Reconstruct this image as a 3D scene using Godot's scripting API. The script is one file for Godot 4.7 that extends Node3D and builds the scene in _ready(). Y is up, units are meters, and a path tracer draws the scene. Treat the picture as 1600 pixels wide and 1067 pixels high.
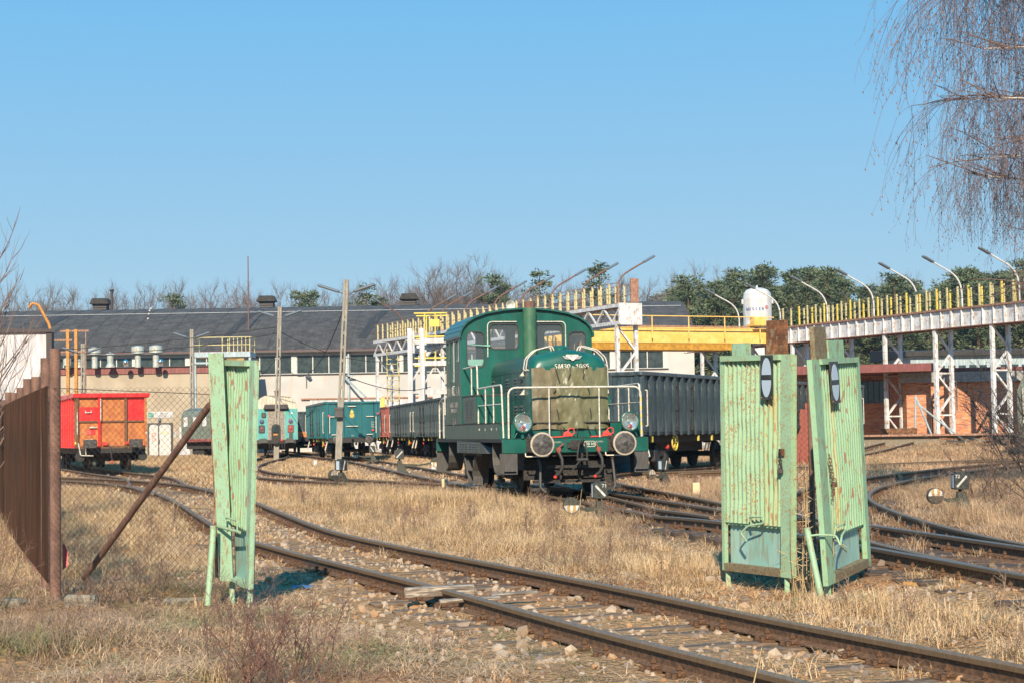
extends Node3D
# A railway yard seen through an old gate. x to the right, y up, the camera looks towards -z; "depth" below is -z in metres.

class MB:
	var v := PackedVector3Array()
	var n := PackedVector3Array()
	var c := PackedColorArray()
	var col := Color.WHITE
	var tint := false
	func vert(p: Vector3, m: Vector3) -> void:
		v.append(p)
		n.append(m)
		if tint: c.append(col)
	func tri(a: Vector3, b: Vector3, d: Vector3) -> void:
		var m := (b - a).cross(d - a).normalized()
		vert(a, m); vert(d, m); vert(b, m)
	func quad(a: Vector3, b: Vector3, d: Vector3, e: Vector3) -> void:
		tri(a, b, d); tri(a, d, e)
	func trin(a: Vector3, b: Vector3, d: Vector3, na: Vector3, nb: Vector3, nd: Vector3) -> void:
		vert(a, na); vert(d, nd); vert(b, nb)
	func quadn(a: Vector3, b: Vector3, d: Vector3, e: Vector3, na: Vector3, nb: Vector3, nd: Vector3, ne: Vector3) -> void:
		trin(a, b, d, na, nb, nd); trin(a, d, e, na, nd, ne)
	func trio(a: Vector3, b: Vector3, d: Vector3, o: Vector3) -> void:
		if (b - a).cross(d - a).dot(a + b + d - o * 3.0) >= 0.0: tri(a, b, d)
		else: tri(a, d, b)
	func quado(a: Vector3, b: Vector3, d: Vector3, e: Vector3, o: Vector3) -> void:
		trio(a, b, d, o); trio(a, d, e, o)
	func hexa(p: Array, o: Vector3) -> void:   # eight corners, index = x + 2y + 4z
		for f in [[0, 2, 6, 4], [1, 3, 7, 5], [0, 1, 5, 4], [2, 3, 7, 6], [0, 1, 3, 2], [4, 5, 7, 6]]:
			quado(p[f[0]], p[f[1]], p[f[2]], p[f[3]], o)
	func box(o: Vector3, s: Vector3, b := Basis.IDENTITY) -> void:
		var p := []
		for k in 8: p.append(o + b * (s * 0.5 * Vector3(1 if k & 1 else -1, 1 if k & 2 else -1, 1 if k & 4 else -1)))
		hexa(p, o)
	func span(a: Vector3, b: Vector3) -> void:
		box((a + b) * 0.5, (b - a).abs())
	func cbox(o: Vector3, s: Vector3, ch: float, b := Basis.IDENTITY) -> void:
		var h := s * 0.5
		var q := func(x: float, y: float, z: float, a: int) -> Vector3:
			var p := Vector3(x * h.x, y * h.y, z * h.z)
			for k in 3:
				if k != a: p[k] -= ch * signf(p[k])
			return o + b * p
		for a in 3:
			var e := (a + 1) % 3
			var f := (a + 2) % 3
			for s1 in [-1.0, 1.0]:
				var w := []
				for u in [[-1, -1], [1, -1], [1, 1], [-1, 1]]:
					var d := Vector3.ZERO
					d[a] = s1; d[e] = u[0]; d[f] = u[1]
					w.append(q.call(d.x, d.y, d.z, a))
				quado(w[0], w[1], w[2], w[3], o)
				for s2 in [-1.0, 1.0]:
					var lo := Vector3.ZERO
					lo[a] = s1; lo[e] = s2; lo[f] = -1
					var hi := lo
					hi[f] = 1
					quado(q.call(lo.x, lo.y, lo.z, a), q.call(hi.x, hi.y, hi.z, a), q.call(hi.x, hi.y, hi.z, e), q.call(lo.x, lo.y, lo.z, e), o)
		for k in 8:
			var d := Vector3(1 if k & 1 else -1, 1 if k & 2 else -1, 1 if k & 4 else -1)
			trio(q.call(d.x, d.y, d.z, 0), q.call(d.x, d.y, d.z, 1), q.call(d.x, d.y, d.z, 2), o)
	func bar(a: Vector3, b: Vector3, w: float, h: float, up := Vector3.UP) -> void:
		var z := (b - a).normalized()
		var x := up.cross(z)
		if x.length() < 0.01: x = Vector3.RIGHT.cross(z)
		x = x.normalized()
		box((a + b) * 0.5, Vector3(w, h, (b - a).length()), Basis(x, z.cross(x), z))
	func tube(p: Array, r, k := 8, caps := true) -> void:
		var x := Vector3.ZERO
		var rings := []
		var nn := []
		for i in p.size():
			var t: Vector3 = (p[mini(i + 1, p.size() - 1)] - p[maxi(i - 1, 0)]).normalized()
			if i == 0: x = t.cross(Vector3.UP if absf(t.y) < 0.9 else Vector3.RIGHT).normalized()
			else: x = (x - t * x.dot(t)).normalized()
			var y := t.cross(x)
			var rad: float = r[i] if r is Array else r
			var ring := []
			var rn := []
			for j in k:
				var d := x * cos(TAU * j / k) + y * sin(TAU * j / k)
				ring.append(p[i] + d * rad)
				rn.append(d)
			rings.append(ring); nn.append(rn)
		for i in p.size() - 1:
			for j in k:
				var l := (j + 1) % k
				quadn(rings[i][j], rings[i][l], rings[i + 1][l], rings[i + 1][j], nn[i][j], nn[i][l], nn[i + 1][l], nn[i + 1][j])
		if caps and k > 3:
			for e in [0, p.size() - 1]:
				for j in range(1, k - 1):
					if e == 0: tri(rings[0][0], rings[0][j + 1], rings[0][j])
					else: tri(rings[e][0], rings[e][j], rings[e][j + 1])
	func lathe(prof: Array, xf: Transform3D, k := 16) -> void:   # Vector2(radius, along y), going up = outside
		for i in prof.size() - 1:
			var a: Vector2 = prof[i]
			var b: Vector2 = prof[i + 1]
			var d := (b - a).normalized()
			for j in k:
				var t0 := TAU * j / k
				var t1 := TAU * (j + 1) / k
				var e0 := Vector3(cos(t0), 0, -sin(t0))
				var e1 := Vector3(cos(t1), 0, -sin(t1))
				var n0 := (xf.basis * (e0 * d.y + Vector3.UP * -d.x)).normalized()
				var n1 := (xf.basis * (e1 * d.y + Vector3.UP * -d.x)).normalized()
				var p := xf * (e0 * a.x + Vector3.UP * a.y)
				var q := xf * (e1 * a.x + Vector3.UP * a.y)
				var r := xf * (e1 * b.x + Vector3.UP * b.y)
				var s := xf * (e0 * b.x + Vector3.UP * b.y)
				if b.x > 1e-5: trin(p, r, s, n0, n1, n0)
				if a.x > 1e-5: trin(p, q, r, n0, n1, n1)
	func cyl(a: Vector3, b: Vector3, r: float, k := 12) -> void:
		tube([a, b], r, k)
	func prism(poly: PackedVector2Array, xf: Transform3D, z0: float, z1: float) -> void:
		var g := poly
		if Geometry2D.is_polygon_clockwise(g):
			g = g.duplicate()
			g.reverse()
		var m := g.size()
		for i in m:
			var a := g[i]
			var b := g[(i + 1) % m]
			quad(xf * Vector3(a.x, a.y, z0), xf * Vector3(b.x, b.y, z0), xf * Vector3(b.x, b.y, z1), xf * Vector3(a.x, a.y, z1))
		var t := Geometry2D.triangulate_polygon(g)
		for i in range(0, t.size(), 3):
			var a := g[t[i]]
			var b := g[t[i + 1]]
			var d := g[t[i + 2]]
			if (b - a).cross(d - a) < 0.0:
				var w := b
				b = d
				d = w
			tri(xf * Vector3(a.x, a.y, z1), xf * Vector3(b.x, b.y, z1), xf * Vector3(d.x, d.y, z1))
			tri(xf * Vector3(a.x, a.y, z0), xf * Vector3(d.x, d.y, z0), xf * Vector3(b.x, b.y, z0))
	func ball(o: Vector3, r: Vector3, k := 10) -> void:
		var h := k / 2
		for i in h:
			for j in k:
				var w := []
				for u in [[i, j], [i, j + 1], [i + 1, j + 1], [i + 1, j]]:
					var la: float = PI * u[0] / h - PI * 0.5
					var lo: float = TAU * u[1] / k
					w.append(Vector3(cos(la) * cos(lo), sin(la), -cos(la) * sin(lo)))
				if i > 0: trin(o + w[0] * r, o + w[1] * r, o + w[2] * r, (w[0] / r).normalized(), (w[1] / r).normalized(), (w[2] / r).normalized())
				if i < h - 1: trin(o + w[0] * r, o + w[2] * r, o + w[3] * r, (w[0] / r).normalized(), (w[2] / r).normalized(), (w[3] / r).normalized())
				elif i == h - 1: trin(o + w[0] * r, o + w[1] * r, o + w[2] * r, w[0], w[1], w[2])
	func sweep(prof: PackedVector2Array, fr: Array) -> void:   # a closed counter-clockwise profile along frames (Transform3D, z back along the way)
		var m := prof.size()
		for i in fr.size() - 1:
			var a: Transform3D = fr[i]
			var b: Transform3D = fr[i + 1]
			for j in m:
				var p := prof[j]
				var q := prof[(j + 1) % m]
				quad(a * Vector3(p.x, p.y, 0), a * Vector3(q.x, q.y, 0), b * Vector3(q.x, q.y, 0), b * Vector3(p.x, p.y, 0))
		for e in [0, fr.size() - 1]:
			var t := Geometry2D.triangulate_polygon(prof)
			for i in range(0, t.size(), 3):
				var a: Transform3D = fr[e]
				tri(a * Vector3(prof[t[i]].x, prof[t[i]].y, 0), a * Vector3(prof[t[i + 1]].x, prof[t[i + 1]].y, 0), a * Vector3(prof[t[i + 2]].x, prof[t[i + 2]].y, 0))
	func mesh() -> ArrayMesh:
		var a := []
		a.resize(Mesh.ARRAY_MAX)
		a[Mesh.ARRAY_VERTEX] = v
		a[Mesh.ARRAY_NORMAL] = n
		if tint: a[Mesh.ARRAY_COLOR] = c
		var m := ArrayMesh.new()
		m.add_surface_from_arrays(Mesh.PRIMITIVE_TRIANGLES, a)
		return m

const DRAFT := false
var rng := RandomNumberGenerator.new()
var M := {}
var taken := {}
var fnl := FastNoiseLite.new()
var dgrid := PackedFloat32Array()

func V(x: float, y: float, depth: float) -> Vector3:
	return Vector3(x, y, -depth)

func C(r: float, g: float, b: float) -> Color:   # a linear base colour as the sRGB value that Godot wants
	return Color(r, g, b).linear_to_srgb()

func called_name(parent: Node, called: String) -> String:
	var k := str(parent.get_instance_id()) + called
	var i: int = taken.get(k, 0)
	taken[k] = i + 1
	return called if i == 0 else "%s_%03d" % [called, i]

func put(called: String, mesh: Mesh, mat: Material, parent: Node = self, at := Transform3D.IDENTITY) -> MeshInstance3D:
	var o := MeshInstance3D.new()
	o.name = called_name(parent, called)
	o.mesh = mesh
	o.material_override = mat
	o.transform = at
	parent.add_child(o, true)
	return o

func obj(called: String, b: MB, mat: Material, parent: Node = self) -> MeshInstance3D:
	return put(called, b.mesh(), mat, parent)

func tag(o: Node, label: String, category := "", group := "", kind := "") -> Node:
	if label: o.set_meta("label", label)
	if category: o.set_meta("category", category)
	if group: o.set_meta("group", group)
	if kind: o.set_meta("kind", kind)
	return o

func thing(called: String, label: String, category: String, at := Vector3.ZERO, yaw := 0.0, group := "") -> Node3D:
	var o := Node3D.new()
	o.name = called_name(self, called)
	add_child(o, true)
	o.position = at
	o.rotation_degrees.y = yaw
	tag(o, label, category, group)
	return o

func copy(o: Node3D, called: String, label: String, at: Vector3, yaw := 0.0, group := "") -> Node3D:
	var r: Node3D = o.duplicate()
	r.name = called_name(self, called)
	add_child(r, true)
	r.position = at
	r.rotation_degrees.y = yaw
	tag(r, label, "", group)
	return r

func words(text: String, size: float, depth: float, mat: Material, parent: Node, at: Transform3D, called := "lettering", face := "Droid Sans", weight := 400) -> MeshInstance3D:
	var t := TextMesh.new()
	var f := SystemFont.new()
	f.font_names = PackedStringArray([face])
	f.font_weight = weight
	t.font = f
	t.text = text
	t.font_size = 32
	t.pixel_size = size / 23.0      # size = height of a capital letter
	t.depth = depth
	t.curve_step = 2.0
	return put(called, t, mat, parent, at)

# --- procedural textures -------------------------------------------------------------------------------------------------
# a layer: [seed, frequency, octaves, stretch in v, low, high, colour at low, colour at high, strength]; the first one is the base
func noise_bytes(w: int, sd: int, fq: float, oc: int, stretch: float) -> PackedByteArray:
	var f := FastNoiseLite.new()
	f.noise_type = FastNoiseLite.TYPE_SIMPLEX_SMOOTH
	f.seed = sd
	f.frequency = fq
	f.fractal_octaves = oc
	f.fractal_type = FastNoiseLite.FRACTAL_FBM if oc > 1 else FastNoiseLite.FRACTAL_NONE
	var h := maxi(8, int(w / stretch)) if stretch >= 1.0 else w
	var ww := w if stretch >= 1.0 else maxi(8, int(w * stretch))
	var im := f.get_seamless_image(ww, h, false, false, 0.2)
	if im.get_format() != Image.FORMAT_L8: im.convert(Image.FORMAT_L8)
	if h != w or ww != w: im.resize(w, w, Image.INTERPOLATE_CUBIC)
	return im.get_data()

func paint(w: int, layers: Array) -> ImageTexture:
	var px := PackedByteArray()
	px.resize(w * w * 3)
	var first := true
	for l in layers:
		var nb := noise_bytes(w, l[0], l[1], l[2], l[3])
		var la := PackedFloat32Array()
		var lr := PackedFloat32Array()
		var lg := PackedFloat32Array()
		var lb := PackedFloat32Array()
		for i in 256:
			var t := smoothstep(l[4], l[5], i / 255.0)
			var k: Color = (l[6] as Color).lerp(l[7], t)
			k = k.linear_to_srgb()
			la.append(1.0 if first else t * l[8])
			lr.append(k.r * 255.0); lg.append(k.g * 255.0); lb.append(k.b * 255.0)
		for i in w * w:
			var s := nb[i]
			var a := la[s]
			if a <= 0.004: continue
			var j := i * 3
			px[j] = int(px[j] + (lr[s] - px[j]) * a)
			px[j + 1] = int(px[j + 1] + (lg[s] - px[j + 1]) * a)
			px[j + 2] = int(px[j + 2] + (lb[s] - px[j + 2]) * a)
		first = false
	var im := Image.create_from_data(w, w, false, Image.FORMAT_RGB8, px)
	return ImageTexture.create_from_image(im)

func grey(w: int, sd: int, fq: float, oc: int, stretch: float, lo: float, hi: float, a: float, b: float) -> ImageTexture:
	return paint(w, [[sd, fq, oc, stretch, lo, hi, Color(a, a, a), Color(b, b, b), 1.0]])

func mat(called: String, col: Color, rough: float, metal := 0.0, tx: Texture2D = null, scale := Vector3.ONE, world := false, bump: Texture2D = null, depth := 0.0) -> StandardMaterial3D:
	var m := StandardMaterial3D.new()
	m.resource_name = called
	m.albedo_color = col.linear_to_srgb()
	m.roughness = rough
	m.metallic = metal
	if tx:
		m.albedo_texture = tx
		m.uv1_triplanar = true
		m.uv1_world_triplanar = world
		m.uv1_scale = scale
	if bump:
		m.heightmap_enabled = true
		m.heightmap_texture = bump
		m.heightmap_scale = depth
	M[called] = m
	return m

func ground_y(x: float, d: float) -> float:
	var t := maxf(smoothstep(22.0, 40.0, d), smoothstep(2.4, 4.0, x))
	return lerpf(-0.17, -0.02, t) + 0.55 * smoothstep(74.0, 96.0, d) * smoothstep(13.0, 21.0, x)

func bumps(x: float, d: float) -> float:
	var k := clampf((near_track(x, d) - 1.3) / 1.2, 0.12, 1.0)
	return fnl.get_noise_2d(x * 6.0, d * 6.0) * 0.16 * k + fnl.get_noise_2d(x * 40.0 + 300.0, d * 40.0) * 0.05

func soil_y(x: float, d: float) -> float:
	return ground_y(x, d) + bumps(x, d) + 0.024 * (1.0 - smoothstep(0.9, 1.7, near_track(x, d)))

const GX := 36.0
const GW := 144
const GD := 260
func near_track(x: float, d: float) -> float:   # metres to the middle of the nearest track, from a grid of half metres
	var i := int((x + GX) * 2.0)
	var j := int(d * 2.0)
	if i < 0 or j < 0 or i >= GW or j >= GD: return 9.0
	return dgrid[j * GW + i]
func make_materials() -> void:
	var w := Color.WHITE
	var spots := paint(512, [[3, 0.012, 4, 1.0, 0.25, 0.8, Color(0.62, 0.62, 0.62), Color(1, 1, 1), 1.0], [5, 0.09, 3, 1.0, 0.6, 0.75, Color(0.6, 0.58, 0.55), Color(0.5, 0.47, 0.42), 0.45]])
	var streak := paint(512, [[7, 0.03, 4, 8.0, 0.25, 0.8, Color(0.68, 0.68, 0.68), Color(1, 1, 1), 1.0], [8, 0.012, 3, 1.0, 0.5, 0.8, Color(0.75, 0.73, 0.7), Color(0.7, 0.67, 0.62), 0.5]])
	var relief := grey(512, 21, 0.05, 4, 1.0, 0.2, 0.8, 0.0, 1.0)
	# the ground under everything
	var soil := paint(1024, [[11, 0.008, 5, 1.0, 0.25, 0.75, Color(0.20, 0.13, 0.075), Color(0.34, 0.235, 0.14), 1.0],
		[12, 0.06, 4, 1.0, 0.52, 0.7, Color(0.16, 0.11, 0.07), Color(0.10, 0.07, 0.045), 0.75],
		[13, 0.10, 2, 1.0, 0.66, 0.74, Color(0.5, 0.4, 0.27), Color(0.55, 0.45, 0.32), 0.8],
		[14, 0.14, 2, 1.0, 0.68, 0.76, Color(0.42, 0.34, 0.25), Color(0.5, 0.42, 0.32), 0.8]])
	mat("soil", Color(1.27, 0.99, 0.74), 0.95, 0.0, soil, Vector3.ONE * 0.45, true, relief, 3.0).vertex_color_use_as_albedo = true
	mat("grass", w, 0.85).vertex_color_use_as_albedo = true
	M.grass.backlight_enabled = true
	M.grass.backlight = Color(0.3, 0.3, 0.3)
	mat("stone", w, 0.92, 0.0, spots, Vector3.ONE * 3.0).vertex_color_use_as_albedo = true
	# railway iron and timber
	var rust := paint(512, [[31, 0.02, 5, 1.0, 0.25, 0.75, Color(0.075, 0.04, 0.022), Color(0.19, 0.10, 0.05), 1.0], [32, 0.1, 3, 1.0, 0.6, 0.8, Color(0.27, 0.13, 0.05), Color(0.3, 0.15, 0.06), 0.6]])
	mat("rail_side", w, 0.82, 0.0, rust, Vector3.ONE * 1.5, true)
	mat("rail_top", Color(0.24, 0.155, 0.085), 0.5, 0.15, streak, Vector3(2, 2, 2), true)
	mat("rail_worn", Color(0.23, 0.165, 0.11), 0.38, 0.4, streak, Vector3(2, 2, 2), true)
	mat("fastening", Color(0.85, 0.8, 0.75), 0.88, 0.0, rust, Vector3.ONE * 4.0)
	var wood := paint(512, [[41, 0.03, 5, 0.1, 0.25, 0.75, Color(0.075, 0.058, 0.045), Color(0.23, 0.19, 0.15), 1.0], [42, 0.05, 3, 0.05, 0.6, 0.7, Color(0.05, 0.04, 0.03), Color(0.03, 0.025, 0.02), 0.8], [43, 0.01, 3, 1.0, 0.5, 0.8, Color(0.10, 0.075, 0.055), Color(0.07, 0.055, 0.04), 0.6]])
	mat("sleeper", Color(1.3, 1.05, 0.82), 0.9, 0.0, wood, Vector3.ONE * 1.1)
	mat("sleeper_oily", Color(0.62, 0.48, 0.37), 0.75, 0.0, wood, Vector3.ONE * 1.1)
	mat("board", Color(2.2, 2.2, 2.2), 0.85, 0.0, wood, Vector3.ONE * 1.6)
	mat("concrete", Color(0.42, 0.40, 0.36), 0.9, 0.0, spots, Vector3.ONE * 0.8)
	mat("old_concrete", Color(0.36, 0.33, 0.28), 0.92, 0.0, streak, Vector3.ONE * 0.9, false, relief, 0.6)
	mat("slab", Color(0.30, 0.26, 0.20), 0.92, 0.0, spots, Vector3.ONE * 1.6, false, relief, 0.8)
	# the gate: peeling green paint over red primer and rust
	var g1 := Color(0.255, 0.43, 0.275)
	var peel := func(sd: int, amount: float, base: Color, base2: Color, rusty: float) -> ImageTexture:
		return paint(1024, [[sd, 0.006, 4, 3.0, 0.25, 0.75, base, base2, 1.0],
			[sd + 1, 0.02, 4, 6.0, 0.62, 0.8, Color(0.27, 0.37, 0.16), Color(0.30, 0.36, 0.14), 0.55],
			[sd + 2, 0.028, 4, 6.0, amount, amount + 0.03, Color(0.30, 0.085, 0.05), Color(0.26, 0.09, 0.055), 0.95],
			[sd + 3, 0.06, 4, 2.2, rusty, rusty + 0.05, Color(0.44, 0.22, 0.05), Color(0.36, 0.13, 0.04), 0.9],
			[sd + 9, 0.007, 3, 2.2, 0.44, 0.56, base.lerp(base2, 0.4), base.lerp(base2, 0.6), 0.88],
			[sd + 4, 0.09, 2, 1.0, 0.77, 0.8, Color(0.12, 0.06, 0.03), Color(0.1, 0.05, 0.03), 0.8]])
	mat("gate_green", w, 0.55, 0.0, peel.call(51, 0.70, g1, Color(0.31, 0.49, 0.335), 0.70), Vector3.ONE * 0.9)
	mat("gate_green_peeled", w, 0.58, 0.0, peel.call(61, 0.675, Color(0.225, 0.40, 0.235), Color(0.285, 0.46, 0.285), 0.77), Vector3.ONE * 0.9)
	mat("gate_green_rusty", w, 0.58, 0.0, peel.call(71, 0.80, Color(0.27, 0.44, 0.275), Color(0.32, 0.49, 0.32), 0.615), Vector3.ONE * 0.9)
	mat("gate_stained", w, 0.6, 0.0, paint(512, [[76, 0.012, 3, 14.0, 0.3, 0.7, Color(0.30, 0.45, 0.27), Color(0.39, 0.40, 0.19), 1.0], [77, 0.05, 4, 4.0, 0.6, 0.75, Color(0.42, 0.22, 0.06), Color(0.36, 0.15, 0.05), 0.8]]), Vector3.ONE * 0.9)
	mat("gate_blue", w, 0.6, 0.0, paint(512, [[81, 0.006, 4, 3.0, 0.25, 0.75, Color(0.24, 0.42, 0.36), Color(0.31, 0.48, 0.42), 1.0], [82, 0.03, 3, 8.0, 0.62, 0.8, Color(0.3, 0.24, 0.12), Color(0.25, 0.15, 0.07), 0.6]]), Vector3.ONE * 0.9)
	mat("rust", w, 0.85, 0.0, paint(512, [[91, 0.012, 5, 2.0, 0.25, 0.75, Color(0.13, 0.05, 0.022), Color(0.28, 0.115, 0.045), 1.0], [92, 0.05, 3, 1.0, 0.62, 0.7, Color(0.07, 0.035, 0.02), Color(0.05, 0.03, 0.02), 0.8], [93, 0.012, 3, 3.0, 0.66, 0.72, Color(0.35, 0.32, 0.22), Color(0.35, 0.32, 0.22), 0.7]]), Vector3.ONE * 1.8, false, relief, 0.3)
	mat("rusty_green", w, 0.8, 0.0, paint(512, [[95, 0.02, 5, 2.0, 0.25, 0.75, Color(0.16, 0.14, 0.075), Color(0.24, 0.22, 0.13), 1.0], [96, 0.04, 3, 2.0, 0.56, 0.62, Color(0.2, 0.08, 0.03), Color(0.15, 0.06, 0.03), 0.9]]), Vector3.ONE * 1.8)
	mat("pipe_rust", w, 0.8, 0.0, paint(512, [[101, 0.01, 4, 2.0, 0.25, 0.75, Color(0.14, 0.075, 0.055), Color(0.22, 0.12, 0.085), 1.0], [102, 0.07, 3, 1.0, 0.6, 0.75, Color(0.09, 0.045, 0.03), Color(0.07, 0.035, 0.025), 0.7]]), Vector3.ONE * 1.3)
	mat("wire", w, 0.8, 0.0, paint(256, [[105, 0.02, 4, 3.0, 0.25, 0.75, Color(0.06, 0.034, 0.026), Color(0.135, 0.062, 0.036), 1.0]]), Vector3.ONE * 0.5)
	mat("wire_grey", Color(0.045, 0.035, 0.03), 0.75)
	# rolling stock
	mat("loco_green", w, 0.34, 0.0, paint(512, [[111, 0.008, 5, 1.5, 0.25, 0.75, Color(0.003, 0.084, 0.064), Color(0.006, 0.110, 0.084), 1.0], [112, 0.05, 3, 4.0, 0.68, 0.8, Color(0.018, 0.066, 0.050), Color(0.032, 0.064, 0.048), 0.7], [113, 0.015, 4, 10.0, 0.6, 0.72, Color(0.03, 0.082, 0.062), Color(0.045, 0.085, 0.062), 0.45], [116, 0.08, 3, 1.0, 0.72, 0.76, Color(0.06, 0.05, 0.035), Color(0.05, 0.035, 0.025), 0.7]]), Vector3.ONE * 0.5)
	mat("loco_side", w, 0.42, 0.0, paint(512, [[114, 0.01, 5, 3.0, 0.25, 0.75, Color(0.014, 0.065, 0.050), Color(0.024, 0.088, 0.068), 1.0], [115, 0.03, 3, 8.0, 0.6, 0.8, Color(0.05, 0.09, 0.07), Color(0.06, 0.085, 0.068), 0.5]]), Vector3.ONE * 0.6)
	mat("loco_roof", Color(0.02, 0.10, 0.085), 0.3)
	mat("stack_green", w, 0.45, 0.0, paint(512, [[117, 0.008, 4, 2.0, 0.25, 0.75, Color(0.03, 0.12, 0.07), Color(0.06, 0.15, 0.08), 1.0], [118, 0.05, 3, 1.0, 0.7, 0.76, Color(0.2, 0.16, 0.1), Color(0.15, 0.12, 0.09), 0.8]]), Vector3.ONE * 1.2)
	mat("under", w, 0.75, 0.0, paint(512, [[121, 0.02, 5, 1.0, 0.25, 0.75, Color(0.014, 0.013, 0.012), Color(0.036, 0.033, 0.03), 1.0], [122, 0.06, 3, 2.0, 0.6, 0.75, Color(0.1, 0.085, 0.07), Color(0.12, 0.1, 0.08), 0.6]]), Vector3.ONE * 1.2)
	mat("frame_grey", Color(0.085, 0.08, 0.074), 0.6, 0.0, streak, Vector3.ONE * 1.5)
	mat("buffer_face", w, 0.55, 0.2, paint(256, [[125, 0.02, 5, 1.0, 0.25, 0.75, Color(0.035, 0.033, 0.031), Color(0.10, 0.093, 0.086), 1.0]]), Vector3.ONE * 1.6)
	mat("rail_white", Color(0.72, 0.68, 0.58), 0.45, 0.0, spots, Vector3.ONE * 2.0)
	mat("rim_cream", Color(0.52, 0.44, 0.34), 0.6, 0.0, spots, Vector3.ONE * 4.0)
	mat("white_paint", Color(0.68, 0.67, 0.63), 0.5, 0.0, spots, Vector3.ONE * 1.2)
	mat("cream_paint", Color(0.70, 0.64, 0.50), 0.6)
	mat("lamp_glass", Color(0.70, 0.76, 0.70), 0.16, 0.9)
	mat("lamp_red", Color(0.28, 0.02, 0.03), 0.2)
	mat("red", Color(0.62, 0.05, 0.035), 0.5)
	mat("valve_red", Color(0.33, 0.08, 0.05), 0.6, 0.0, spots, Vector3.ONE * 5.0)
	mat("hose", Color(0.035, 0.033, 0.032), 0.55)
	mat("emblem_grey", Color(0.30, 0.30, 0.29), 0.4, 0.4)
	var tarp := func(sd: int, a: Color, b: Color) -> ImageTexture:
		return paint(512, [[sd, 0.01, 5, 1.5, 0.25, 0.75, a, b, 1.0], [sd + 1, 0.05, 3, 1.0, 0.64, 0.76, Color(0.24, 0.16, 0.08), Color(0.22, 0.15, 0.08), 0.45], [sd + 2, 0.1, 2, 1.0, 0.7, 0.8, Color(0.12, 0.11, 0.06), Color(0.1, 0.1, 0.05), 0.5]])
	mat("tarp_left", w, 0.42, 0.0, tarp.call(131, Color(0.13, 0.11, 0.062), Color(0.18, 0.152, 0.09)), Vector3.ONE * 0.8)
	mat("tarp_mid", w, 0.36, 0.0, tarp.call(134, Color(0.125, 0.125, 0.065), Color(0.175, 0.17, 0.092)), Vector3.ONE * 0.8)
	mat("tarp_right", w, 0.45, 0.0, tarp.call(137, Color(0.115, 0.12, 0.064), Color(0.155, 0.158, 0.085)), Vector3.ONE * 0.8)
	mat("cab_inside", Color(0.16, 0.15, 0.13), 0.8)
	mat("desk", Color(0.18, 0.42, 0.33), 0.6)
	var gl := mat("glass", Color(0.5, 0.55, 0.55), 0.04)
	gl.transparency = BaseMaterial3D.TRANSPARENCY_ALPHA
	gl.albedo_color.a = 0.05
	mat("dark_glass", Color(0.05, 0.075, 0.08), 0.08, 0.0, spots, Vector3.ONE * 0.25)
	mat("hall_glass", Color(0.055, 0.075, 0.075), 0.12, 0.0, spots, Vector3.ONE * 0.22, true)
	mat("wagon_grey", w, 0.4, 0.0, paint(512, [[141, 0.01, 5, 4.0, 0.25, 0.75, Color(0.024, 0.045, 0.055), Color(0.048, 0.072, 0.084), 1.0], [142, 0.03, 4, 6.0, 0.64, 0.78, Color(0.2, 0.22, 0.23), Color(0.24, 0.25, 0.25), 0.5]]), Vector3.ONE * 0.6)
	mat("wagon_teal", w, 0.35, 0.0, paint(512, [[144, 0.008, 5, 2.0, 0.25, 0.75, Color(0.012, 0.105, 0.12), Color(0.022, 0.135, 0.15), 1.0]]), Vector3.ONE * 0.4)
	mat("wagon_brown", w, 0.6, 0.0, paint(512, [[147, 0.02, 5, 3.0, 0.25, 0.75, Color(0.23, 0.055, 0.045), Color(0.33, 0.09, 0.07), 1.0], [148, 0.06, 3, 1.0, 0.6, 0.7, Color(0.1, 0.04, 0.03), Color(0.1, 0.04, 0.03), 0.7]]), Vector3.ONE * 0.6)
	mat("red_paint", w, 0.4, 0.0, paint(512, [[151, 0.01, 5, 2.0, 0.25, 0.75, Color(0.66, 0.018, 0.022), Color(0.82, 0.035, 0.035), 1.0], [152, 0.03, 4, 2.0, 0.68, 0.76, Color(0.45, 0.12, 0.06), Color(0.4, 0.12, 0.05), 0.5]]), Vector3.ONE * 0.7)
	mat("orange_paint", w, 0.55, 0.0, paint(512, [[154, 0.01, 5, 2.0, 0.25, 0.75, Color(0.42, 0.13, 0.04), Color(0.54, 0.19, 0.05), 1.0], [155, 0.02, 4, 2.0, 0.66, 0.9, Color(0.30, 0.12, 0.04), Color(0.26, 0.10, 0.04), 0.5]]), Vector3.ONE * 0.6)
	mat("rust_wall", Color(0.20, 0.10, 0.05), 0.75, 0.0, streak, Vector3.ONE)
	mat("coach_turquoise", w, 0.5, 0.0, paint(512, [[157, 0.01, 5, 3.0, 0.25, 0.75, Color(0.085, 0.32, 0.32), Color(0.12, 0.38, 0.37), 1.0], [158, 0.02, 4, 3.0, 0.66, 0.72, Color(0.05, 0.5, 0.2), Color(0.05, 0.5, 0.2), 0.6]]), Vector3.ONE * 0.6)
	mat("coach_cream", Color(0.66, 0.58, 0.45), 0.65, 0.0, streak, Vector3.ONE * 0.5)
	mat("coach_board", Color(0.34, 0.29, 0.24), 0.8, 0.0, spots, Vector3.ONE * 0.7)
	mat("coach_green", Color(0.17, 0.20, 0.165), 0.6, 0.0, streak, Vector3.ONE * 0.5)
	mat("yellow", Color(0.72, 0.54, 0.09), 0.5)
	mat("pale_yellow", Color(0.70, 0.60, 0.30), 0.6, 0.0, spots, Vector3.ONE * 0.8)
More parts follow.
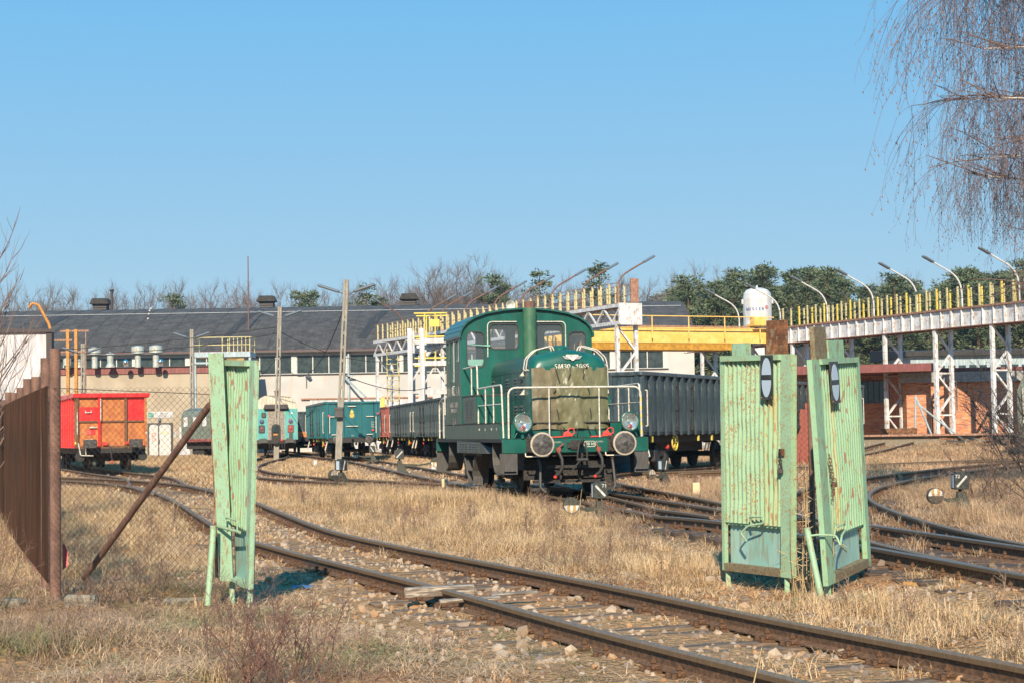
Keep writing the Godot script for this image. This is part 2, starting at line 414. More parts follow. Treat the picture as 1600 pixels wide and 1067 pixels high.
	mat("crane_yellow", w, 0.5, 0.0, paint(512, [[161, 0.008, 5, 1.0, 0.25, 0.75, Color(0.76, 0.46, 0.10), Color(0.84, 0.56, 0.17), 1.0], [162, 0.05, 3, 3.0, 0.7, 0.8, Color(0.4, 0.18, 0.06), Color(0.35, 0.16, 0.05), 0.5]]), Vector3.ONE * 0.3)
	mat("crane_dark_yellow", Color(0.58, 0.30, 0.035), 0.55, 0.0, spots, Vector3.ONE * 0.4)  # darker, more saturated yellow for the boxes under the crane girders
	mat("steel_white", w, 0.55, 0.0, paint(512, [[164, 0.012, 5, 2.0, 0.25, 0.75, Color(0.55, 0.56, 0.56), Color(0.72, 0.73, 0.73), 1.0], [165, 0.035, 4, 3.0, 0.63, 0.72, Color(0.36, 0.18, 0.10), Color(0.3, 0.14, 0.07), 0.8]]), Vector3.ONE * 0.35)
	mat("steel_rust", w, 0.75, 0.0, paint(512, [[167, 0.02, 5, 2.0, 0.25, 0.75, Color(0.22, 0.10, 0.06), Color(0.36, 0.19, 0.12), 1.0], [168, 0.04, 3, 1.0, 0.6, 0.7, Color(0.5, 0.45, 0.38), Color(0.5, 0.45, 0.38), 0.6]]), Vector3.ONE * 0.5)
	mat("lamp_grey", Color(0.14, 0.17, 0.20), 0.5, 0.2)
	# buildings
	mat("hall_wall", w, 0.85, 0.0, paint(512, [[171, 0.006, 5, 1.0, 0.25, 0.75, Color(0.44, 0.43, 0.405), Color(0.51, 0.50, 0.475), 1.0], [172, 0.02, 4, 6.0, 0.66, 0.8, Color(0.55, 0.45, 0.36), Color(0.5, 0.4, 0.32), 0.45]]), Vector3.ONE * 0.07, true)
	var felt := paint(1024, [[174, 0.006, 5, 1.0, 0.25, 0.75, Color(0.055, 0.047, 0.040), Color(0.086, 0.075, 0.065), 1.0], [175, 0.035, 4, 0.2, 0.63, 0.68, Color(0.03, 0.028, 0.026), Color(0.025, 0.023, 0.022), 0.7], [176, 0.02, 4, 3.0, 0.62, 0.8, Color(0.13, 0.12, 0.105), Color(0.13, 0.12, 0.105), 0.5]])
	mat("felt", w, 0.85, 0.0, felt, Vector3.ONE * 0.09, true, relief, 2.0)
	mat("felt_new", Color(0.045, 0.041, 0.038), 0.8, 0.0, spots, Vector3.ONE * 0.3)
	mat("cream_wall", w, 0.88, 0.0, paint(512, [[178, 0.008, 5, 1.5, 0.25, 0.75, Color(0.355, 0.295, 0.215), Color(0.425, 0.36, 0.27), 1.0], [179, 0.04, 4, 4.0, 0.64, 0.8, Color(0.4, 0.32, 0.22), Color(0.42, 0.33, 0.22), 0.5]]), Vector3.ONE * 0.1, true)
	mat("fascia_red", Color(0.26, 0.085, 0.075), 0.6, 0.0, streak, Vector3.ONE * 0.4)
	mat("white_sheet", Color(0.62, 0.62, 0.63), 0.55, 0.0, streak, Vector3.ONE * 0.2)
	mat("dark_steel", Color(0.055, 0.045, 0.045), 0.7)
	mat("vent_zinc", w, 0.55, 0.2, paint(256, [[181, 0.02, 4, 2.0, 0.25, 0.75, Color(0.36, 0.42, 0.40), Color(0.48, 0.53, 0.51), 1.0], [182, 0.03, 4, 2.0, 0.66, 0.74, Color(0.5, 0.25, 0.07), Color(0.45, 0.2, 0.05), 0.7]]), Vector3.ONE * 0.5)
	mat("chrome", Color(0.7, 0.7, 0.7), 0.15, 1.0)
	mat("orange", Color(0.62, 0.27, 0.05), 0.6, 0.0, spots, Vector3.ONE)
	mat("pale_blue", Color(0.42, 0.52, 0.56), 0.6, 0.0, streak, Vector3.ONE * 0.3)
	mat("tank_white", Color(0.70, 0.70, 0.69), 0.4, 0.0, streak, Vector3.ONE * 0.15)
	mat("navy", Color(0.03, 0.09, 0.28), 0.5)
	mat("logo_red", Color(0.5, 0.06, 0.08), 0.5)
	mat("leaf_green", Color(0.02, 0.27, 0.16), 0.5)
	mat("black_paint", w, 0.5, 0.0, paint(256, [[185, 0.02, 4, 1.0, 0.25, 0.75, Color(0.02, 0.022, 0.02), Color(0.045, 0.05, 0.042), 1.0]]), Vector3.ONE * 2.0)
	mat("mossy_black", w, 0.8, 0.0, paint(256, [[187, 0.03, 4, 1.0, 0.25, 0.75, Color(0.03, 0.03, 0.028), Color(0.07, 0.068, 0.058), 1.0], [188, 0.05, 3, 1.0, 0.58, 0.7, Color(0.1, 0.11, 0.03), Color(0.12, 0.12, 0.03), 0.7]]), Vector3.ONE * 3.0)
	mat("reflector", Color(0.42, 0.50, 0.58), 0.35, 0.1)
	mat("ochre", Color(0.42, 0.25, 0.08), 0.7)
	mat("pale_wood", Color(0.68, 0.50, 0.30), 0.85, 0.0, wood, Vector3.ONE * 3.0)
	M.pale_wood.albedo_texture = null
	mat("brick_piece", Color(0.48, 0.24, 0.07), 0.9, 0.0, spots, Vector3.ONE * 5.0)
	mat("blue_rag", Color(0.06, 0.16, 0.36), 0.7)
	mat("brick", w, 0.9, 0.0, brick_texture(), Vector3.ONE * 0.25, false, relief, 1.0)
	# plants
	mat("bark", w, 0.9, 0.0, paint(256, [[191, 0.03, 4, 3.0, 0.25, 0.75, Color(0.09, 0.065, 0.05), Color(0.16, 0.12, 0.10), 1.0]]), Vector3.ONE)
	mat("pine_bark", Color(0.17, 0.10, 0.06), 0.9, 0.0, streak, Vector3.ONE)
	mat("needles", w, 0.8).vertex_color_use_as_albedo = true
	M.needles.backlight_enabled = true
	M.needles.backlight = Color(0.25, 0.25, 0.2)
	mat("birch_bark", w, 0.75, 0.0, paint(512, [[193, 0.02, 4, 0.3, 0.25, 0.75, Color(0.50, 0.44, 0.38), Color(0.64, 0.58, 0.50), 1.0], [194, 0.03, 3, 0.2, 0.62, 0.68, Color(0.06, 0.045, 0.04), Color(0.05, 0.04, 0.035), 0.85]]), Vector3.ONE * 1.2)
	mat("twig", Color(0.18, 0.13, 0.13), 0.75)
	mat("twig_brown", Color(0.20, 0.135, 0.11), 0.8)
	mat("bare_wood", w, 0.9).vertex_color_use_as_albedo = true
	mat("reed", Color(0.50, 0.36, 0.19), 0.8)
	mat("withered", Color(0.22, 0.13, 0.06), 0.85)

func brick_texture() -> ImageTexture:   # 4 m x 4 m of brickwork for a wall too far away to count its bricks
	var s := 1024
	var im := Image.create(s, s, false, Image.FORMAT_RGB8)
	im.fill(Color(0.36, 0.30, 0.25).linear_to_srgb())
	var r := RandomNumberGenerator.new()
	r.seed = 77
	var rows := 54
	var cols := 16
	for i in rows:
		for j in cols:
			var k := r.randf()
			var q := Color(0.50, 0.125, 0.04).lerp(Color(0.82, 0.31, 0.10), k)
			if r.randf() < 0.16: q = Color(0.62, 0.36, 0.20)
			if r.randf() < 0.1: q = Color(0.24, 0.09, 0.06)
			var x := int(j * s / float(cols) + (s / float(cols) * 0.5 if i % 2 else 0.0)) % s
			im.fill_rect(Rect2i(x + 1, int(i * s / float(rows)) + 1, s / cols - 4, s / rows - 4), q.linear_to_srgb())
			if x + s / cols > s: im.fill_rect(Rect2i(0, int(i * s / float(rows)) + 1, x + s / cols - s - 3, s / rows - 4), q.linear_to_srgb())
	return ImageTexture.create_from_image(im)
# --- land: ground, tracks, grass -----------------------------------------------------------------------------------------
func smooth_line(p: Array, step: float) -> Array:   # Vector2(x, depth) points to an even Catmull-Rom line
	var cv := Curve2D.new()
	for i in p.size():
		var a: Vector2 = p[maxi(i - 1, 0)]
		var b: Vector2 = p[mini(i + 1, p.size() - 1)]
		var t := (b - a) / 6.0
		cv.add_point(p[i], -t, t)
	cv.bake_interval = 0.1
	var out := []
	var l := cv.get_baked_length()
	var k := int(l / step)
	for i in k + 1: out.append(cv.sample_baked(l * i / k, true))
	return out

var lines := {}

func plan_tracks() -> void:
	lines.near = smooth_line([Vector2(5.0, 3.4), Vector2(3.6, 7.2), Vector2(2.36, 10.65), Vector2(1.23, 13.7), Vector2(0.1, 17.0), Vector2(-1.05, 20.1), Vector2(-2.35, 23.6), Vector2(-3.6, 27.2), Vector2(-5.0, 32.4), Vector2(-6.25, 37.2), Vector2(-8.7, 46), Vector2(-11.7, 54), Vector2(-16.4, 62.1), Vector2(-23, 71), Vector2(-32, 82)], 0.4)
	lines.loco = smooth_line([Vector2(6.9, 2), Vector2(6.0, 9.5), Vector2(5.2, 15.7), Vector2(4.62, 19.8), Vector2(3.85, 25), Vector2(3.1, 29.4), Vector2(2.2, 33.8), Vector2(1.15, 38.6), Vector2(-0.45, 45.5), Vector2(-1.6, 52), Vector2(-3.0, 61), Vector2(-5.0, 74), Vector2(-7.2, 88), Vector2(-9.0, 98), Vector2(-12, 113), Vector2(-16, 133), Vector2(-22, 164)], 0.4)
	lines.branch = smooth_line([Vector2(0.6, 40.0), Vector2(-1.3, 44.6), Vector2(-4.2, 50.4), Vector2(-7.0, 56.8), Vector2(-9.5, 65), Vector2(-11.6, 76), Vector2(-13.2, 90), Vector2(-15.6, 118), Vector2(-20.5, 155)], 0.5)
	lines.red = smooth_line([Vector2(-7.9, 43), Vector2(-9.9, 50), Vector2(-12.3, 60), Vector2(-15.5, 69), Vector2(-20, 82), Vector2(-24, 94)], 0.5)
	lines.right = smooth_line([Vector2(5.05, 17.0), Vector2(4.82, 21.5), Vector2(5.1, 27.4), Vector2(5.8, 33.2), Vector2(6.95, 38.3), Vector2(8.4, 42.7), Vector2(11.05, 49.1), Vector2(16.2, 59.5), Vector2(23, 70), Vector2(33, 80)], 0.4)
	lines.far_right = smooth_line([Vector2(4.5, 55), Vector2(8.5, 58.6), Vector2(12.3, 62.2), Vector2(19.5, 68.4), Vector2(30, 75)], 0.5)
	lines.wagons = smooth_line([Vector2(3.75, 27.5), Vector2(3.1, 33), Vector2(2.2, 41), Vector2(1.85, 48), Vector2(2.6, 55.6), Vector2(6.0, 63), Vector2(10.2, 72), Vector2(15, 82.3), Vector2(20, 93)], 0.5)
	lines.grey = smooth_line([Vector2(1.9, 61), Vector2(0.8, 72), Vector2(-2.0, 89), Vector2(-6.2, 114), Vector2(-10.5, 140), Vector2(-14, 163)], 0.5)
	dgrid.resize(GW * GD)
	dgrid.fill(9.0)
	for l in lines.values():
		for p in l:
			var ci := int((p.x + GX) * 2.0)
			var cj := int(p.y * 2.0)
			for i in range(ci - 7, ci + 8):
				for j in range(cj - 7, cj + 8):
					if i < 0 or j < 0 or i >= GW or j >= GD: continue
					var q := Vector2(i * 0.5 + 0.25 - GX, j * 0.5 + 0.25)
					var e: float = q.distance_to(p)
					if e < dgrid[j * GW + i]: dgrid[j * GW + i] = e

func frames(l: Array, lift: float) -> Array:
	var out := []
	for i in l.size():
		var p: Vector2 = l[i]
		var t: Vector2 = (l[mini(i + 1, l.size() - 1)] - l[maxi(i - 1, 0)]).normalized()
		var z := Vector3(-t.x, 0, t.y)
		out.append(Transform3D(Basis(Vector3.UP.cross(z).normalized(), Vector3.UP, z), V(p.x, ground_y(p.x, p.y) + lift, p.y)))
	return out

func shifted(fr: Array, dx: float, dy := 0.0) -> Array:
	var out := []
	for f in fr: out.append(Transform3D(f.basis, f.origin + f.basis.x * dx + Vector3.UP * dy))
	return out

func track(key: String, label: String, until: float, oily: float, plates_until: float, top: Material, drop := 0.0) -> void:
	var l: Array = lines[key]
	var o := thing("railway_track", label, "railway track")
	var fr := frames(l, 0.19 - drop)    # height of the rail head
	var prof := PackedVector2Array([Vector2(-0.0625, -0.149), Vector2(0.0625, -0.149), Vector2(0.0625, -0.138), Vector2(0.008, -0.118), Vector2(0.008, -0.043), Vector2(0.02, -0.040), Vector2(-0.02, -0.040), Vector2(-0.008, -0.043), Vector2(-0.008, -0.118), Vector2(-0.0625, -0.138)])
	var head := PackedVector2Array([Vector2(-0.034, -0.042), Vector2(0.034, -0.042), Vector2(0.036, -0.009), Vector2(0.026, 0.0), Vector2(-0.026, 0.0), Vector2(-0.036, -0.009)])
	for s in [-1.0, 1.0]:
		var b := MB.new()
		b.sweep(prof, shifted(fr, s * 0.7525))
		var r := obj("rail", b, M.rail_side, o)
		var h := MB.new()
		h.sweep(head, shifted(fr, s * 0.7525, 0.001))
		obj("rail_head", h, top, r)
	# sleepers
	var wood: Array[ArrayMesh] = []
	for k in 3:
		var b := MB.new()
		b.cbox(Vector3.ZERO, Vector3(2.55 + 0.04 * k, 0.15, 0.24 - 0.02 * k), 0.015)
		wood.append(b.mesh())
	var spots := []
	var run := 0.0
	for i in range(1, fr.size()):
		run += fr[i].origin.distance_to(fr[i - 1].origin)
		if run >= 0.6:
			run -= 0.6
			if -fr[i].origin.z < until: spots.append(fr[i])
	var n := 0
	for f in spots:
		var at: Transform3D = f
		at.origin += Vector3(rng.randf_range(-0.05, 0.05), -0.149 - 0.012 - 0.075, 0)
		at.basis = at.basis.rotated(Vector3.UP, rng.randf_range(-0.03, 0.03)).rotated(at.basis.z, rng.randf_range(-0.01, 0.01))
		if n < 290: put("sleeper", wood[rng.randi() % 3], M.sleeper_oily if -at.origin.z < oily else M.sleeper, o, at)
		n += 1
	# base plates, clips and screws
	var b := MB.new()
	b.span(Vector3(-0.17, -0.012, -0.075), Vector3(0.17, 0.004, 0.075))
	for s in [-1.0, 1.0]:
		b.cbox(Vector3(0.085 * s, 0.022, 0), Vector3(0.055, 0.036, 0.09), 0.008)
		b.cyl(Vector3(0.085 * s, 0.03, 0), Vector3(0.085 * s, 0.085, 0), 0.014, 6)
		b.cyl(Vector3(0.085 * s, 0.05, 0), Vector3(0.085 * s, 0.068, 0), 0.024, 6)
		b.cyl(Vector3(0.145 * s, 0.0, 0.045), Vector3(0.145 * s, 0.028, 0.045), 0.022, 6)
		b.cyl(Vector3(0.145 * s, 0.0, -0.045), Vector3(0.145 * s, 0.028, -0.045), 0.022, 6)
	var at := []
	for f in spots:
		if -f.origin.z > plates_until: continue
		for s in [-1.0, 1.0]:
			var q: Transform3D = f
			q.origin += q.basis.x * 0.7525 * s + Vector3.UP * -0.151
			at.append(q)
	if at.size() > 0:
		tag(scatter("rail_fastenings", b.mesh(), M.fastening, at, [], o), "", "", "", "stuff")

func scatter(called: String, mesh: Mesh, m: Material, at: Array, cols: Array, parent: Node = self) -> MultiMeshInstance3D:
	var mm := MultiMesh.new()
	mm.transform_format = MultiMesh.TRANSFORM_3D
	mm.use_colors = cols.size() > 0
	mm.mesh = mesh
	mm.instance_count = at.size()
	var w := 16 if cols.size() > 0 else 12
	var buf := PackedFloat32Array()
	buf.resize(at.size() * w)
	for i in at.size():
		var t: Transform3D = at[i]
		var j := i * w
		for k in 3:
			buf[j + k * 4] = t.basis.x[k]
			buf[j + k * 4 + 1] = t.basis.y[k]
			buf[j + k * 4 + 2] = t.basis.z[k]
			buf[j + k * 4 + 3] = t.origin[k]
		if w == 16:
			buf[j + 12] = cols[i].r
			buf[j + 13] = cols[i].g
			buf[j + 14] = cols[i].b
			buf[j + 15] = 1.0
	mm.buffer = buf
	var o := MultiMeshInstance3D.new()
	o.name = called_name(parent, called)
	o.multimesh = mm
	o.material_override = m
	parent.add_child(o, true)
	return o

func axis(lo: float, fine_lo: float, fine_hi: float, hi: float, step: float, grow: float) -> PackedFloat32Array:
	var mid := []
	var x := fine_lo
	while x <= fine_hi:
		mid.append(x)
		x += step
	var s := step
	x = fine_lo
	while x > lo:
		s *= grow
		x -= s
		mid.push_front(x)
	s = step
	x = fine_hi
	while x < hi:
		s *= grow
		x += s
		mid.append(x)
	return PackedFloat32Array(mid)

func make_ground() -> void:
	var xs := axis(-700, -7.5, 7.5, 700, 0.17, 1.09)
	var ds := axis(-300, 9.0, 30.0, 1500, 0.17, 1.05)
	var nx := xs.size()
	var nd := ds.size()
	var v := PackedVector3Array()
	var nn := PackedVector3Array()
	var cc := PackedColorArray()
	var idx := PackedInt32Array()
	for j in nd:
		for i in nx:
			v.append(V(xs[i], soil_y(xs[i], ds[j]), ds[j]))
	for j in nd:
		for i in nx:
			var a := v[j * nx + maxi(i - 1, 0)]
			var b := v[j * nx + mini(i + 1, nx - 1)]
			var e := v[maxi(j - 1, 0) * nx + i]
			var f := v[mini(j + 1, nd - 1) * nx + i]
			nn.append((b - a).cross(f - e).normalized())
			cc.append(ground_tint(xs[i], ds[j]))
			if i < nx - 1 and j < nd - 1:
				var p := j * nx + i
				idx.append_array([p, p + nx, p + 1, p + 1, p + nx, p + nx + 1])
	var a := []
	a.resize(Mesh.ARRAY_MAX)
	a[Mesh.ARRAY_VERTEX] = v
	a[Mesh.ARRAY_NORMAL] = nn
	a[Mesh.ARRAY_COLOR] = cc
	a[Mesh.ARRAY_INDEX] = idx
	var m := ArrayMesh.new()
	m.add_surface_from_arrays(Mesh.PRIMITIVE_TRIANGLES, a)
	tag(put("ground", m, M.soil), "dry ground of the yard, bare soil and stones between withered grass", "", "", "structure")

func patch(x: float, d: float, s: float) -> float:   # 0..1, patches of about s metres
	return clampf(fnl.get_noise_2d(x * 30.0 / s + 71.0, d * 30.0 / s - 133.0) * 1.1 + 0.5, 0.0, 1.0)

func ground_tint(x: float, d: float) -> Color:
	var c := Color(1.3, 1.1, 0.92)
	c = c.lerp(Color(0.8, 0.7, 0.6), patch(x, d, 2.5) * 0.6)
	var t := near_track(x, d)
	var nearside := t < 2.4 and x < 2.2 + (d - 10.0) * -0.05 and d < 42.0
	if t < 2.6:
		var k := 1.0 - smoothstep(1.2, 2.4, t)
		var oil := smoothstep(16.0, 20.0, d) * (1.0 - smoothstep(46.0, 58.0, d)) * (1.0 if x > 1.2 + (34.0 - d) * 0.04 - 2.6 and x > -1.5 else 0.0)
		c = c.lerp(Color(1.22, 1.06, 0.90).lerp(Color(0.42, 0.36, 0.32), oil), k)
	elif d < 20.0 and x < 1.0:
		c = c.lerp(Color(1.25, 1.02, 0.82), 0.6)
		var moss := 0.7 * smoothstep(0.56, 0.85, patch(x + 40.0, d, 1.4))
		c = c.lerp(Color(0.75, 0.82, 0.42), moss * 0.6)
	return c

func blade_tuft(k: int, h: float, spread: float, w: float, sd: int, lean: float) -> ArrayMesh:
	var r := RandomNumberGenerator.new()
	r.seed = sd
	var b := MB.new()
	b.tint = true
	for i in k:
		var a := r.randf() * TAU
		var p := Vector3(cos(a), 0, sin(a)) * spread * sqrt(r.randf())
		var g := r.randf() * TAU
		var out := Vector3(cos(g), 0, sin(g))
		var hh := h * r.randf_range(0.45, 1.1)
		var ln := lean * r.randf_range(0.2, 1.3)
		var side := out.cross(Vector3.UP) * w * r.randf_range(0.6, 1.2)
		var m := p + Vector3.UP * hh * 0.6 + out * hh * ln * 0.35
		var e := p + Vector3.UP * hh * (1.0 - ln * 0.25) + out * hh * ln
		var sh := r.randf_range(0.72, 1.15)
		b.col = Color(sh, sh * r.randf_range(0.94, 1.0), sh * r.randf_range(0.85, 1.0))
		b.quad(p - side, p + side, m + side * 0.7, m - side * 0.7)
		b.tri(m - side * 0.7, m + side * 0.7, e)
	return b.mesh()

func weed(k: int, h: float, sd: int) -> ArrayMesh:   # a dead herb: thin stalk with side twigs and seed heads
	var r := RandomNumberGenerator.new()
	r.seed = sd
	var b := MB.new()
	b.tint = true
	for i in k:
		var a := r.randf() * TAU
		var p := Vector3(cos(a), 0, sin(a)) * 0.14 * r.randf()
		var top := p + Vector3(r.randf_range(-0.25, 0.25), 1, r.randf_range(-0.25, 0.25)) * h * r.randf_range(0.5, 1.0)
		b.col = Color(1, 1, 1) * r.randf_range(0.7, 1.1)
		b.tube([p, p.lerp(top, 0.5) + Vector3(r.randf_range(-0.03, 0.03), 0, r.randf_range(-0.03, 0.03)), top], [0.0045, 0.0035, 0.002], 3, false)
		for j in 5:
			var q := p.lerp(top, r.randf_range(0.35, 0.95))
			var e := q + Vector3(r.randf_range(-1, 1), r.randf_range(0.2, 1.0), r.randf_range(-1, 1)).normalized() * h * r.randf_range(0.12, 0.3)
			b.tube([q, e], [0.0028, 0.0018], 3, false)
			for u in 3:
				var f := e + Vector3(r.randf_range(-0.02, 0.02), r.randf_range(-0.03, 0.02), r.randf_range(-0.02, 0.02))
				b.tri(f, f + Vector3(0.014, 0.006, 0), f + Vector3(0.004, 0.018, 0.008))
	return b.mesh()

func rock(sd: int) -> ArrayMesh:
	var r := RandomNumberGenerator.new()
	r.seed = sd
	var g := (1.0 + sqrt(5.0)) / 2.0
	var p := []
	for q in [[-1, g, 0], [1, g, 0], [-1, -g, 0], [1, -g, 0], [0, -1, g], [0, 1, g], [0, -1, -g], [0, 1, -g], [g, 0, -1], [g, 0, 1], [-g, 0, -1], [-g, 0, 1]]:
		p.append(Vector3(q[0], q[1], q[2]).normalized() * r.randf_range(0.32, 0.6) * Vector3(1.15, 0.75, 1.0))
	var b := MB.new()
	for f in [[0, 11, 5], [0, 5, 1], [0, 1, 7], [0, 7, 10], [0, 10, 11], [1, 5, 9], [5, 11, 4], [11, 10, 2], [10, 7, 6], [7, 1, 8], [3, 9, 4], [3, 4, 2], [3, 2, 6], [3, 6, 8], [3, 8, 9], [4, 9, 5], [2, 4, 11], [6, 2, 10], [8, 6, 7], [9, 8, 1]]:
		b.trio(p[f[0]], p[f[1]], p[f[2]], Vector3.ZERO)
	return b.mesh()

func spin(at: Vector3, s: Vector3, tilt := 0.12) -> Transform3D:
	var b := Basis(Vector3.UP, rng.randf() * TAU).rotated(Vector3.RIGHT, rng.randf_range(-tilt, tilt)).rotated(Vector3.BACK, rng.randf_range(-tilt, tilt))
	return Transform3D(b.scaled_local(s), at)

func half_width(d: float) -> float:
	return 0.37 * d + 4.0

func make_cover() -> void:
	var straw := [[], [], [], []]
	var scol := [[], [], [], []]
	var herb := [[], []]
	var hcol := [[], []]
	# near land, 7.5 to 46 m away; then the yard beyond it with larger, sparser tufts
	for band in [[7.5, 46.0, 92000], [46.0, 128.0, 52000]]:
		for i in band[2]:
			var d: float = sqrt(lerpf(band[0] * band[0], band[1] * band[1], rng.randf()))
			var x := rng.randf_range(-1, 1) * half_width(d)
			var t := near_track(x, d)
			var pn := patch(x, d, 3.0)
			var far: bool = band[0] > 40.0
			if t < 1.05 and rng.randf() > (0.10 if d > 22.0 or x > 2.5 else 0.06): continue
			if t < 1.75 and rng.randf() > 0.34: continue
			var at := V(x, soil_y(x, d) - 0.015, d)
			var west := d < 21.0 and x < 1.9 - (d - 10.0) * 0.16      # the trodden strip this side of the near track
			var bank := d < 20.5 and x > 1.4 and not west               # round the right-hand gate
			var dens := 0.9
			var h := 1.0
			var k := rng.randi() % 2
			var q := Color(0.56, 0.365, 0.19).lerp(Color(0.78, 0.56, 0.335), rng.randf())
			if west:
				dens = 0.16 + 0.5 * smoothstep(0.42, 0.75, pn)
				if x < -2.0: dens += 0.2
				h = rng.randf_range(0.2, 0.5) + (0.25 if x < -3.0 and pn > 0.6 else 0.0)
				k = 2 if rng.randf() < 0.85 else 0
				q = Color(0.45, 0.285, 0.165).lerp(Color(0.72, 0.50, 0.295), rng.randf())
				if x < -3.2 and d < 20.0 and rng.randf() < 0.5:
					q = Color(0.34, 0.22, 0.14)
					h *= 1.4
				if x < 0.5 and smoothstep(0.5, 0.75, patch(x + 40.0, d, 1.4)) > rng.randf() * 1.6: q = Color(0.27, 0.245, 0.10)
			elif bank:
				dens = 0.45 + 0.5 * pn
				h = rng.randf_range(0.35, 0.95)
				k = 2 if rng.randf() < 0.4 else 0
			elif not far and d < 38.0 and x < 2.6 and x > -7.5:
				dens = 0.5 + 0.5 * pn
				h = rng.randf_range(0.5, 1.1) * (0.5 + 0.6 * pn) * (0.75 + 0.4 * smoothstep(24.0, 33.0, d))
				k = 2 if rng.randf() < 0.25 else rng.randi() % 2
			else:
				dens = 0.2 + 0.85 * smoothstep(0.3, 0.65, pn)
				h = rng.randf_range(0.45, 1.1) * (1.0 if not far else 1.0)
				if x > 3.0: q = q.lerp(Color(0.42, 0.27, 0.18), 0.5)
				else: q = q.lerp(Color(0.33, 0.22, 0.13), 0.3 * rng.randf())
			if t < 1.9: h *= 0.6
			if x > 1.9 and x < 3.9 and d > 16.5 and d < 18.9:
				dens *= 0.35
				h *= 0.45
			if rng.randf() > dens: continue
			if rng.randf() < 0.035 and patch(x - 30.0, d, 2.0) > 0.6: q = Color(0.27, 0.25, 0.095)
			if not far and rng.randf() < (0.035 if west else 0.02):
				var w := rng.randi() % 2
				herb[w].append(spin(at, Vector3.ONE * rng.randf_range(0.5, 1.2) * (0.55 if west else 0.9)))
				hcol[w].append(Color(0.26, 0.155, 0.115).lerp(Color(0.42, 0.29, 0.18), rng.randf()))
				continue
			if far: k = 3
			var s := rng.randf_range(0.8, 1.25)
			straw[k].append(spin(at, Vector3(s, h, s)))
			scol[k].append(q * rng.randf_range(0.8, 1.1))
	var kinds := [blade_tuft(34, 0.32, 0.16, 0.0030, 1, 0.8), blade_tuft(34, 0.40, 0.18, 0.0030, 2, 1.25), blade_tuft(32, 0.26, 0.20, 0.0032, 3, 2.2), blade_tuft(40, 0.30, 0.42, 0.009, 4, 0.9)]
	for k in 4: tag(scatter("dry_grass", kinds[k], M.grass, straw[k], scol[k]), ["upright straw coloured grass between the tracks", "leaning straw coloured grass between the tracks", "matted dead grass lying flat beside the near track", "dry grass over the far part of the yard"][k], "grass", "", "stuff")
	for k in 2: tag(scatter("dead_weeds", weed(7, 0.42 + 0.2 * k, 5 + k), M.grass, herb[k], hcol[k]), ["low reddish brown dead weeds of the foreground", "taller thin brown dead weeds between the grass"][k], "weeds", "", "stuff")
	# stones of the ballast
	var st := [[], [], [], []]
	var sc := [[], [], [], []]
	for band in [[7.5, 45.0, 80000], [45.0, 95.0, 16000]]:
		for i in band[2]:
			var d: float = sqrt(lerpf(band[0] * band[0], band[1] * band[1], rng.randf()))
			var x := rng.randf_range(-1, 1) * half_width(d)
			var t := near_track(x, d)
			if t > 2.5 and rng.randf() > 0.10: continue
			var pn := patch(x + 9.0, d, 1.6)
			if rng.randf() > 0.3 + pn * 0.8: continue
			var oily := x > -1.0 and d > 17.0 and d < 46.0 and x > 2.4 - (d - 20.0) * 0.14
			if oily and t < 2.0 and rng.randf() < 0.55: continue
			var s := rng.randf_range(0.014, 0.045) * (1.0 if rng.randf() > 0.05 else 2.0) * (1.0 if d < 45.0 else 1.7)
			var q := Color(0.36, 0.25, 0.16).lerp(Color(0.56, 0.44, 0.32), rng.randf())
			if rng.randf() < 0.2: q = Color(0.50, 0.27, 0.12).lerp(q, rng.randf() * 0.6)
			elif rng.randf() < 0.25: q = Color(0.27, 0.21, 0.165)
			if oily: q = q.lerp(Color(0.16, 0.11, 0.08), 0.7)
			var k := rng.randi() % 4
			st[k].append(spin(V(x, soil_y(x, d) + s * 0.12, d), Vector3.ONE * s * 1.5, 1.2))
			sc[k].append(q)
	for k in 4: tag(scatter("gravel", rock(20 + k), M.stone, st[k], sc[k]), "pale and orange ballast stones strewn along the tracks", "gravel", "ballast stones along the tracks", "stuff")
# --- the locomotive: x to its left-hand side as seen from the front, y above the rails, z forward, 0 at the buffer beam ----
func round_rect(x0: float, y0: float, x1: float, y1: float, r: float, k := 4) -> PackedVector2Array:
	var p := PackedVector2Array()
	for c in [[x1 - r, y0 + r, -90], [x1 - r, y1 - r, 0], [x0 + r, y1 - r, 90], [x0 + r, y0 + r, 180]]:
		for i in k + 1:
			var a := deg_to_rad(c[2] + 90.0 * i / k)
			p.append(Vector2(c[0] + cos(a) * r, c[1] + sin(a) * r))
	return p

func wall(b: MB, outline: PackedVector2Array, holes: Array, xf: Transform3D, z0: float, z1: float) -> void:
	# cut a wall with window openings into pieces without holes: strips between the openings, each split through its opening
	var xs := []
	for h in holes:
		var mx := 0.0
		for p in h: mx += p.x / h.size()
		xs.append([mx, h])
	xs.sort_custom(func(a, c): return a[0] < c[0])
	var lo := -99.0
	for i in xs.size():
		var hi: float = 99.0 if i == xs.size() - 1 else 0.0
		if i < xs.size() - 1:
			var r1 := -99.0
			var l2 := 99.0
			for p in xs[i][1]: r1 = maxf(r1, p.x)
			for p in xs[i + 1][1]: l2 = minf(l2, p.x)
			hi = (r1 + l2) * 0.5
		var my := 0.0
		for p in xs[i][1]: my += p.y / xs[i][1].size()
		for part in [[-99.0, my], [my, 99.0]]:
			var cell := PackedVector2Array([Vector2(lo, part[0]), Vector2(hi, part[0]), Vector2(hi, part[1]), Vector2(lo, part[1])])
			for q in Geometry2D.intersect_polygons(outline, cell):
				for w in Geometry2D.clip_polygons(q, xs[i][1]): b.prism(w, xf, z0, z1)
		lo = hi
	if xs.is_empty(): b.prism(outline, xf, z0, z1)

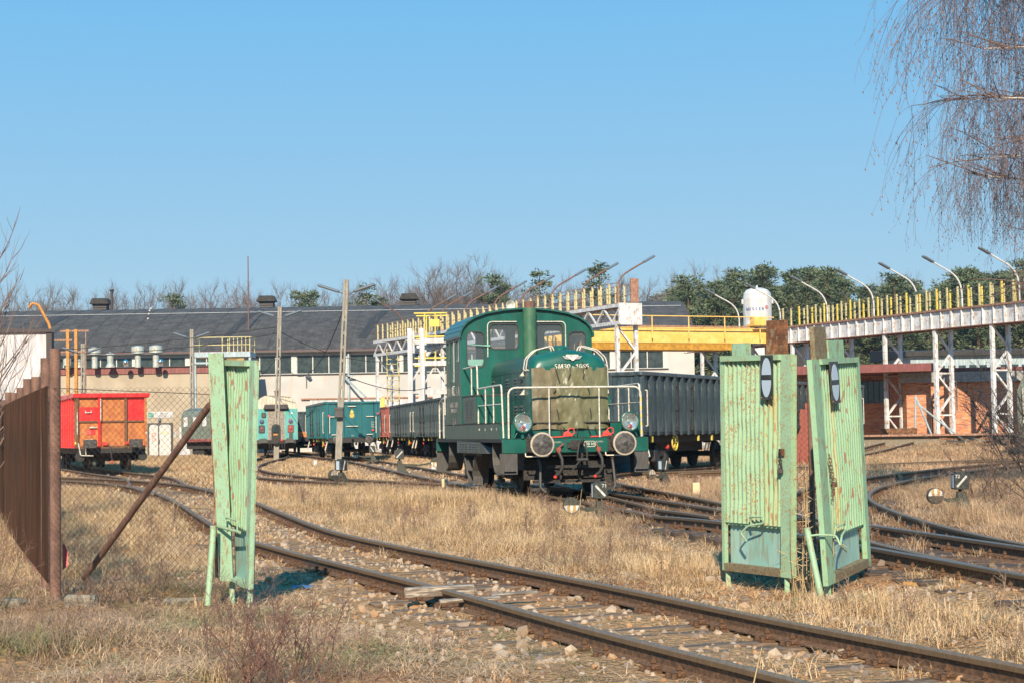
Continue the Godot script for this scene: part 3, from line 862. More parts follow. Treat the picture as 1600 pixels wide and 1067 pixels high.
func ring(b: MB, hole: PackedVector2Array, grow: float, xf: Transform3D, z0: float, z1: float) -> void:
	var outer: PackedVector2Array = Geometry2D.offset_polygon(hole, grow, Geometry2D.JOIN_ROUND)[0]
	var my := 0.0
	for p in hole: my += p.y / hole.size()
	for part in [[-99.0, my], [my, 99.0]]:
		var cell := PackedVector2Array([Vector2(-99, part[0]), Vector2(99, part[0]), Vector2(99, part[1]), Vector2(-99, part[1])])
		for q in Geometry2D.intersect_polygons(outer, cell):
			for w in Geometry2D.clip_polygons(q, hole): b.prism(w, xf, z0, z1)

func bent(p: Array, r := 0.07, k := 4) -> Array:   # round the corners of a bent tube
	var out := [p[0]]
	for i in range(1, p.size() - 1):
		var a: Vector3 = p[i - 1] - p[i]
		var c: Vector3 = p[i + 1] - p[i]
		var q := minf(r, minf(a.length(), c.length()) * 0.45)
		var s: Vector3 = p[i] + a.normalized() * q
		var e: Vector3 = p[i] + c.normalized() * q
		for j in k + 1:
			var t := j / float(k)
			out.append(s.lerp(p[i], t).lerp(p[i].lerp(e, t), t))
	out.append(p[p.size() - 1])
	return out

func pipe(called: String, p: Array, r, m: Material, parent: Node, k := 8) -> MeshInstance3D:
	var b := MB.new()
	b.tube(p, r, k)
	return obj(called, b, m, parent)

func wheelset(parent: Node, z: float, r: float, m: Material, half := 0.75) -> void:
	for s in [-1.0, 1.0]:
		var b := MB.new()
		b.lathe([Vector2(0.0, -0.07), Vector2(r * 0.8, -0.06), Vector2(r * 0.86, -0.065), Vector2(r + 0.03, -0.065), Vector2(r + 0.03, -0.03), Vector2(r, -0.025), Vector2(r - 0.012, 0.065), Vector2(r * 0.86, 0.07), Vector2(r * 0.8, 0.03), Vector2(r * 0.3, 0.05), Vector2(r * 0.26, 0.09), Vector2(0, 0.09)], Transform3D(Basis(Vector3(0, 0, -s), Vector3(s, 0, 0), Vector3(0, -1, 0)), Vector3(half * s, r, z)), 22)
		obj("wheel", b, m, parent)
	var a := MB.new()
	a.cyl(Vector3(-half, r, z), Vector3(half, r, z), 0.085, 10)
	obj("axle", a, m, parent)

func facing(at: Vector3) -> Transform3D:   # a lathe that points forward
	return Transform3D(Basis(Vector3(1, 0, 0), Vector3(0, 0, 1), Vector3(0, -1, 0)), at)

func make_loco() -> void:
	var o := thing("locomotive", "green diesel shunting locomotive with an olive tarpaulin over its radiator", "locomotive", V(1.306, 0.17, 37.3), 13.0)
	var id := Transform3D.IDENTITY
	var side := Transform3D(Basis(Vector3(0, 0, 1), Vector3(0, 1, 0), Vector3(-1, 0, 0)), Vector3.ZERO)   # drawing (z, y) onto planes across x: depth runs to -x
	# frame and running boards
	var b := MB.new()
	b.cbox(Vector3(0, 1.02, -0.05), Vector3(3.14, 0.30, 0.10), 0.012)
	var beam := obj("buffer_beam", b, M.loco_green, o)
	b = MB.new()
	b.cbox(Vector3(0, 1.02, -7.45), Vector3(3.14, 0.30, 0.10), 0.012)
	obj("buffer_beam", b, M.loco_green, o)
	b = MB.new()
	for s in [-1.0, 1.0]:
		b.span(Vector3(1.53 * s - 0.03, 1.10, -7.40), Vector3(1.53 * s + 0.03, 1.17, -0.10))
	b.span(Vector3(-1.1, 0.80, -7.38), Vector3(1.1, 1.12, -0.10))  # solid box added inside the frame to block light underneath
	obj("underframe", b, M.under, o)
	b = MB.new()
	for s in [-1.0, 1.0]:
		b.span(Vector3(1.55 * s - 0.012, 1.172, -6.3), Vector3(1.55 * s + 0.012, 1.485, -0.36))
	obj("valance", b, M.loco_side, o)
	b = MB.new()
	b.span(Vector3(-1.562, 1.487, -6.3), Vector3(1.562, 1.51, -0.345))
	b.span(Vector3(-1.56, 1.172, -7.40), Vector3(1.56, 1.19, -6.31))
	obj("running_board", b, M.under, o)
	b = MB.new()
	for s in [-1.0, 1.0]: b.span(Vector3(0.85 * s, 1.172, -0.385), Vector3(1.538 * s, 1.485, -0.36))
	b.span(Vector3(-0.84, 1.172, -0.44), Vector3(0.84, 1.33, -0.415))
	obj("front_step_board", b, M.loco_green, o)
	b = MB.new()
	b.span(Vector3(-1.5, 1.172, -0.34), Vector3(1.5, 1.182, -0.0))
	obj("front_deck", b, M.under, o)
	# small lettering on the valance
	for q in [[-2.35, "1085"], [-1.75, "kg"], [-1.1, "PKP"], [-0.62, "12"]]:
		words(q[1], 0.045, 0.004, M.rail_white, o, Transform3D(Basis(Vector3(0, 0, 1), Vector3.UP, Vector3(-1, 0, 0)), Vector3(-1.564, 1.38, q[0])))
	# bonnet: rounded top, rounded nose
	var sect := func(inx: float, top: float) -> PackedVector2Array:
		var p := PackedVector2Array()
		var hw := 0.84 - inx
		var r := 0.26
		p.append(Vector2(hw, 1.19))
		p.append(Vector2(hw, 2.30))
		for i in 7:
			var a := PI * 0.5 * i / 6.0
			p.append(Vector2(hw - r + cos(a) * r, 2.64 - top + sin(a) * 0.30))
		for i in range(1, 6): p.append(Vector2(lerpf(hw - r, -(hw - r), i / 6.0), 2.94 - top + 0.10 * sin(PI * i / 6.0)))
		for i in 7:
			var a := PI * 0.5 * (6 - i) / 6.0
			p.append(Vector2(-(hw - r) - cos(a) * r, 2.64 - top + sin(a) * 0.30))
		p.append(Vector2(-hw, 2.30))
		p.append(Vector2(-hw, 1.19))
		return p
	var ss := []
	var zz := []
	for i in 6:
		var a := PI * 0.5 * i / 5.0
		ss.append(sect.call(0.10 * (1.0 - cos(PI * 0.5 - a)) , 0.26 * (1.0 - sin(a))))
		zz.append(-0.45 - 0.26 * (1.0 - cos(a)))
	var nose := MB.new()
	var hood := MB.new()
	for i in 5:
		for j in ss[0].size() - 1:
			var na := Vector2((ss[i][j + 1] - ss[i][j]).y, -(ss[i][j + 1] - ss[i][j]).x).normalized()
			nose.quad(Vector3(ss[i][j].x, ss[i][j].y, zz[i]), Vector3(ss[i][j + 1].x, ss[i][j + 1].y, zz[i]), Vector3(ss[i + 1][j + 1].x, ss[i + 1][j + 1].y, zz[i + 1]), Vector3(ss[i + 1][j].x, ss[i + 1][j].y, zz[i + 1]))
	var face: PackedVector2Array = ss[0]
	var tr := Geometry2D.triangulate_polygon(face)
	for i in range(0, tr.size(), 3):
		nose.trio(Vector3(face[tr[i]].x, face[tr[i]].y, zz[0]), Vector3(face[tr[i + 1]].x, face[tr[i + 1]].y, zz[0]), Vector3(face[tr[i + 2]].x, face[tr[i + 2]].y, zz[0]), Vector3(0, 2, -3))
	nose.prism(ss[5], id, -0.95, zz[5])
	smooth_mesh(nose, 40.0)
	var nose_o := obj("bonnet_nose", nose, M.loco_green, o)
	hood.prism(ss[5], id, -4.32, -0.953)
	smooth_mesh(hood, 40.0)
	var hood_o := obj("bonnet", hood, M.loco_side, o)
	b = MB.new()
	for s in [-1.0, 1.0]:
		b.span(Vector3(0.842 * s - 0.006, 2.02, -4.3), Vector3(0.842 * s + 0.006, 2.05, -0.96))
		b.span(Vector3(0.842 * s - 0.006, 2.60, -4.3), Vector3(0.842 * s + 0.006, 2.625, -0.96))
		for z in [-1.1, -2.1, -3.2]: b.span(Vector3(0.842 * s - 0.006, 1.5, z - 0.012), Vector3(0.842 * s + 0.006, 2.6, z + 0.012))
	obj("seam", b, M.loco_side, hood_o)
	# louvres: each a slat standing proud of the side
	for z in [-4.1, -2.68, -1.88, -1.36]:
		for part in [[1.56, 1.98], [2.10, 2.54]]:
			var lv := MB.new()
			for i in int((part[1] - part[0]) / 0.07):
				for s in [-1.0, 1.0]:
					var y: float = part[0] + 0.07 * i
					lv.hexa([Vector3(0.84 * s, y, z - 0.12), Vector3(0.872 * s, y, z - 0.12), Vector3(0.84 * s, y + 0.045, z - 0.12), Vector3(0.842 * s, y + 0.045, z - 0.12), Vector3(0.84 * s, y, z + 0.12), Vector3(0.872 * s, y, z + 0.12), Vector3(0.84 * s, y + 0.045, z + 0.12), Vector3(0.842 * s, y + 0.045, z + 0.12)], Vector3(0.85 * s, y + 0.02, z))
			obj("louvre_column", lv, M.frame_grey, hood_o)
	for y in [1.62, 2.1, 2.5]:
		b = MB.new()
		b.prism(PackedVector2Array([Vector2(0, 0), Vector2(0.10, 0), Vector2(0, 0.12)]), Transform3D(Basis(Vector3(-1, 0, 0), Vector3(0, 1, 0), Vector3(0, 0, -1)), Vector3(-0.85, y, -1.02)), 0, 0.03)
		obj("latch", b, M.rail_white, hood_o)
	# filler cap, emblem, number
	b = MB.new()
	b.lathe([Vector2(0.15, 0), Vector2(0.165, 0.02), Vector2(0.165, 0.09), Vector2(0.13, 0.125), Vector2(0.05, 0.14), Vector2(0, 0.14)], Transform3D(Basis.IDENTITY, Vector3(-0.08, 3.0, -0.95)), 18)
	obj("filler_cap", b, M.loco_green, o)
	var em := Transform3D(Basis.IDENTITY.rotated(Vector3.RIGHT, deg_to_rad(-20.0)), Vector3(0.06, 2.875, -0.448))
	b = MB.new()
	b.prism(PackedVector2Array([Vector2(-0.22, 0.02), Vector2(-0.16, -0.05), Vector2(0.0, -0.06), Vector2(0.16, -0.05), Vector2(0.22, 0.02)]), em, 0.0, 0.012)
	var wing := obj("emblem_wings", b, M.emblem_grey, nose_o)
	b = MB.new()
	b.prism(PackedVector2Array([Vector2(-0.13, 0.045), Vector2(-0.14, 0.01), Vector2(0.0, -0.10), Vector2(0.14, 0.01), Vector2(0.13, 0.045)]), em, 0.013, 0.024)
	b.prism(PackedVector2Array([Vector2(-0.02, -0.03), Vector2(0.0, -0.06), Vector2(0.02, -0.03)]), em, 0.0245, 0.027)
	obj("emblem", b, M.rail_white, nose_o)
	b = MB.new()
	for x in [-0.095, -0.05, -0.02, 0.01, 0.045, 0.095]: b.prism(PackedVector2Array([Vector2(x - 0.012, 0.0), Vector2(x + 0.012, 0.0), Vector2(x + 0.006, 0.03), Vector2(x - 0.014, 0.028)]), em, 0.0245, 0.027)
	obj("emblem_print", b, M.emblem_grey, nose_o)
	words("SM30 - 1085", 0.098, 0.006, M.rail_white, o, Transform3D(Basis.IDENTITY, Vector3(0.05, 2.68, -0.437)), "number", "Droid Sans", 700)
	# tarpaulin in three strips, hanging over the radiator
	var fn := FastNoiseLite.new()
	fn.seed = 9
	fn.frequency = 0.9
	fn.fractal_octaves = 4
	for q in [["tarpaulin_strip", -0.83, -0.30, M.tarp_left], ["tarpaulin_strip", -0.32, 0.37, M.tarp_mid], ["tarpaulin_strip", 0.355, 0.825, M.tarp_right]]:
		b = MB.new()
		var p := []
		var n1 := 22
		var n2 := 34
		for i in n1 + 1:
			var row := []
			for j in n2 + 1:
				var x: float = lerpf(q[1], q[2], i / float(n1))
				var v := j / float(n2)
				var top := 2.655 + 0.012 * sin(x * 17.0)
				if x > -0.56 and x < -0.44: top = 2.60
				if x > -0.30 and x < -0.02: top = 2.625 + 0.03 * (x + 0.3) / 0.28
				if x > 0.47 and x < 0.60: top = 2.58 + maxf(0.0, x - 0.52) * 1.2
				var y := lerpf(1.36 + 0.015 * sin(x * 9.0), top, v)
				var fold := fn.get_noise_2d(x * 2.6 + y * 0.7, y * 0.55 - x * 0.3) * 0.075 + fn.get_noise_2d(x * 7.0 + 9.0, y * 3.0 + x * 4.0) * 0.022
				fold *= 1.25 if q[3] == M.tarp_mid else 0.55
				row.append(Vector3(x, y, -0.385 + fold + (0.012 if q[3] == M.tarp_mid else 0.0) - maxf(0.0, absf(x) - 0.72) * 0.45))
			p.append(row)
		for i in n1:
			for j in n2:
				b.quad(p[i][j], p[i + 1][j], p[i + 1][j + 1], p[i][j + 1])
				for k in [[i, j], [i + 1, j], [i + 1, j + 1], [i, j + 1]]: pass
		smooth_mesh(b, 60.0)
		obj(q[0], b, q[3], nose_o)
	for q in [[-0.33, 2.62, -0.24, 2.32], [-0.02, 2.66, -0.06, 2.4], [0.27, 2.64, 0.26, 2.4], [0.24, 2.78, 0.36, 2.63], [-0.25, 1.38, -0.22, 1.24], [-0.18, 1.4, -0.12, 1.22], [0.10, 1.42, 0.11, 1.22], [0.34, 1.42, 0.42, 1.22], [0.5, 1.4, 0.56, 1.22], [-0.32, 1.78, -0.28, 1.58], [0.40, 1.80, 0.42, 1.6], [-0.34, 2.24, -0.38, 2.12], [0.36, 2.24, 0.40, 2.1], [0.76, 1.76, 0.80, 1.7]]:
		pipe("tie_strap", [Vector3(q[0], q[1], -0.34), Vector3(lerpf(q[0], q[2], 0.3) + 0.015, lerpf(q[1], q[3], 0.5), -0.33), Vector3(q[2], q[3], -0.345)], 0.011, M.hose, nose_o, 5)
	# exhaust stack and horn
	b = MB.new()
	b.lathe([Vector2(0.158, 0.0), Vector2(0.158, 1.26), Vector2(0.15, 1.275), Vector2(0.12, 1.275)], Transform3D(Basis.IDENTITY, Vector3(0.03, 2.88, -4.10)), 24)
	var st := obj("exhaust_stack", b, M.stack_green, o)
	b = MB.new()
	b.lathe([Vector2(0.12, 1.2), Vector2(0.125, 1.43), Vector2(0.11, 1.43), Vector2(0.105, 1.25)], Transform3D(Basis.IDENTITY, Vector3(0.03, 2.88, -4.10)), 20)
	obj("exhaust_pipe", b, M.pipe_rust, st)
	b = MB.new()
	b.lathe([Vector2(0.03, -0.22), Vector2(0.035, -0.08), Vector2(0.06, -0.02), Vector2(0.10, 0.02), Vector2(0.112, 0.025), Vector2(0.10, 0.015), Vector2(0.05, -0.04), Vector2(0.0, -0.06)], facing(Vector3(-0.36, 4.24, -4.35)), 20)
	b.span(Vector3(-0.38, 4.1, -4.52), Vector3(-0.34, 4.23, -4.48))
	obj("horn", b, M.white_paint, o)
	make_cab(o)
	make_loco_rails(o)
	make_loco_front(o, beam)
	make_loco_under(o)

func smooth_mesh(b: MB, degrees: float) -> void:   # round the normals of faces that meet at less than this angle
	var by := {}
	var lim := cos(deg_to_rad(degrees))
	for i in b.v.size():
		var k := (b.v[i] * 2000.0).round()
		if not by.has(k): by[k] = PackedInt32Array()
		by[k].append(i)
	var area := PackedVector3Array()
	area.resize(b.v.size())
	for i in range(0, b.v.size(), 3):
		var a := (b.v[i + 2] - b.v[i]).cross(b.v[i + 1] - b.v[i])
		for k in 3: area[i + k] = a
	var out := b.n.duplicate()
	for k in by:
		var g: PackedInt32Array = by[k]
		for i in g:
			var s := Vector3.ZERO
			for j in g:
				if b.n[i].dot(b.n[j]) >= lim: s += area[j]
			if s.length() > 1e-12: out[i] = s.normalized()
	b.n = out

func make_cab(o: Node3D) -> void:
	var half := [Vector2(-1.57, 3.52), Vector2(-1.55, 3.62), Vector2(-1.50, 3.72), Vector2(-1.40, 3.83), Vector2(-1.24, 3.93), Vector2(-0.96, 4.03), Vector2(-0.55, 4.10), Vector2(-0.15, 4.135)]
	var roof := PackedVector2Array(half)
	for i in half.size(): roof.append(Vector2(-half[half.size() - 1 - i].x, half[half.size() - 1 - i].y))
	var out := PackedVector2Array([Vector2(1.57, 1.51), Vector2(-1.57, 1.51)])
	out.append_array(roof)
	if Geometry2D.is_polygon_clockwise(out): out.reverse()
	var cab := Node3D.new()
	cab.name = "cab"
	o.add_child(cab)
	var front := [round_rect(-1.41, 2.82, -1.02, 3.62, 0.11), round_rect(-0.86, 3.24, -0.20, 3.80, 0.10), round_rect(0.22, 3.24, 0.86, 3.80, 0.10), round_rect(1.02, 2.82, 1.41, 3.62, 0.11)]
	var rear := [round_rect(-1.30, 3.0, -0.85, 3.74, 0.10), round_rect(-0.62, 3.0, -0.12, 3.78, 0.10), round_rect(0.12, 3.0, 0.62, 3.78, 0.10), round_rect(0.85, 3.0, 1.30, 3.74, 0.10)]
	var b := MB.new()
	wall(b, out, front, Transform3D.IDENTITY, -4.36, -4.30)
	obj("front_wall", b, M.loco_green, cab)
	b = MB.new()
	wall(b, out, rear, Transform3D.IDENTITY, -6.05, -5.99)
	obj("rear_wall", b, M.loco_side, cab)
	var sx := Transform3D(Basis(Vector3(0, 0, 1), Vector3(0, 1, 0), Vector3(-1, 0, 0)), Vector3.ZERO)
	var flank := PackedVector2Array([Vector2(-5.985, 1.51), Vector2(-4.365, 1.51), Vector2(-4.365, 3.52), Vector2(-5.985, 3.52)])
	var lights := [round_rect(-5.92, 2.95, -5.66, 3.44, 0.05), round_rect(-5.42, 2.50, -5.02, 3.44, 0.05), round_rect(-4.80, 2.95, -4.52, 3.44, 0.05)]
	for s in [-1.0, 1.0]:
		b = MB.new()
		wall(b, flank, lights, sx, 1.52 if s < 0 else -1.57, 1.57 if s < 0 else -1.52)
		var w := obj("side_wall", b, M.loco_side, cab)
		b = MB.new()
		for h in lights: b.prism(h, sx, 1.545 if s < 0 else -1.549, 1.549 if s < 0 else -1.545)
		obj("side_window", b, M.glass, w)
		b = MB.new()
		ring(b, round_rect(-5.50, 1.62, -4.94, 3.47, 0.05), 0.018, sx, 1.571 if s < 0 else -1.58, 1.58 if s < 0 else -1.571)
		obj("door_frame", b, M.loco_side, w)
		b = MB.new()
		b.tube(bent([Vector3(1.575 * s, 2.2, -5.0), Vector3(1.62 * s, 2.2, -5.0), Vector3(1.62 * s, 2.4, -5.0), Vector3(1.575 * s, 2.4, -5.0)], 0.02), 0.01, 6)
		obj("door_handle", b, M.rail_white, w)
	# writing on the side below the windows
	var left := func(z: float, y: float) -> Transform3D: return Transform3D(Basis(Vector3(0, 0, 1), Vector3.UP, Vector3(-1, 0, 0)), Vector3(-1.576, y, z))
	words("PROTOR S.A.", 0.20, 0.004, M.emblem_grey, cab, left.call(-5.2, 2.27))
	words("SM30 - 1085", 0.13, 0.004, M.emblem_grey, cab, left.call(-5.15, 1.96))
	words("REW. 08.2021", 0.085, 0.004, M.emblem_grey, cab, left.call(-5.15, 1.83))
	words("[ ]  II", 0.13, 0.004, M.emblem_grey, cab, left.call(-5.1, 1.58))
	# window rubbers and panes
	for h in front:
		b = MB.new()
		ring(b, h, 0.022, Transform3D.IDENTITY, -4.299, -4.285)
		var f := obj("window_frame", b, M.hose, cab)
		b = MB.new()
		b.prism(h, Transform3D.IDENTITY, -4.335, -4.331)
		obj("pane", b, M.glass, f)
	for h in rear:
		b = MB.new()
		ring(b, h, 0.022, Transform3D.IDENTITY, -6.065, -6.051)
		var f := obj("window_frame", b, M.hose, cab)
		b = MB.new()
		b.prism(h, Transform3D.IDENTITY, -6.022, -6.018)
		obj("pane", b, M.glass, f)
	for s in [-1.0, 1.0]:
		pipe("drip_rail", bent([Vector3(0.24 * s, 3.855, -4.275), Vector3(0.93 * s, 3.855, -4.275), Vector3(0.93 * s, 3.05, -4.275)], 0.12), 0.014, M.rail_white, cab, 6)
	pipe("wiper", [Vector3(-0.88, 3.30, -4.27), Vector3(-1.05, 3.31, -4.26), Vector3(-1.38, 3.34, -4.28)], [0.03, 0.014, 0.008], M.desk, cab, 6)
	# roof: a thin bowed sheet that overhangs
	b = MB.new()
	for i in roof.size() - 1:
		var n0 := Vector2(-(roof[i + 1] - roof[i]).y, (roof[i + 1] - roof[i]).x).normalized()
		if n0.y < 0: n0 = -n0
		var p0 := roof[i] + n0 * 0.004
		var p1 := roof[i + 1] + n0 * 0.004
		var q0 := roof[i] + n0 * 0.045
		var q1 := roof[i + 1] + n0 * 0.045
		b.hexa([Vector3(p0.x, p0.y, -6.15), Vector3(p1.x, p1.y, -6.15), Vector3(q0.x, q0.y, -6.15), Vector3(q1.x, q1.y, -6.15), Vector3(p0.x, p0.y, -4.2), Vector3(p1.x, p1.y, -4.2), Vector3(q0.x, q0.y, -4.2), Vector3(q1.x, q1.y, -4.2)], Vector3((p0.x + q1.x) * 0.5, (p0.y + q1.y) * 0.5, -5.2))
	smooth_mesh(b, 35.0)
	var rf := obj("roof", b, M.loco_roof, cab)
	b = MB.new()
	for s in [-1.0, 1.0]: b.span(Vector3(1.585 * s - 0.02, 3.49, -6.15), Vector3(1.585 * s + 0.02, 3.53, -4.2))
	obj("gutter", b, M.loco_roof, rf)
	# inside: floor, desk, a seat
	b = MB.new()
	b.span(Vector3(-1.5, 1.52, -5.98), Vector3(1.5, 1.56, -4.37))
	obj("cab_floor", b, M.cab_inside, cab)
	b = MB.new()
	b.prism(PackedVector2Array([Vector2(-1.40, 2.86), Vector2(-1.05, 2.86), Vector2(-1.0, 3.0), Vector2(-1.45, 3.0)]), Transform3D.IDENTITY, -4.5, -4.38)
	b.span(Vector3(-0.7, 1.56, -4.8), Vector3(0.7, 2.9, -4.40))
	obj("control_desk", b, M.desk, cab)
	b = MB.new()
	b.cbox(Vector3(0.3, 2.75, -5.3), Vector3(0.5, 0.55, 0.1), 0.04)
	b.cbox(Vector3(0.3, 2.4, -5.1), Vector3(0.5, 0.12, 0.45), 0.04)
	b.span(Vector3(0.27, 1.56, -5.15), Vector3(0.33, 2.35, -5.05))
	obj("driver_seat", b, M.cab_inside, cab)
	# low cabinet beside the cab on the left running board, and its twin on the right
	for s in [-1.0, 1.0]:
		b = MB.new()
		b.cbox(Vector3(1.195 * s, 1.82, -3.51), Vector3(0.70, 0.62, 1.56), 0.012)
		var cb := obj("battery_box", b, M.loco_side, o)
		b = MB.new()
		b.span(Vector3(1.195 * s - 0.335, 1.53, -2.728), Vector3(1.195 * s + 0.335, 2.11, -2.722))
		obj("box_front", b, M.loco_green, cb)
		b = MB.new()
		b.span(Vector3(1.195 * s - 0.36, 2.132, -4.28), Vector3(1.195 * s + 0.36, 2.155, -2.71))
		obj("box_lid", b, M.frame_grey, cb)
		b = MB.new()
		for c in [-3.72, -3.25]:
			for i in 9:
				var y := 1.62 + 0.052 * i
				b.hexa([Vector3(1.545 * s, y, c - 0.10), Vector3(1.575 * s, y, c - 0.10), Vector3(1.545 * s, y + 0.035, c - 0.10), Vector3(1.548 * s, y + 0.035, c - 0.10), Vector3(1.545 * s, y, c + 0.10), Vector3(1.575 * s, y, c + 0.10), Vector3(1.545 * s, y + 0.035, c + 0.10), Vector3(1.548 * s, y + 0.035, c + 0.10)], Vector3(1.555 * s, y + 0.015, c))
		obj("louvres", b, M.frame_grey, cb)

func make_loco_rails(o: Node3D) -> void:
	var w: Material = M.rail_white
	# front guard rail
	var g := pipe("front_handrail", bent([Vector3(-1.43, 1.17, -0.04), Vector3(-1.43, 2.23, -0.04), Vector3(1.43, 2.23, -0.04), Vector3(1.43, 1.17, -0.04)], 0.18, 6), 0.022, w, o)
	for x in [-0.56, 0.52]: pipe("rail_post", [Vector3(x, 1.17, -0.04), Vector3(x, 2.22, -0.04)], 0.017, w, g)
	b_yellow(g)
	for s in [-1.0, 1.0]:
		var x: float = 1.5 * s
		var a := pipe("side_handrail", bent([Vector3(x, 2.78, -4.28), Vector3(x, 2.80, -2.80), Vector3(x, 1.50, -2.72)], 0.10), 0.020, w, o)
		pipe("rail_post", [Vector3(x, 2.79, -3.42), Vector3(x, 2.13, -3.42)], 0.017, w, a)
		var c := pipe("side_handrail", bent([Vector3(x, 2.28, -2.73), Vector3(x, 2.30, -0.36), Vector3(x, 1.19, -0.22)], 0.10), 0.020, w, o)
		pipe("mid_rail", [Vector3(x, 1.90, -2.73), Vector3(x, 1.90, -0.33)], 0.013, w, c)
		for z in [-1.95, -1.15]: pipe("rail_post", [Vector3(x, 2.28, z), Vector3(x, 1.50, z)], 0.017, w, c)
		# behind the cab
		var d := pipe("rear_handrail", bent([Vector3(x, 1.19, -7.38), Vector3(x, 2.05, -7.38), Vector3(x, 2.15, -6.95), Vector3(x, 2.15, -6.1)], 0.15), 0.020, w, o)
		pipe("rail_post", [Vector3(x * 0.985, 1.19, -6.95), Vector3(x * 0.985, 2.14, -6.95)], 0.017, w, d)
		pipe("grab_rail", [Vector3(1.60 * s, 1.75, -6.12), Vector3(1.60 * s, 2.9, -6.12)], 0.016, w, d)
		# pairs of bows over the shoulders of the bonnet
		for z in [-0.66, -0.88]:
			pipe("bonnet_bow", bent([Vector3(0.80 * s, 2.60, z), Vector3(0.90 * s, 2.62, z), Vector3(0.86 * s, 2.86, z), Vector3(0.68 * s, 3.03, z), Vector3(0.32 * s, 3.12, z), Vector3(0.28 * s, 3.02, z)], 0.07), 0.016, w, o, 6)

func b_yellow(g: Node) -> void:
	var b := MB.new()
	for i in 5: b.cyl(Vector3(1.43, 1.25 + i * 0.17, -0.04), Vector3(1.43, 1.31 + i * 0.17, -0.04), 0.0235, 8)
	obj("yellow_band", b, M.yellow, g)

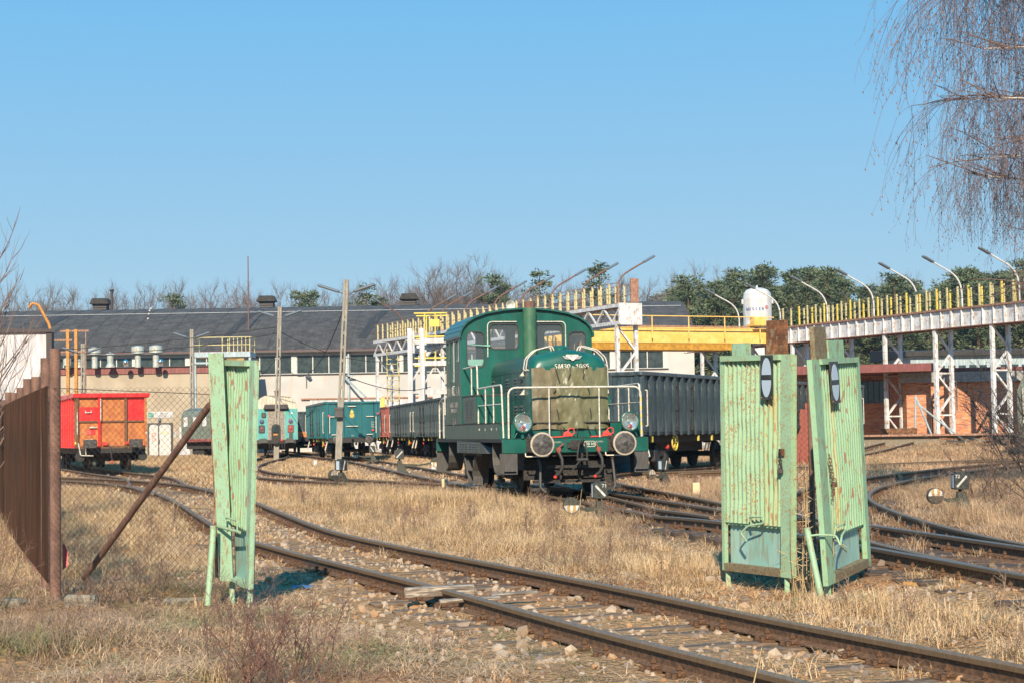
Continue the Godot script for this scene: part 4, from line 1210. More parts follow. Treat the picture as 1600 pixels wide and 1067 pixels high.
func make_loco_front(o: Node3D, beam: Node3D) -> void:
	for s in [-1.0, 1.0]:
		# buffers
		var x: float = 0.875 * s
		var b := MB.new()
		b.cbox(Vector3(x, 1.05, 0.012), Vector3(0.40, 0.34, 0.025), 0.01)
		b.lathe([Vector2(0.15, 0.02), Vector2(0.13, 0.08), Vector2(0.125, 0.33), Vector2(0.09, 0.33), Vector2(0.085, 0.56), Vector2(0.0, 0.56)], facing(Vector3(x, 1.05, 0.0)), 18)
		for c in [[-0.16, -0.13], [0.16, -0.13], [-0.16, 0.13], [0.16, 0.13]]: b.cyl(Vector3(x + c[0], 1.05 + c[1], 0.02), Vector3(x + c[0], 1.05 + c[1], 0.05), 0.022, 6)
		var bf := obj("buffer", b, M.under, o)
		b = MB.new()
		b.lathe([Vector2(0.09, 0.545), Vector2(0.245, 0.555), Vector2(0.252, 0.565), Vector2(0.252, 0.592), Vector2(0.246, 0.60), Vector2(0.216, 0.604)], facing(Vector3(x, 1.05, 0.0)), 32)
		obj("buffer_rim", b, M.rim_cream, bf)
		b = MB.new()
		b.lathe([Vector2(0.224, 0.602), Vector2(0.15, 0.614), Vector2(0.06, 0.622), Vector2(0.035, 0.63), Vector2(0.0, 0.632)], facing(Vector3(x, 1.05, 0.0)), 28)
		obj("buffer_head", b, M.buffer_face, bf)
		# head lamps
		var h := Vector3(1.15 * s, 1.50, 0.03)
		b = MB.new()
		b.lathe([Vector2(0.0, -0.16), Vector2(0.08, -0.15), Vector2(0.16, -0.09), Vector2(0.195, 0.0), Vector2(0.21, 0.03), Vector2(0.21, 0.07), Vector2(0.19, 0.08), Vector2(0.178, 0.06)], facing(h), 28)
		b.cbox(h + Vector3(0, -0.25, -0.02), Vector3(0.06, 0.16, 0.06), 0.01)
		b.tube(bent([h + Vector3(-0.17, -0.31, -0.02), h + Vector3(-0.12, -0.20, -0.02), h + Vector3(0.12, -0.20, -0.02), h + Vector3(0.17, -0.31, -0.02)], 0.05), 0.016, 6)
		var hl := obj("headlamp", b, M.loco_green, o)
		b = MB.new()
		b.lathe([Vector2(0.178, 0.06), Vector2(0.15, 0.02), Vector2(0.09, -0.02), Vector2(0.035, -0.035), Vector2(0.035, -0.02), Vector2(0.0, -0.015)], facing(h), 28)
		obj("reflector", b, M.lamp_glass, hl)
		b = MB.new()
		b.ball(h + Vector3(0.01, -0.09, 0.025), Vector3(0.042, 0.042, 0.03), 12)
		obj("tail_lamp", b, M.lamp_red, hl)
		b = MB.new()
		b.lathe([Vector2(0.18, 0.062), Vector2(0.12, 0.077), Vector2(0.0, 0.083)], facing(h), 28)
		obj("lens", b, M.glass, hl)
		pipe("lamp_cable", [h + Vector3(-0.10 * s, -0.16, -0.05), h + Vector3(-0.13 * s, -0.28, 0.02), h + Vector3(-0.14 * s, -0.38, 0.02)], 0.016, M.hose, hl, 6)
		# corner steps under the beam
		b = MB.new()
		b.span(Vector3(1.26 * s, 0.44, -0.34), Vector3(1.28 * s, 0.868, -0.02))
		b.span(Vector3(1.28 * s, 0.44, -0.34), Vector3(1.565 * s, 0.868, -0.325))
		b.span(Vector3(1.28 * s, 0.44, -0.325), Vector3(1.565 * s, 0.46, -0.02))
		b.span(Vector3(1.28 * s, 0.50, -0.04), Vector3(1.565 * s, 0.868, -0.02))
		obj("step", b, M.frame_grey, o)
		# brake hose with a red cock at each end
		var hx := -0.40 if s < 0 else 0.46
		b = MB.new()
		b.cbox(Vector3(hx, 0.93, 0.06), Vector3(0.10, 0.09, 0.09), 0.015)
		b.bar(Vector3(hx - 0.02, 0.96, 0.08), Vector3(hx + (0.10 if s < 0 else -0.06), 1.06, 0.08), 0.02, 0.03)
		b.cyl(Vector3(hx, 0.93, 0.02), Vector3(hx, 0.86, 0.10), 0.035, 8)
		var ck := obj("brake_cock", b, M.valve_red, o)
		pipe("brake_hose", [Vector3(hx, 0.88, 0.09), Vector3(hx + 0.05, 0.74, 0.14), Vector3(hx + 0.06, 0.58, 0.14), Vector3(hx + 0.01, 0.46, 0.10), Vector3(hx - 0.06, 0.40, 0.06)], 0.036, M.hose, ck, 8)
		b = MB.new()
		b.cbox(Vector3(hx - 0.08, 0.37, 0.06), Vector3(0.07, 0.07, 0.07), 0.02)
		obj("hose_coupling", b, M.red, ck)
		# shunter's grip under the buffer
		pipe("shunter_grip", bent([Vector3(1.10 * s, 0.87, 0.03), Vector3(1.10 * s, 0.80, 0.05), Vector3(0.62 * s, 0.80, 0.05), Vector3(0.62 * s, 0.87, 0.03)], 0.03), 0.014, M.cream_paint, o, 6)
		# rail guard
		pipe("rail_guard", [Vector3(0.80 * s, 0.74, -0.10), Vector3(0.78 * s, 0.62, 0.02), Vector3(0.80 * s, 0.3, 0.06), Vector3(0.80 * s, 0.16, 0.08), Vector3(0.70 * s, 0.05, 0.14)], [0.035, 0.03, 0.03, 0.028, 0.02], M.frame_grey, o, 6)
	var b2 := MB.new()
	b2.span(Vector3(-0.62, 0.55, -0.22), Vector3(0.62, 0.61, -0.02))
	b2.span(Vector3(-1.0, 0.30, -0.62), Vector3(1.0, 0.72, -0.58))
	b2.span(Vector3(-0.85, 0.24, -0.4), Vector3(0.85, 0.30, -0.30))
	b2.span(Vector3(0.22, 0.34, -0.32), Vector3(0.66, 0.70, -0.28))
	b2.span(Vector3(-0.95, 0.08, -0.28), Vector3(-0.62, 0.15, -0.10))
	b2.span(Vector3(0.62, 0.10, -0.28), Vector3(0.98, 0.18, -0.10))
	for x in [-0.3, 0.1]: b2.span(Vector3(x, 0.3, -0.30), Vector3(x + 0.05, 0.8, -0.25))
	obj("front_cross_member", b2, M.under, o)
	# screw coupling on its hook
	b2 = MB.new()
	b2.cbox(Vector3(-0.03, 1.03, 0.02), Vector3(0.20, 0.20, 0.05), 0.01)
	b2.tube([Vector3(0.06, 1.04, 0.04), Vector3(0.06, 1.05, 0.22), Vector3(0.06, 1.12, 0.30), Vector3(0.06, 1.18, 0.24)], [0.045, 0.042, 0.035, 0.02], 8)
	b2.bar(Vector3(-0.20, 1.03, 0.05), Vector3(0.10, 1.03, 0.05), 0.03, 0.12)
	var hook := obj("draw_hook", b2, M.under, o)
	b2 = MB.new()
	for x in [-0.04, 0.16]: b2.tube([Vector3(x * 0.6 + 0.03, 1.08, 0.22), Vector3(x, 0.86, 0.24), Vector3(x, 0.74, 0.22)], 0.022, 6)
	b2.cyl(Vector3(-0.06, 0.72, 0.22), Vector3(0.18, 0.72, 0.22), 0.04, 8)
	b2.cyl(Vector3(0.06, 0.72, 0.20), Vector3(0.06, 0.86, 0.22), 0.03, 8)
	b2.bar(Vector3(0.02, 0.72, 0.24), Vector3(-0.16, 0.52, 0.26), 0.022, 0.03)
	obj("coupling_link", b2, M.hose, hook)
	# writing on the beam
	words("650 kN", 0.058, 0.004, M.rail_white, beam, Transform3D(Basis.IDENTITY, Vector3(0.29, 1.045, 0.002)), "lettering", "Droid Sans", 700)
	words("0,5 MPa", 0.032, 0.004, M.rail_white, beam, Transform3D(Basis.IDENTITY, Vector3(-0.40, 1.09, 0.002)))
	words("0,5 MPa", 0.032, 0.004, M.rail_white, beam, Transform3D(Basis.IDENTITY, Vector3(0.50, 1.09, 0.002)))
	b2 = MB.new()
	ring(b2, round_rect(0.165, 0.995, 0.415, 1.095, 0.05), 0.012, Transform3D.IDENTITY, 0.001, 0.005)
	obj("lettering_border", b2, M.rail_white, beam)
	b2 = MB.new()
	for i in 26:
		var x := -1.5 + i * 0.12
		for y in [0.90, 1.14]: b2.ball(Vector3(x, y, 0.0), Vector3(0.012, 0.012, 0.008), 6)
	for i in 9:
		for s in [-1.0, 1.0]: b2.ball(Vector3(0.79 * s, 1.45 + i * 0.13, -0.446), Vector3(0.010, 0.010, 0.007), 6)
	obj("rivets", b2, M.loco_green, o).set_meta("kind", "stuff")
	# two red scotch blocks left on the front platform: things of their own
	for q in [[-0.25, "red steel wheel scotch with loop handle left of the coupling hook on the locomotive's front"], [0.60, "red steel wheel scotch beside the right buffer on the locomotive's front"]]:
		var t := thing("wheel_scotch", q[1], "wheel scotch", o.transform * Vector3(q[0], 1.184, -0.16), 13.0, "wheel scotches on the locomotive")
		var c := MB.new()
		c.bar(Vector3(-0.25, 0.012, 0), Vector3(0.20, 0.03, 0), 0.05, 0.022)
		obj("sole", c, M.red, t)
		c = MB.new()
		c.hexa([Vector3(0.0, 0.02, -0.04), Vector3(0.22, 0.03, -0.04), Vector3(0.03, 0.11, -0.03), Vector3(0.12, 0.14, -0.03), Vector3(0.0, 0.02, 0.04), Vector3(0.22, 0.03, 0.04), Vector3(0.03, 0.11, 0.03), Vector3(0.12, 0.14, 0.03)], Vector3(0.1, 0.07, 0))
		c.span(Vector3(0.04, 0.045, 0.04), Vector3(0.12, 0.085, 0.042))
		obj("wedge", c, M.red, t)
		pipe("handle", bent([Vector3(0.10, 0.12, 0), Vector3(0.15, 0.19, 0), Vector3(0.24, 0.19, 0), Vector3(0.26, 0.08, 0), Vector3(0.18, 0.06, 0)], 0.04), 0.014, M.red, t, 6)

func make_loco_under(o: Node3D) -> void:
	wheelset(o, -1.75, 0.47, M.under)
	wheelset(o, -5.35, 0.47, M.under)
	var b := MB.new()
	b.span(Vector3(-0.62, 0.32, -7.2), Vector3(0.62, 0.82, -0.7))
	for s in [-1.0, 1.0]: b.span(Vector3(0.92 * s - 0.05, 0.5, -7.0), Vector3(0.92 * s + 0.05, 0.82, -0.6))
	obj("drive_casing", b, M.under, o)
	for s in [-1.0, 1.0]:
		for z in [-1.75, -5.35]:
			b = MB.new()
			b.cbox(Vector3(1.02 * s, 0.46, z), Vector3(0.18, 0.30, 0.34), 0.03)
			b.cyl(Vector3(1.10 * s, 0.46, z), Vector3(1.16 * s, 0.46, z), 0.11, 12)
			obj("axle_box", b, M.under, o)
		for z in [-1.1, -2.4, -4.7, -6.0]:
			b = MB.new()
			var p := []
			for i in 41: p.append(Vector3(1.08 * s + cos(TAU * i / 8.0) * 0.075, 0.28 + i * 0.0062, z + sin(TAU * i / 8.0) * 0.075))
			b.tube(p, 0.018, 5)
			b.cyl(Vector3(1.08 * s, 0.22, z), Vector3(1.08 * s, 0.28, z), 0.09, 10)
			obj("spring", b, M.frame_grey, o)
		# louvred box on the sill with its gusset
		b = MB.new()
		b.cbox(Vector3(1.40 * s, 1.0, -3.62), Vector3(0.32, 0.30, 2.58), 0.01)
		var tb := obj("air_box", b, M.loco_side, o)
		b = MB.new()
		for z in [-4.45, -4.12, -3.79, -3.35, -3.02, -2.69]:
			for i in 4:
				var y := 0.90 + 0.055 * i
				b.hexa([Vector3(1.556 * s, y, z - 0.12), Vector3(1.585 * s, y, z - 0.12), Vector3(1.556 * s, y + 0.035, z - 0.12), Vector3(1.56 * s, y + 0.035, z - 0.12), Vector3(1.556 * s, y, z + 0.12), Vector3(1.585 * s, y, z + 0.12), Vector3(1.556 * s, y + 0.035, z + 0.12), Vector3(1.56 * s, y + 0.035, z + 0.12)], Vector3(1.57 * s, y + 0.015, z))
		obj("louvres", b, M.frame_grey, tb)
		b = MB.new()
		b.hexa([Vector3(1.24 * s, 0.855, -2.32), Vector3(1.555 * s, 0.855, -2.32), Vector3(1.30 * s, 1.10, -2.32), Vector3(1.555 * s, 1.10, -2.32), Vector3(1.24 * s, 0.855, -1.5), Vector3(1.50 * s, 0.855, -1.9), Vector3(1.54 * s, 1.10, -2.30), Vector3(1.55 * s, 1.10, -2.30)], Vector3(1.4 * s, 0.97, -2.2))
		obj("gusset", b, M.frame_grey, tb)
		# mudguards in front of the wheels, bent sheets
		for q in [[-1.25, 1.0], [-3.05, -0.6], [-4.35, 0.6], [-6.1, -1.0]]:
			b = MB.new()
			var d: float = signf(q[1])
			var pts := [Vector2(0.0, 1.10), Vector2(0.0, 0.78), Vector2(0.06, 0.62), Vector2(0.20, 0.48), Vector2(0.42, 0.42)] if absf(q[1]) > 0.8 else [Vector2(0.0, 0.78), Vector2(0.08, 0.74), Vector2(0.30, 0.46), Vector2(0.34, 0.34)]
			for i in pts.size() - 1:
				var a: Vector2 = pts[i]
				var c: Vector2 = pts[i + 1]
				b.bar(Vector3(1.34 * s, a.y, q[0] + d * a.x), Vector3(1.34 * s, c.y, q[0] + d * c.x), 0.36, 0.018, Vector3(0, 0.3, 1))
			obj("mudguard", b, M.frame_grey, o)
		# ladder step box in the middle
		b = MB.new()
		b.span(Vector3(1.30 * s, 0.16, -4.02), Vector3(1.50 * s, 0.70, -4.0))
		b.span(Vector3(1.30 * s, 0.16, -3.4), Vector3(1.50 * s, 0.70, -3.38))
		b.span(Vector3(1.28 * s, 0.16, -4.02), Vector3(1.30 * s, 0.86, -3.38))
		b.span(Vector3(1.30 * s, 0.16, -4.0), Vector3(1.50 * s, 0.18, -3.4))
		b.span(Vector3(1.30 * s, 0.45, -4.0), Vector3(1.50 * s, 0.47, -3.4))
		obj("ladder_step", b, M.frame_grey, o)
		# rear corner step
		b = MB.new()
		b.span(Vector3(1.26 * s, 0.36, -7.48), Vector3(1.28 * s, 0.868, -7.2))
		b.span(Vector3(1.28 * s, 0.36, -7.48), Vector3(1.565 * s, 0.868, -7.465))
		b.span(Vector3(1.28 * s, 0.36, -7.465), Vector3(1.565 * s, 0.38, -7.2))
		obj("step", b, M.frame_grey, o)
		b = MB.new()
		b.lathe([Vector2(0.15, 0.02), Vector2(0.125, 0.1), Vector2(0.12, 0.5), Vector2(0.25, 0.55), Vector2(0.25, 0.6), Vector2(0.0, 0.62)], Transform3D(Basis(Vector3(1, 0, 0), Vector3(0, 0, -1), Vector3(0, 1, 0)), Vector3(0.875 * s, 1.05, -7.5)), 20)
		obj("buffer", b, M.under, o)
# --- wagons and coaches: x across, y above the rails, z forward, 0 at the near end wall -----------------------------------
func make_wagon(called: String, label: String, at: Vector3, yaw: float, m: Material, group: String, ln := 12.6, near_parts := true) -> Node3D:
	var o := thing(called, label, "goods wagon", at, yaw, group)
	var w := 1.40
	var lo := 1.18
	var hi := 3.10
	var b := MB.new()
	b.span(Vector3(-w, lo, -ln), Vector3(w, lo + 0.08, 0))
	obj("floor", b, m, o)
	for s in [-1.0, 1.0]:
		b = MB.new()
		b.span(Vector3(w * s - 0.03, lo + 0.08, -ln), Vector3(w * s + 0.03, hi - 0.09, 0))
		var sw := obj("side_wall", b, m, o)
		var rib := MB.new()
		rib.hexa([Vector3(0, lo - 0.03, -0.055), Vector3(0.05 * s, lo - 0.03, -0.055), Vector3(0, hi - 0.09, -0.055), Vector3(0.10 * s, hi - 0.09, -0.055), Vector3(0, lo - 0.03, 0.055), Vector3(0.05 * s, lo - 0.03, 0.055), Vector3(0, hi - 0.09, 0.055), Vector3(0.10 * s, hi - 0.09, 0.055)], Vector3(0.04 * s, 2.1, 0))
		var rm := rib.mesh()
		var k := 17
		for i in k + 1:
			put("rib", rm, m, sw, Transform3D(Basis.IDENTITY, Vector3((w + 0.03) * s, 0, -0.06 - (ln - 0.12) * i / k)))
		b = MB.new()
		for z in [-3.1, -4.6, -8.0, -9.5]:
			for y in [1.35, 2.0, 2.75]: b.cbox(Vector3((w + 0.09) * s, y, z), Vector3(0.10, 0.14, 0.16), 0.02)
			b.cyl(Vector3((w + 0.10) * s, 1.25, z), Vector3((w + 0.10) * s, 2.9, z), 0.03, 6)
		obj("door_hinges", b, M.under, sw).set_meta("kind", "stuff")
	for z in [0.0, -ln]:
		b = MB.new()
		var d := 1.0 if z == 0.0 else -1.0
		b.span(Vector3(-w + 0.031, lo + 0.081, z - 0.05), Vector3(w - 0.031, hi - 0.09, z))
		var ew := obj("end_wall", b, m, o)
		b = MB.new()
		for x in [-w + 0.06, -0.48, 0.48, w - 0.06]: b.cbox(Vector3(x, (lo + hi) * 0.5 - 0.1, z + 0.04 * d), Vector3(0.11, hi - lo - 0.02, 0.08), 0.012)
		obj("end_post", b, m, ew)
	b = MB.new()
	for s in [-1.0, 1.0]: b.cbox(Vector3((w + 0.03) * s, hi - 0.03, -ln * 0.5), Vector3(0.20, 0.12, ln + 0.16), 0.015)
	for z in [0.02, -ln - 0.02]: b.cbox(Vector3(0, hi - 0.032, z), Vector3(2 * w - 0.15, 0.11, 0.14), 0.015)
	obj("top_rim", b, m, o)
	# underframe, buffers, running gear
	b = MB.new()
	for s in [-1.0, 1.0]: b.span(Vector3(1.0 * s - 0.05, 0.92, -ln - 0.1), Vector3(1.0 * s + 0.05, 1.17, 0.10))
	b.span(Vector3(-1.3, 0.90, 0.06), Vector3(1.3, 1.17, 0.12))
	b.span(Vector3(-1.3, 0.90, -ln - 0.12), Vector3(1.3, 1.17, -ln - 0.06))
	b.span(Vector3(-0.4, 0.6, -ln + 3.5), Vector3(0.4, 0.95, -3.5))
	for z in [-4.4, -6.2, -7.8]: b.cbox(Vector3(-0.6, 0.72, z), Vector3(0.7, 0.35, 0.9), 0.05)
	obj("underframe", b, M.under, o)
	for z in [-2.2, -ln + 2.2]:
		for s in [-1.0, 1.0]:
			b = MB.new()
			b.cbox(Vector3(1.02 * s, 0.58, z), Vector3(0.12, 0.26, 2.3), 0.04)
			for q in [-0.9, 0.9]: b.cbox(Vector3(1.04 * s, 0.46, z + q), Vector3(0.2, 0.28, 0.32), 0.04)
			b.cbox(Vector3(1.04 * s, 0.5, z), Vector3(0.18, 0.4, 0.5), 0.04)
			obj("bogie_frame", b, M.under, o)
		for q in [-0.9, 0.9]: wheelset(o, z + q, 0.46, M.under)
	for s in [-1.0, 1.0]:
		for e in [1.0, -1.0]:
			b = MB.new()
			var xf := facing(Vector3(0.875 * s, 1.05, 0.1)) if e > 0 else Transform3D(Basis(Vector3(1, 0, 0), Vector3(0, 0, -1), Vector3(0, 1, 0)), Vector3(0.875 * s, 1.05, -ln - 0.1))
			b.lathe([Vector2(0.16, 0.0), Vector2(0.12, 0.06), Vector2(0.11, 0.4), Vector2(0.225, 0.45), Vector2(0.23, 0.47), Vector2(0.15, 0.5), Vector2(0.0, 0.505)], xf, 18)
			obj("buffer", b, M.frame_grey if e > 0 else M.under, o)
	b = MB.new()
	b.tube([Vector3(0, 1.04, 0.1), Vector3(0, 1.05, 0.32), Vector3(0, 1.13, 0.36)], 0.05, 6)
	b.tube([Vector3(0.05, 1.0, 0.3), Vector3(0.05, 0.7, 0.32), Vector3(-0.05, 0.7, 0.32), Vector3(-0.05, 1.0, 0.3)], 0.025, 5)
	obj("coupling", b, M.under, o)
	if near_parts:
		for s in [-1.0, 1.0]:
			b = MB.new()
			b.lathe([Vector2(0.24, -0.02), Vector2(0.27, -0.02), Vector2(0.27, 0.02), Vector2(0.24, 0.02), Vector2(0.24, -0.02)], Transform3D(Basis(Vector3(0, 0, -s), Vector3(s, 0, 0), Vector3(0, -1, 0)), Vector3(1.30 * s, 0.92, -3.4)), 18)
			for a in 3: b.bar(Vector3(1.30 * s, 0.92 + 0.25 * sin(a * PI / 3.0), -3.4 + 0.25 * cos(a * PI / 3.0)), Vector3(1.30 * s, 0.92 - 0.25 * sin(a * PI / 3.0), -3.4 - 0.25 * cos(a * PI / 3.0)), 0.035, 0.03, Vector3(1, 0, 0))
			obj("brake_wheel", b, M.yellow, o)
			b = MB.new()
			for z in [-1.2, -5.6, -7.0, -9.2]: b.cbox(Vector3(1.34 * s, 1.04, z), Vector3(0.05, 0.2, 0.12), 0.01)
			obj("yellow_marker", b, M.yellow, o)
			b = MB.new()
			for z in [-0.25, -ln + 0.25]:
				b.tube(bent([Vector3((w + 0.1) * s, 1.45, z), Vector3((w + 0.16) * s, 1.45, z), Vector3((w + 0.16) * s, 2.55, z), Vector3((w + 0.1) * s, 2.55, z)], 0.03), 0.022, 6)
				b.tube(bent([Vector3(1.3 * s, 1.0, z - 0.5), Vector3(1.42 * s, 0.5, z - 0.5), Vector3(1.42 * s, 0.5, z - 0.15), Vector3(1.3 * s, 1.0, z - 0.15)], 0.04), 0.022, 6)
			obj("grab_handle", b, M.rail_white, o)
			b = MB.new()
			for z in [-2.8, -9.9]: b.ball(Vector3(1.25 * s, 0.78, z), Vector3(0.07, 0.09, 0.09), 8)
			obj("red_cock", b, M.red, o)
	return o

func make_rolling_stock() -> void:
	# right of the locomotive: two dark grey open wagons on the track that bends away to the right
	make_wagon("open_wagon", "dark grey open wagon whose end shows directly right of the locomotive", V(2.62, 0.16, 55.6), -25.0, M.wagon_grey, "dark grey open wagons right of the locomotive", 12.2)
	make_wagon("open_wagon", "second dark grey open wagon, half hidden by the right green gate leaf", V(8.4, 0.16, 67.8), -27.0, M.wagon_grey, "dark grey open wagons right of the locomotive", 12.2)
	# left of the locomotive, farther away
	for i in 2:
		make_wagon("open_wagon", ["grey open wagon seen just left of the locomotive's cab", "grey open wagon behind the first one left of the locomotive, next to the brown wagon"][i], V(-2.1 - 2.28 * i, 0.16, 90.0 + 13.6 * i), 9.6, M.wagon_grey, "grey open wagons left of the locomotive")
	make_wagon("open_wagon", "red brown open wagon at the far end of the grey row, beside the striped post", V(-6.85, 0.16, 117.6), 10.5, M.wagon_brown, "", 9.0)
	# the teal wagon facing us
	var t := make_wagon("open_wagon", "shiny teal open wagon facing the camera behind the tall concrete pole", V(-8.75, 0.16, 97.2), 11.0, M.wagon_teal, "")
	var b := MB.new()
	for q in [[0.0, 2.86, 0.42], [1.0, 2.30, 0.42], [-1.0, 2.30, 0.42], [0.0, 1.78, 0.62], [0.95, 1.33, 0.3], [-0.95, 1.33, 0.3]]:
		b.tube(bent([Vector3(q[0] - q[2] * 0.5, q[1] - 0.03, 0.005), Vector3(q[0] - q[2] * 0.5, q[1], 0.07), Vector3(q[0] + q[2] * 0.5, q[1], 0.07), Vector3(q[0] + q[2] * 0.5, q[1] - 0.03, 0.005)], 0.02), 0.028, 6)
	for x in [-1.22, 1.30]: b.cyl(Vector3(x, 1.4, 0.1), Vector3(x, 2.3, 0.1), 0.028, 6)
	obj("end_handle", b, M.rail_white, t)
	b = MB.new()
	for q in [[-1.25, 2.36], [1.40, 2.46], [1.12, 1.56]]: b.cyl(Vector3(q[0], q[1], 0.0), Vector3(q[0], q[1], 0.1), 0.06, 10)
	obj("tail_disc", b, M.red, t)
	b = MB.new()
	b.prism(PackedVector2Array([Vector2(-0.11, 2.52), Vector2(0.11, 2.52), Vector2(0.0, 2.70)]), Transform3D.IDENTITY, 0.0, 0.01)
	b.lathe([Vector2(0.125, 0), Vector2(0.125, 0.01), Vector2(0, 0.01)], facing(Vector3(0, 2.37, 0)), 18)
	var wl := obj("warning_sign", b, M.yellow, t)
	b = MB.new()
	ring(b, round_rect(-0.075, 2.295, 0.075, 2.445, 0.074), 0.018, Transform3D.IDENTITY, 0.0105, 0.014)
	b.bar(Vector3(-0.05, 2.41, 0.012), Vector3(0.05, 2.33, 0.012), 0.02, 0.004, Vector3(0, 0, 1))
	obj("warning_print", b, M.red, wl)
	words("31 51\n5957\n120-4", 0.075, 0.004, M.rail_white, t, Transform3D(Basis.IDENTITY, Vector3(1.15, 1.86, 0.003)))
	words("120", 0.07, 0.004, M.rail_white, t, Transform3D(Basis.IDENTITY, Vector3(0.02, 1.28, 0.003)))
	# a grey wagon between the turquoise coach and the teal one
	var g := make_wagon("open_wagon", "grey open wagon glimpsed between the turquoise coach and the teal wagon", V(-15.3, 0.16, 134.5), 9.0, M.wagon_grey, "", 12.6, false)
	b = MB.new()
	b.span(Vector3(-0.9, 1.2, 0.06), Vector3(-0.2, 1.62, 0.12))
	obj("orange_panel", b, M.orange_paint, g)
	b = MB.new()
	b.cyl(Vector3(0.1, 2.15, 0), Vector3(0.1, 2.15, 0.1), 0.07, 10)
	obj("tail_disc", b, M.red, g)
	make_red_wagon()
	make_coach()

func make_red_wagon() -> void:
	var o := thing("covered_wagon", "red high sided wagon with faded orange end panels behind the chain link fence", "goods wagon", V(-15.75, 0.22, 70.2), 19.5)
	var b := MB.new()
	b.span(Vector3(-1.36, 0.9, -12.0), Vector3(1.36, 0.98, 0))
	for s in [-1.0, 1.0]: b.span(Vector3(1.33 * s - 0.03, 0.98, -12.0), Vector3(1.33 * s + 0.03, 2.86, -0.9))
	var sw := obj("side_wall", b, M.red_paint, o)
	b = MB.new()
	for s in [-1.0, 1.0]:
		for i in 12: b.span(Vector3(1.36 * s, 0.92, -1.0 - i * 0.95), Vector3(1.46 * s, 2.86, -0.88 - i * 0.95))
	obj("rib", b, M.red_paint, sw)
	# end wall: three bays, panels of different age, the corner bay set back
	b = MB.new()
	b.span(Vector3(-1.36, 0.9, -0.9), Vector3(-1.30, 2.86, -0.02))
	b.span(Vector3(1.30, 0.9, -0.9), Vector3(1.36, 2.86, -0.02))
	obj("corner_panel", b, M.orange_paint, o)
	var cols := [M.orange_paint, M.orange_paint, M.red_paint]
	var xs := [-1.30, -0.44, 0.52, 1.30]
	for i in 3:
		b = MB.new()
		b.span(Vector3(xs[i], 0.92, -0.06), Vector3(xs[i + 1], 1.92, -0.0))
		obj("end_panel", b, M.orange_paint, o)
		b = MB.new()
		b.span(Vector3(xs[i], 1.94, -0.06), Vector3(xs[i + 1], 2.86, -0.0))
		obj("end_panel", b, cols[i], o)
	b = MB.new()
	b.cbox(Vector3(-0.87, 2.22, 0.02), Vector3(0.78, 0.56, 0.03), 0.01)
	obj("red_patch", b, M.red_paint, o)
	for i in 4:
		b = MB.new()
		b.cbox(Vector3([-1.31, -0.47, 0.55, 1.31][i], 1.88, 0.05), Vector3(0.10, 1.96, 0.10), 0.01)
		obj("end_post", b, [M.rust_wall, M.red_paint, M.rust_wall, M.orange_paint][i], o)
	b = MB.new()
	b.span(Vector3(-1.30, 1.90, 0.0), Vector3(1.30, 1.97, 0.06))
	b.span(Vector3(-1.30, 0.88, 0.0), Vector3(1.30, 0.97, 0.06))
	obj("cross_rail", b, M.rust_wall, o)
	b = MB.new()
	b.cbox(Vector3(0, 2.95, -6.0), Vector3(2.94, 0.17, 12.3), 0.02)
	obj("roof_rim", b, M.red_paint, o)
	b = MB.new()
	b.cyl(Vector3(-0.42, 1.95, 0.13), Vector3(-0.42, 2.82, 0.13), 0.025, 6)
	b.cyl(Vector3(-1.32, 1.42, 0.13), Vector3(-1.32, 2.3, 0.13), 0.025, 6)
	b.tube(bent([Vector3(-1.0, 2.36, 0.03), Vector3(-1.0, 2.28, 0.09), Vector3(-0.78, 2.28, 0.09), Vector3(-0.78, 2.36, 0.03)], 0.02), 0.022, 6)
	b.span(Vector3(-0.86, 1.68, 0.0), Vector3(-0.58, 1.73, 0.10))
	b.span(Vector3(-1.0, 1.20, 0.06), Vector3(-0.72, 1.24, 0.14))
	b.span(Vector3(1.30, 1.44, 0.09), Vector3(1.36, 1.5, 0.12))
	obj("grab_handle", b, M.rail_white, o)
	b = MB.new()
	b.span(Vector3(-0.95, 1.42, 0.0), Vector3(-0.62, 1.62, 0.012))
	var pl := obj("number_panel", b, M.red_paint, o)
	words("31 51\n0780", 0.05, 0.003, M.rail_white, pl, Transform3D(Basis.IDENTITY, Vector3(-0.86, 1.52, 0.013)))
	words("PL", 0.05, 0.003, M.rail_white, pl, Transform3D(Basis.IDENTITY, Vector3(-1.1, 1.5, 0.002)))
	for s in [-1.0, 1.0]:
		b = MB.new()
		b.lathe([Vector2(0.15, 0.05), Vector2(0.12, 0.1), Vector2(0.12, 0.42), Vector2(0.0, 0.42)], facing(Vector3(0.875 * s, 1.0, 0.0)), 14)
		b.cbox(Vector3(0.875 * s, 1.06, 0.5), Vector3(0.52, 0.34, 0.10), 0.03)
		obj("buffer", b, M.buffer_face, o)
	b = MB.new()
	for s in [-1.0, 1.0]: b.span(Vector3(1.0 * s - 0.05, 0.66, -12.0), Vector3(1.0 * s + 0.05, 0.89, 0.02))
	b.span(Vector3(-1.3, 0.7, 0.0), Vector3(1.3, 0.875, 0.08))
	b.span(Vector3(-0.9, 0.55, -4.5), Vector3(0.9, 0.8, -0.6))
	for s in [-1.0, 1.0]:
		b.cbox(Vector3(1.02 * s, 0.52, -1.6), Vector3(0.14, 0.28, 2.4), 0.04)
		b.bar(Vector3(1.05 * s, 0.8, -0.4), Vector3(0.95 * s, 0.35, -0.2), 0.06, 0.06)
		b.cyl(Vector3(1.2 * s, 0.55, -0.4), Vector3(1.2 * s, 0.55, 0.1), 0.17, 12)
	obj("underframe", b, M.under, o)
	b = MB.new()
	b.cbox(Vector3(-0.25, 1.06, 0.1), Vector3(0.2, 0.14, 0.1), 0.02)
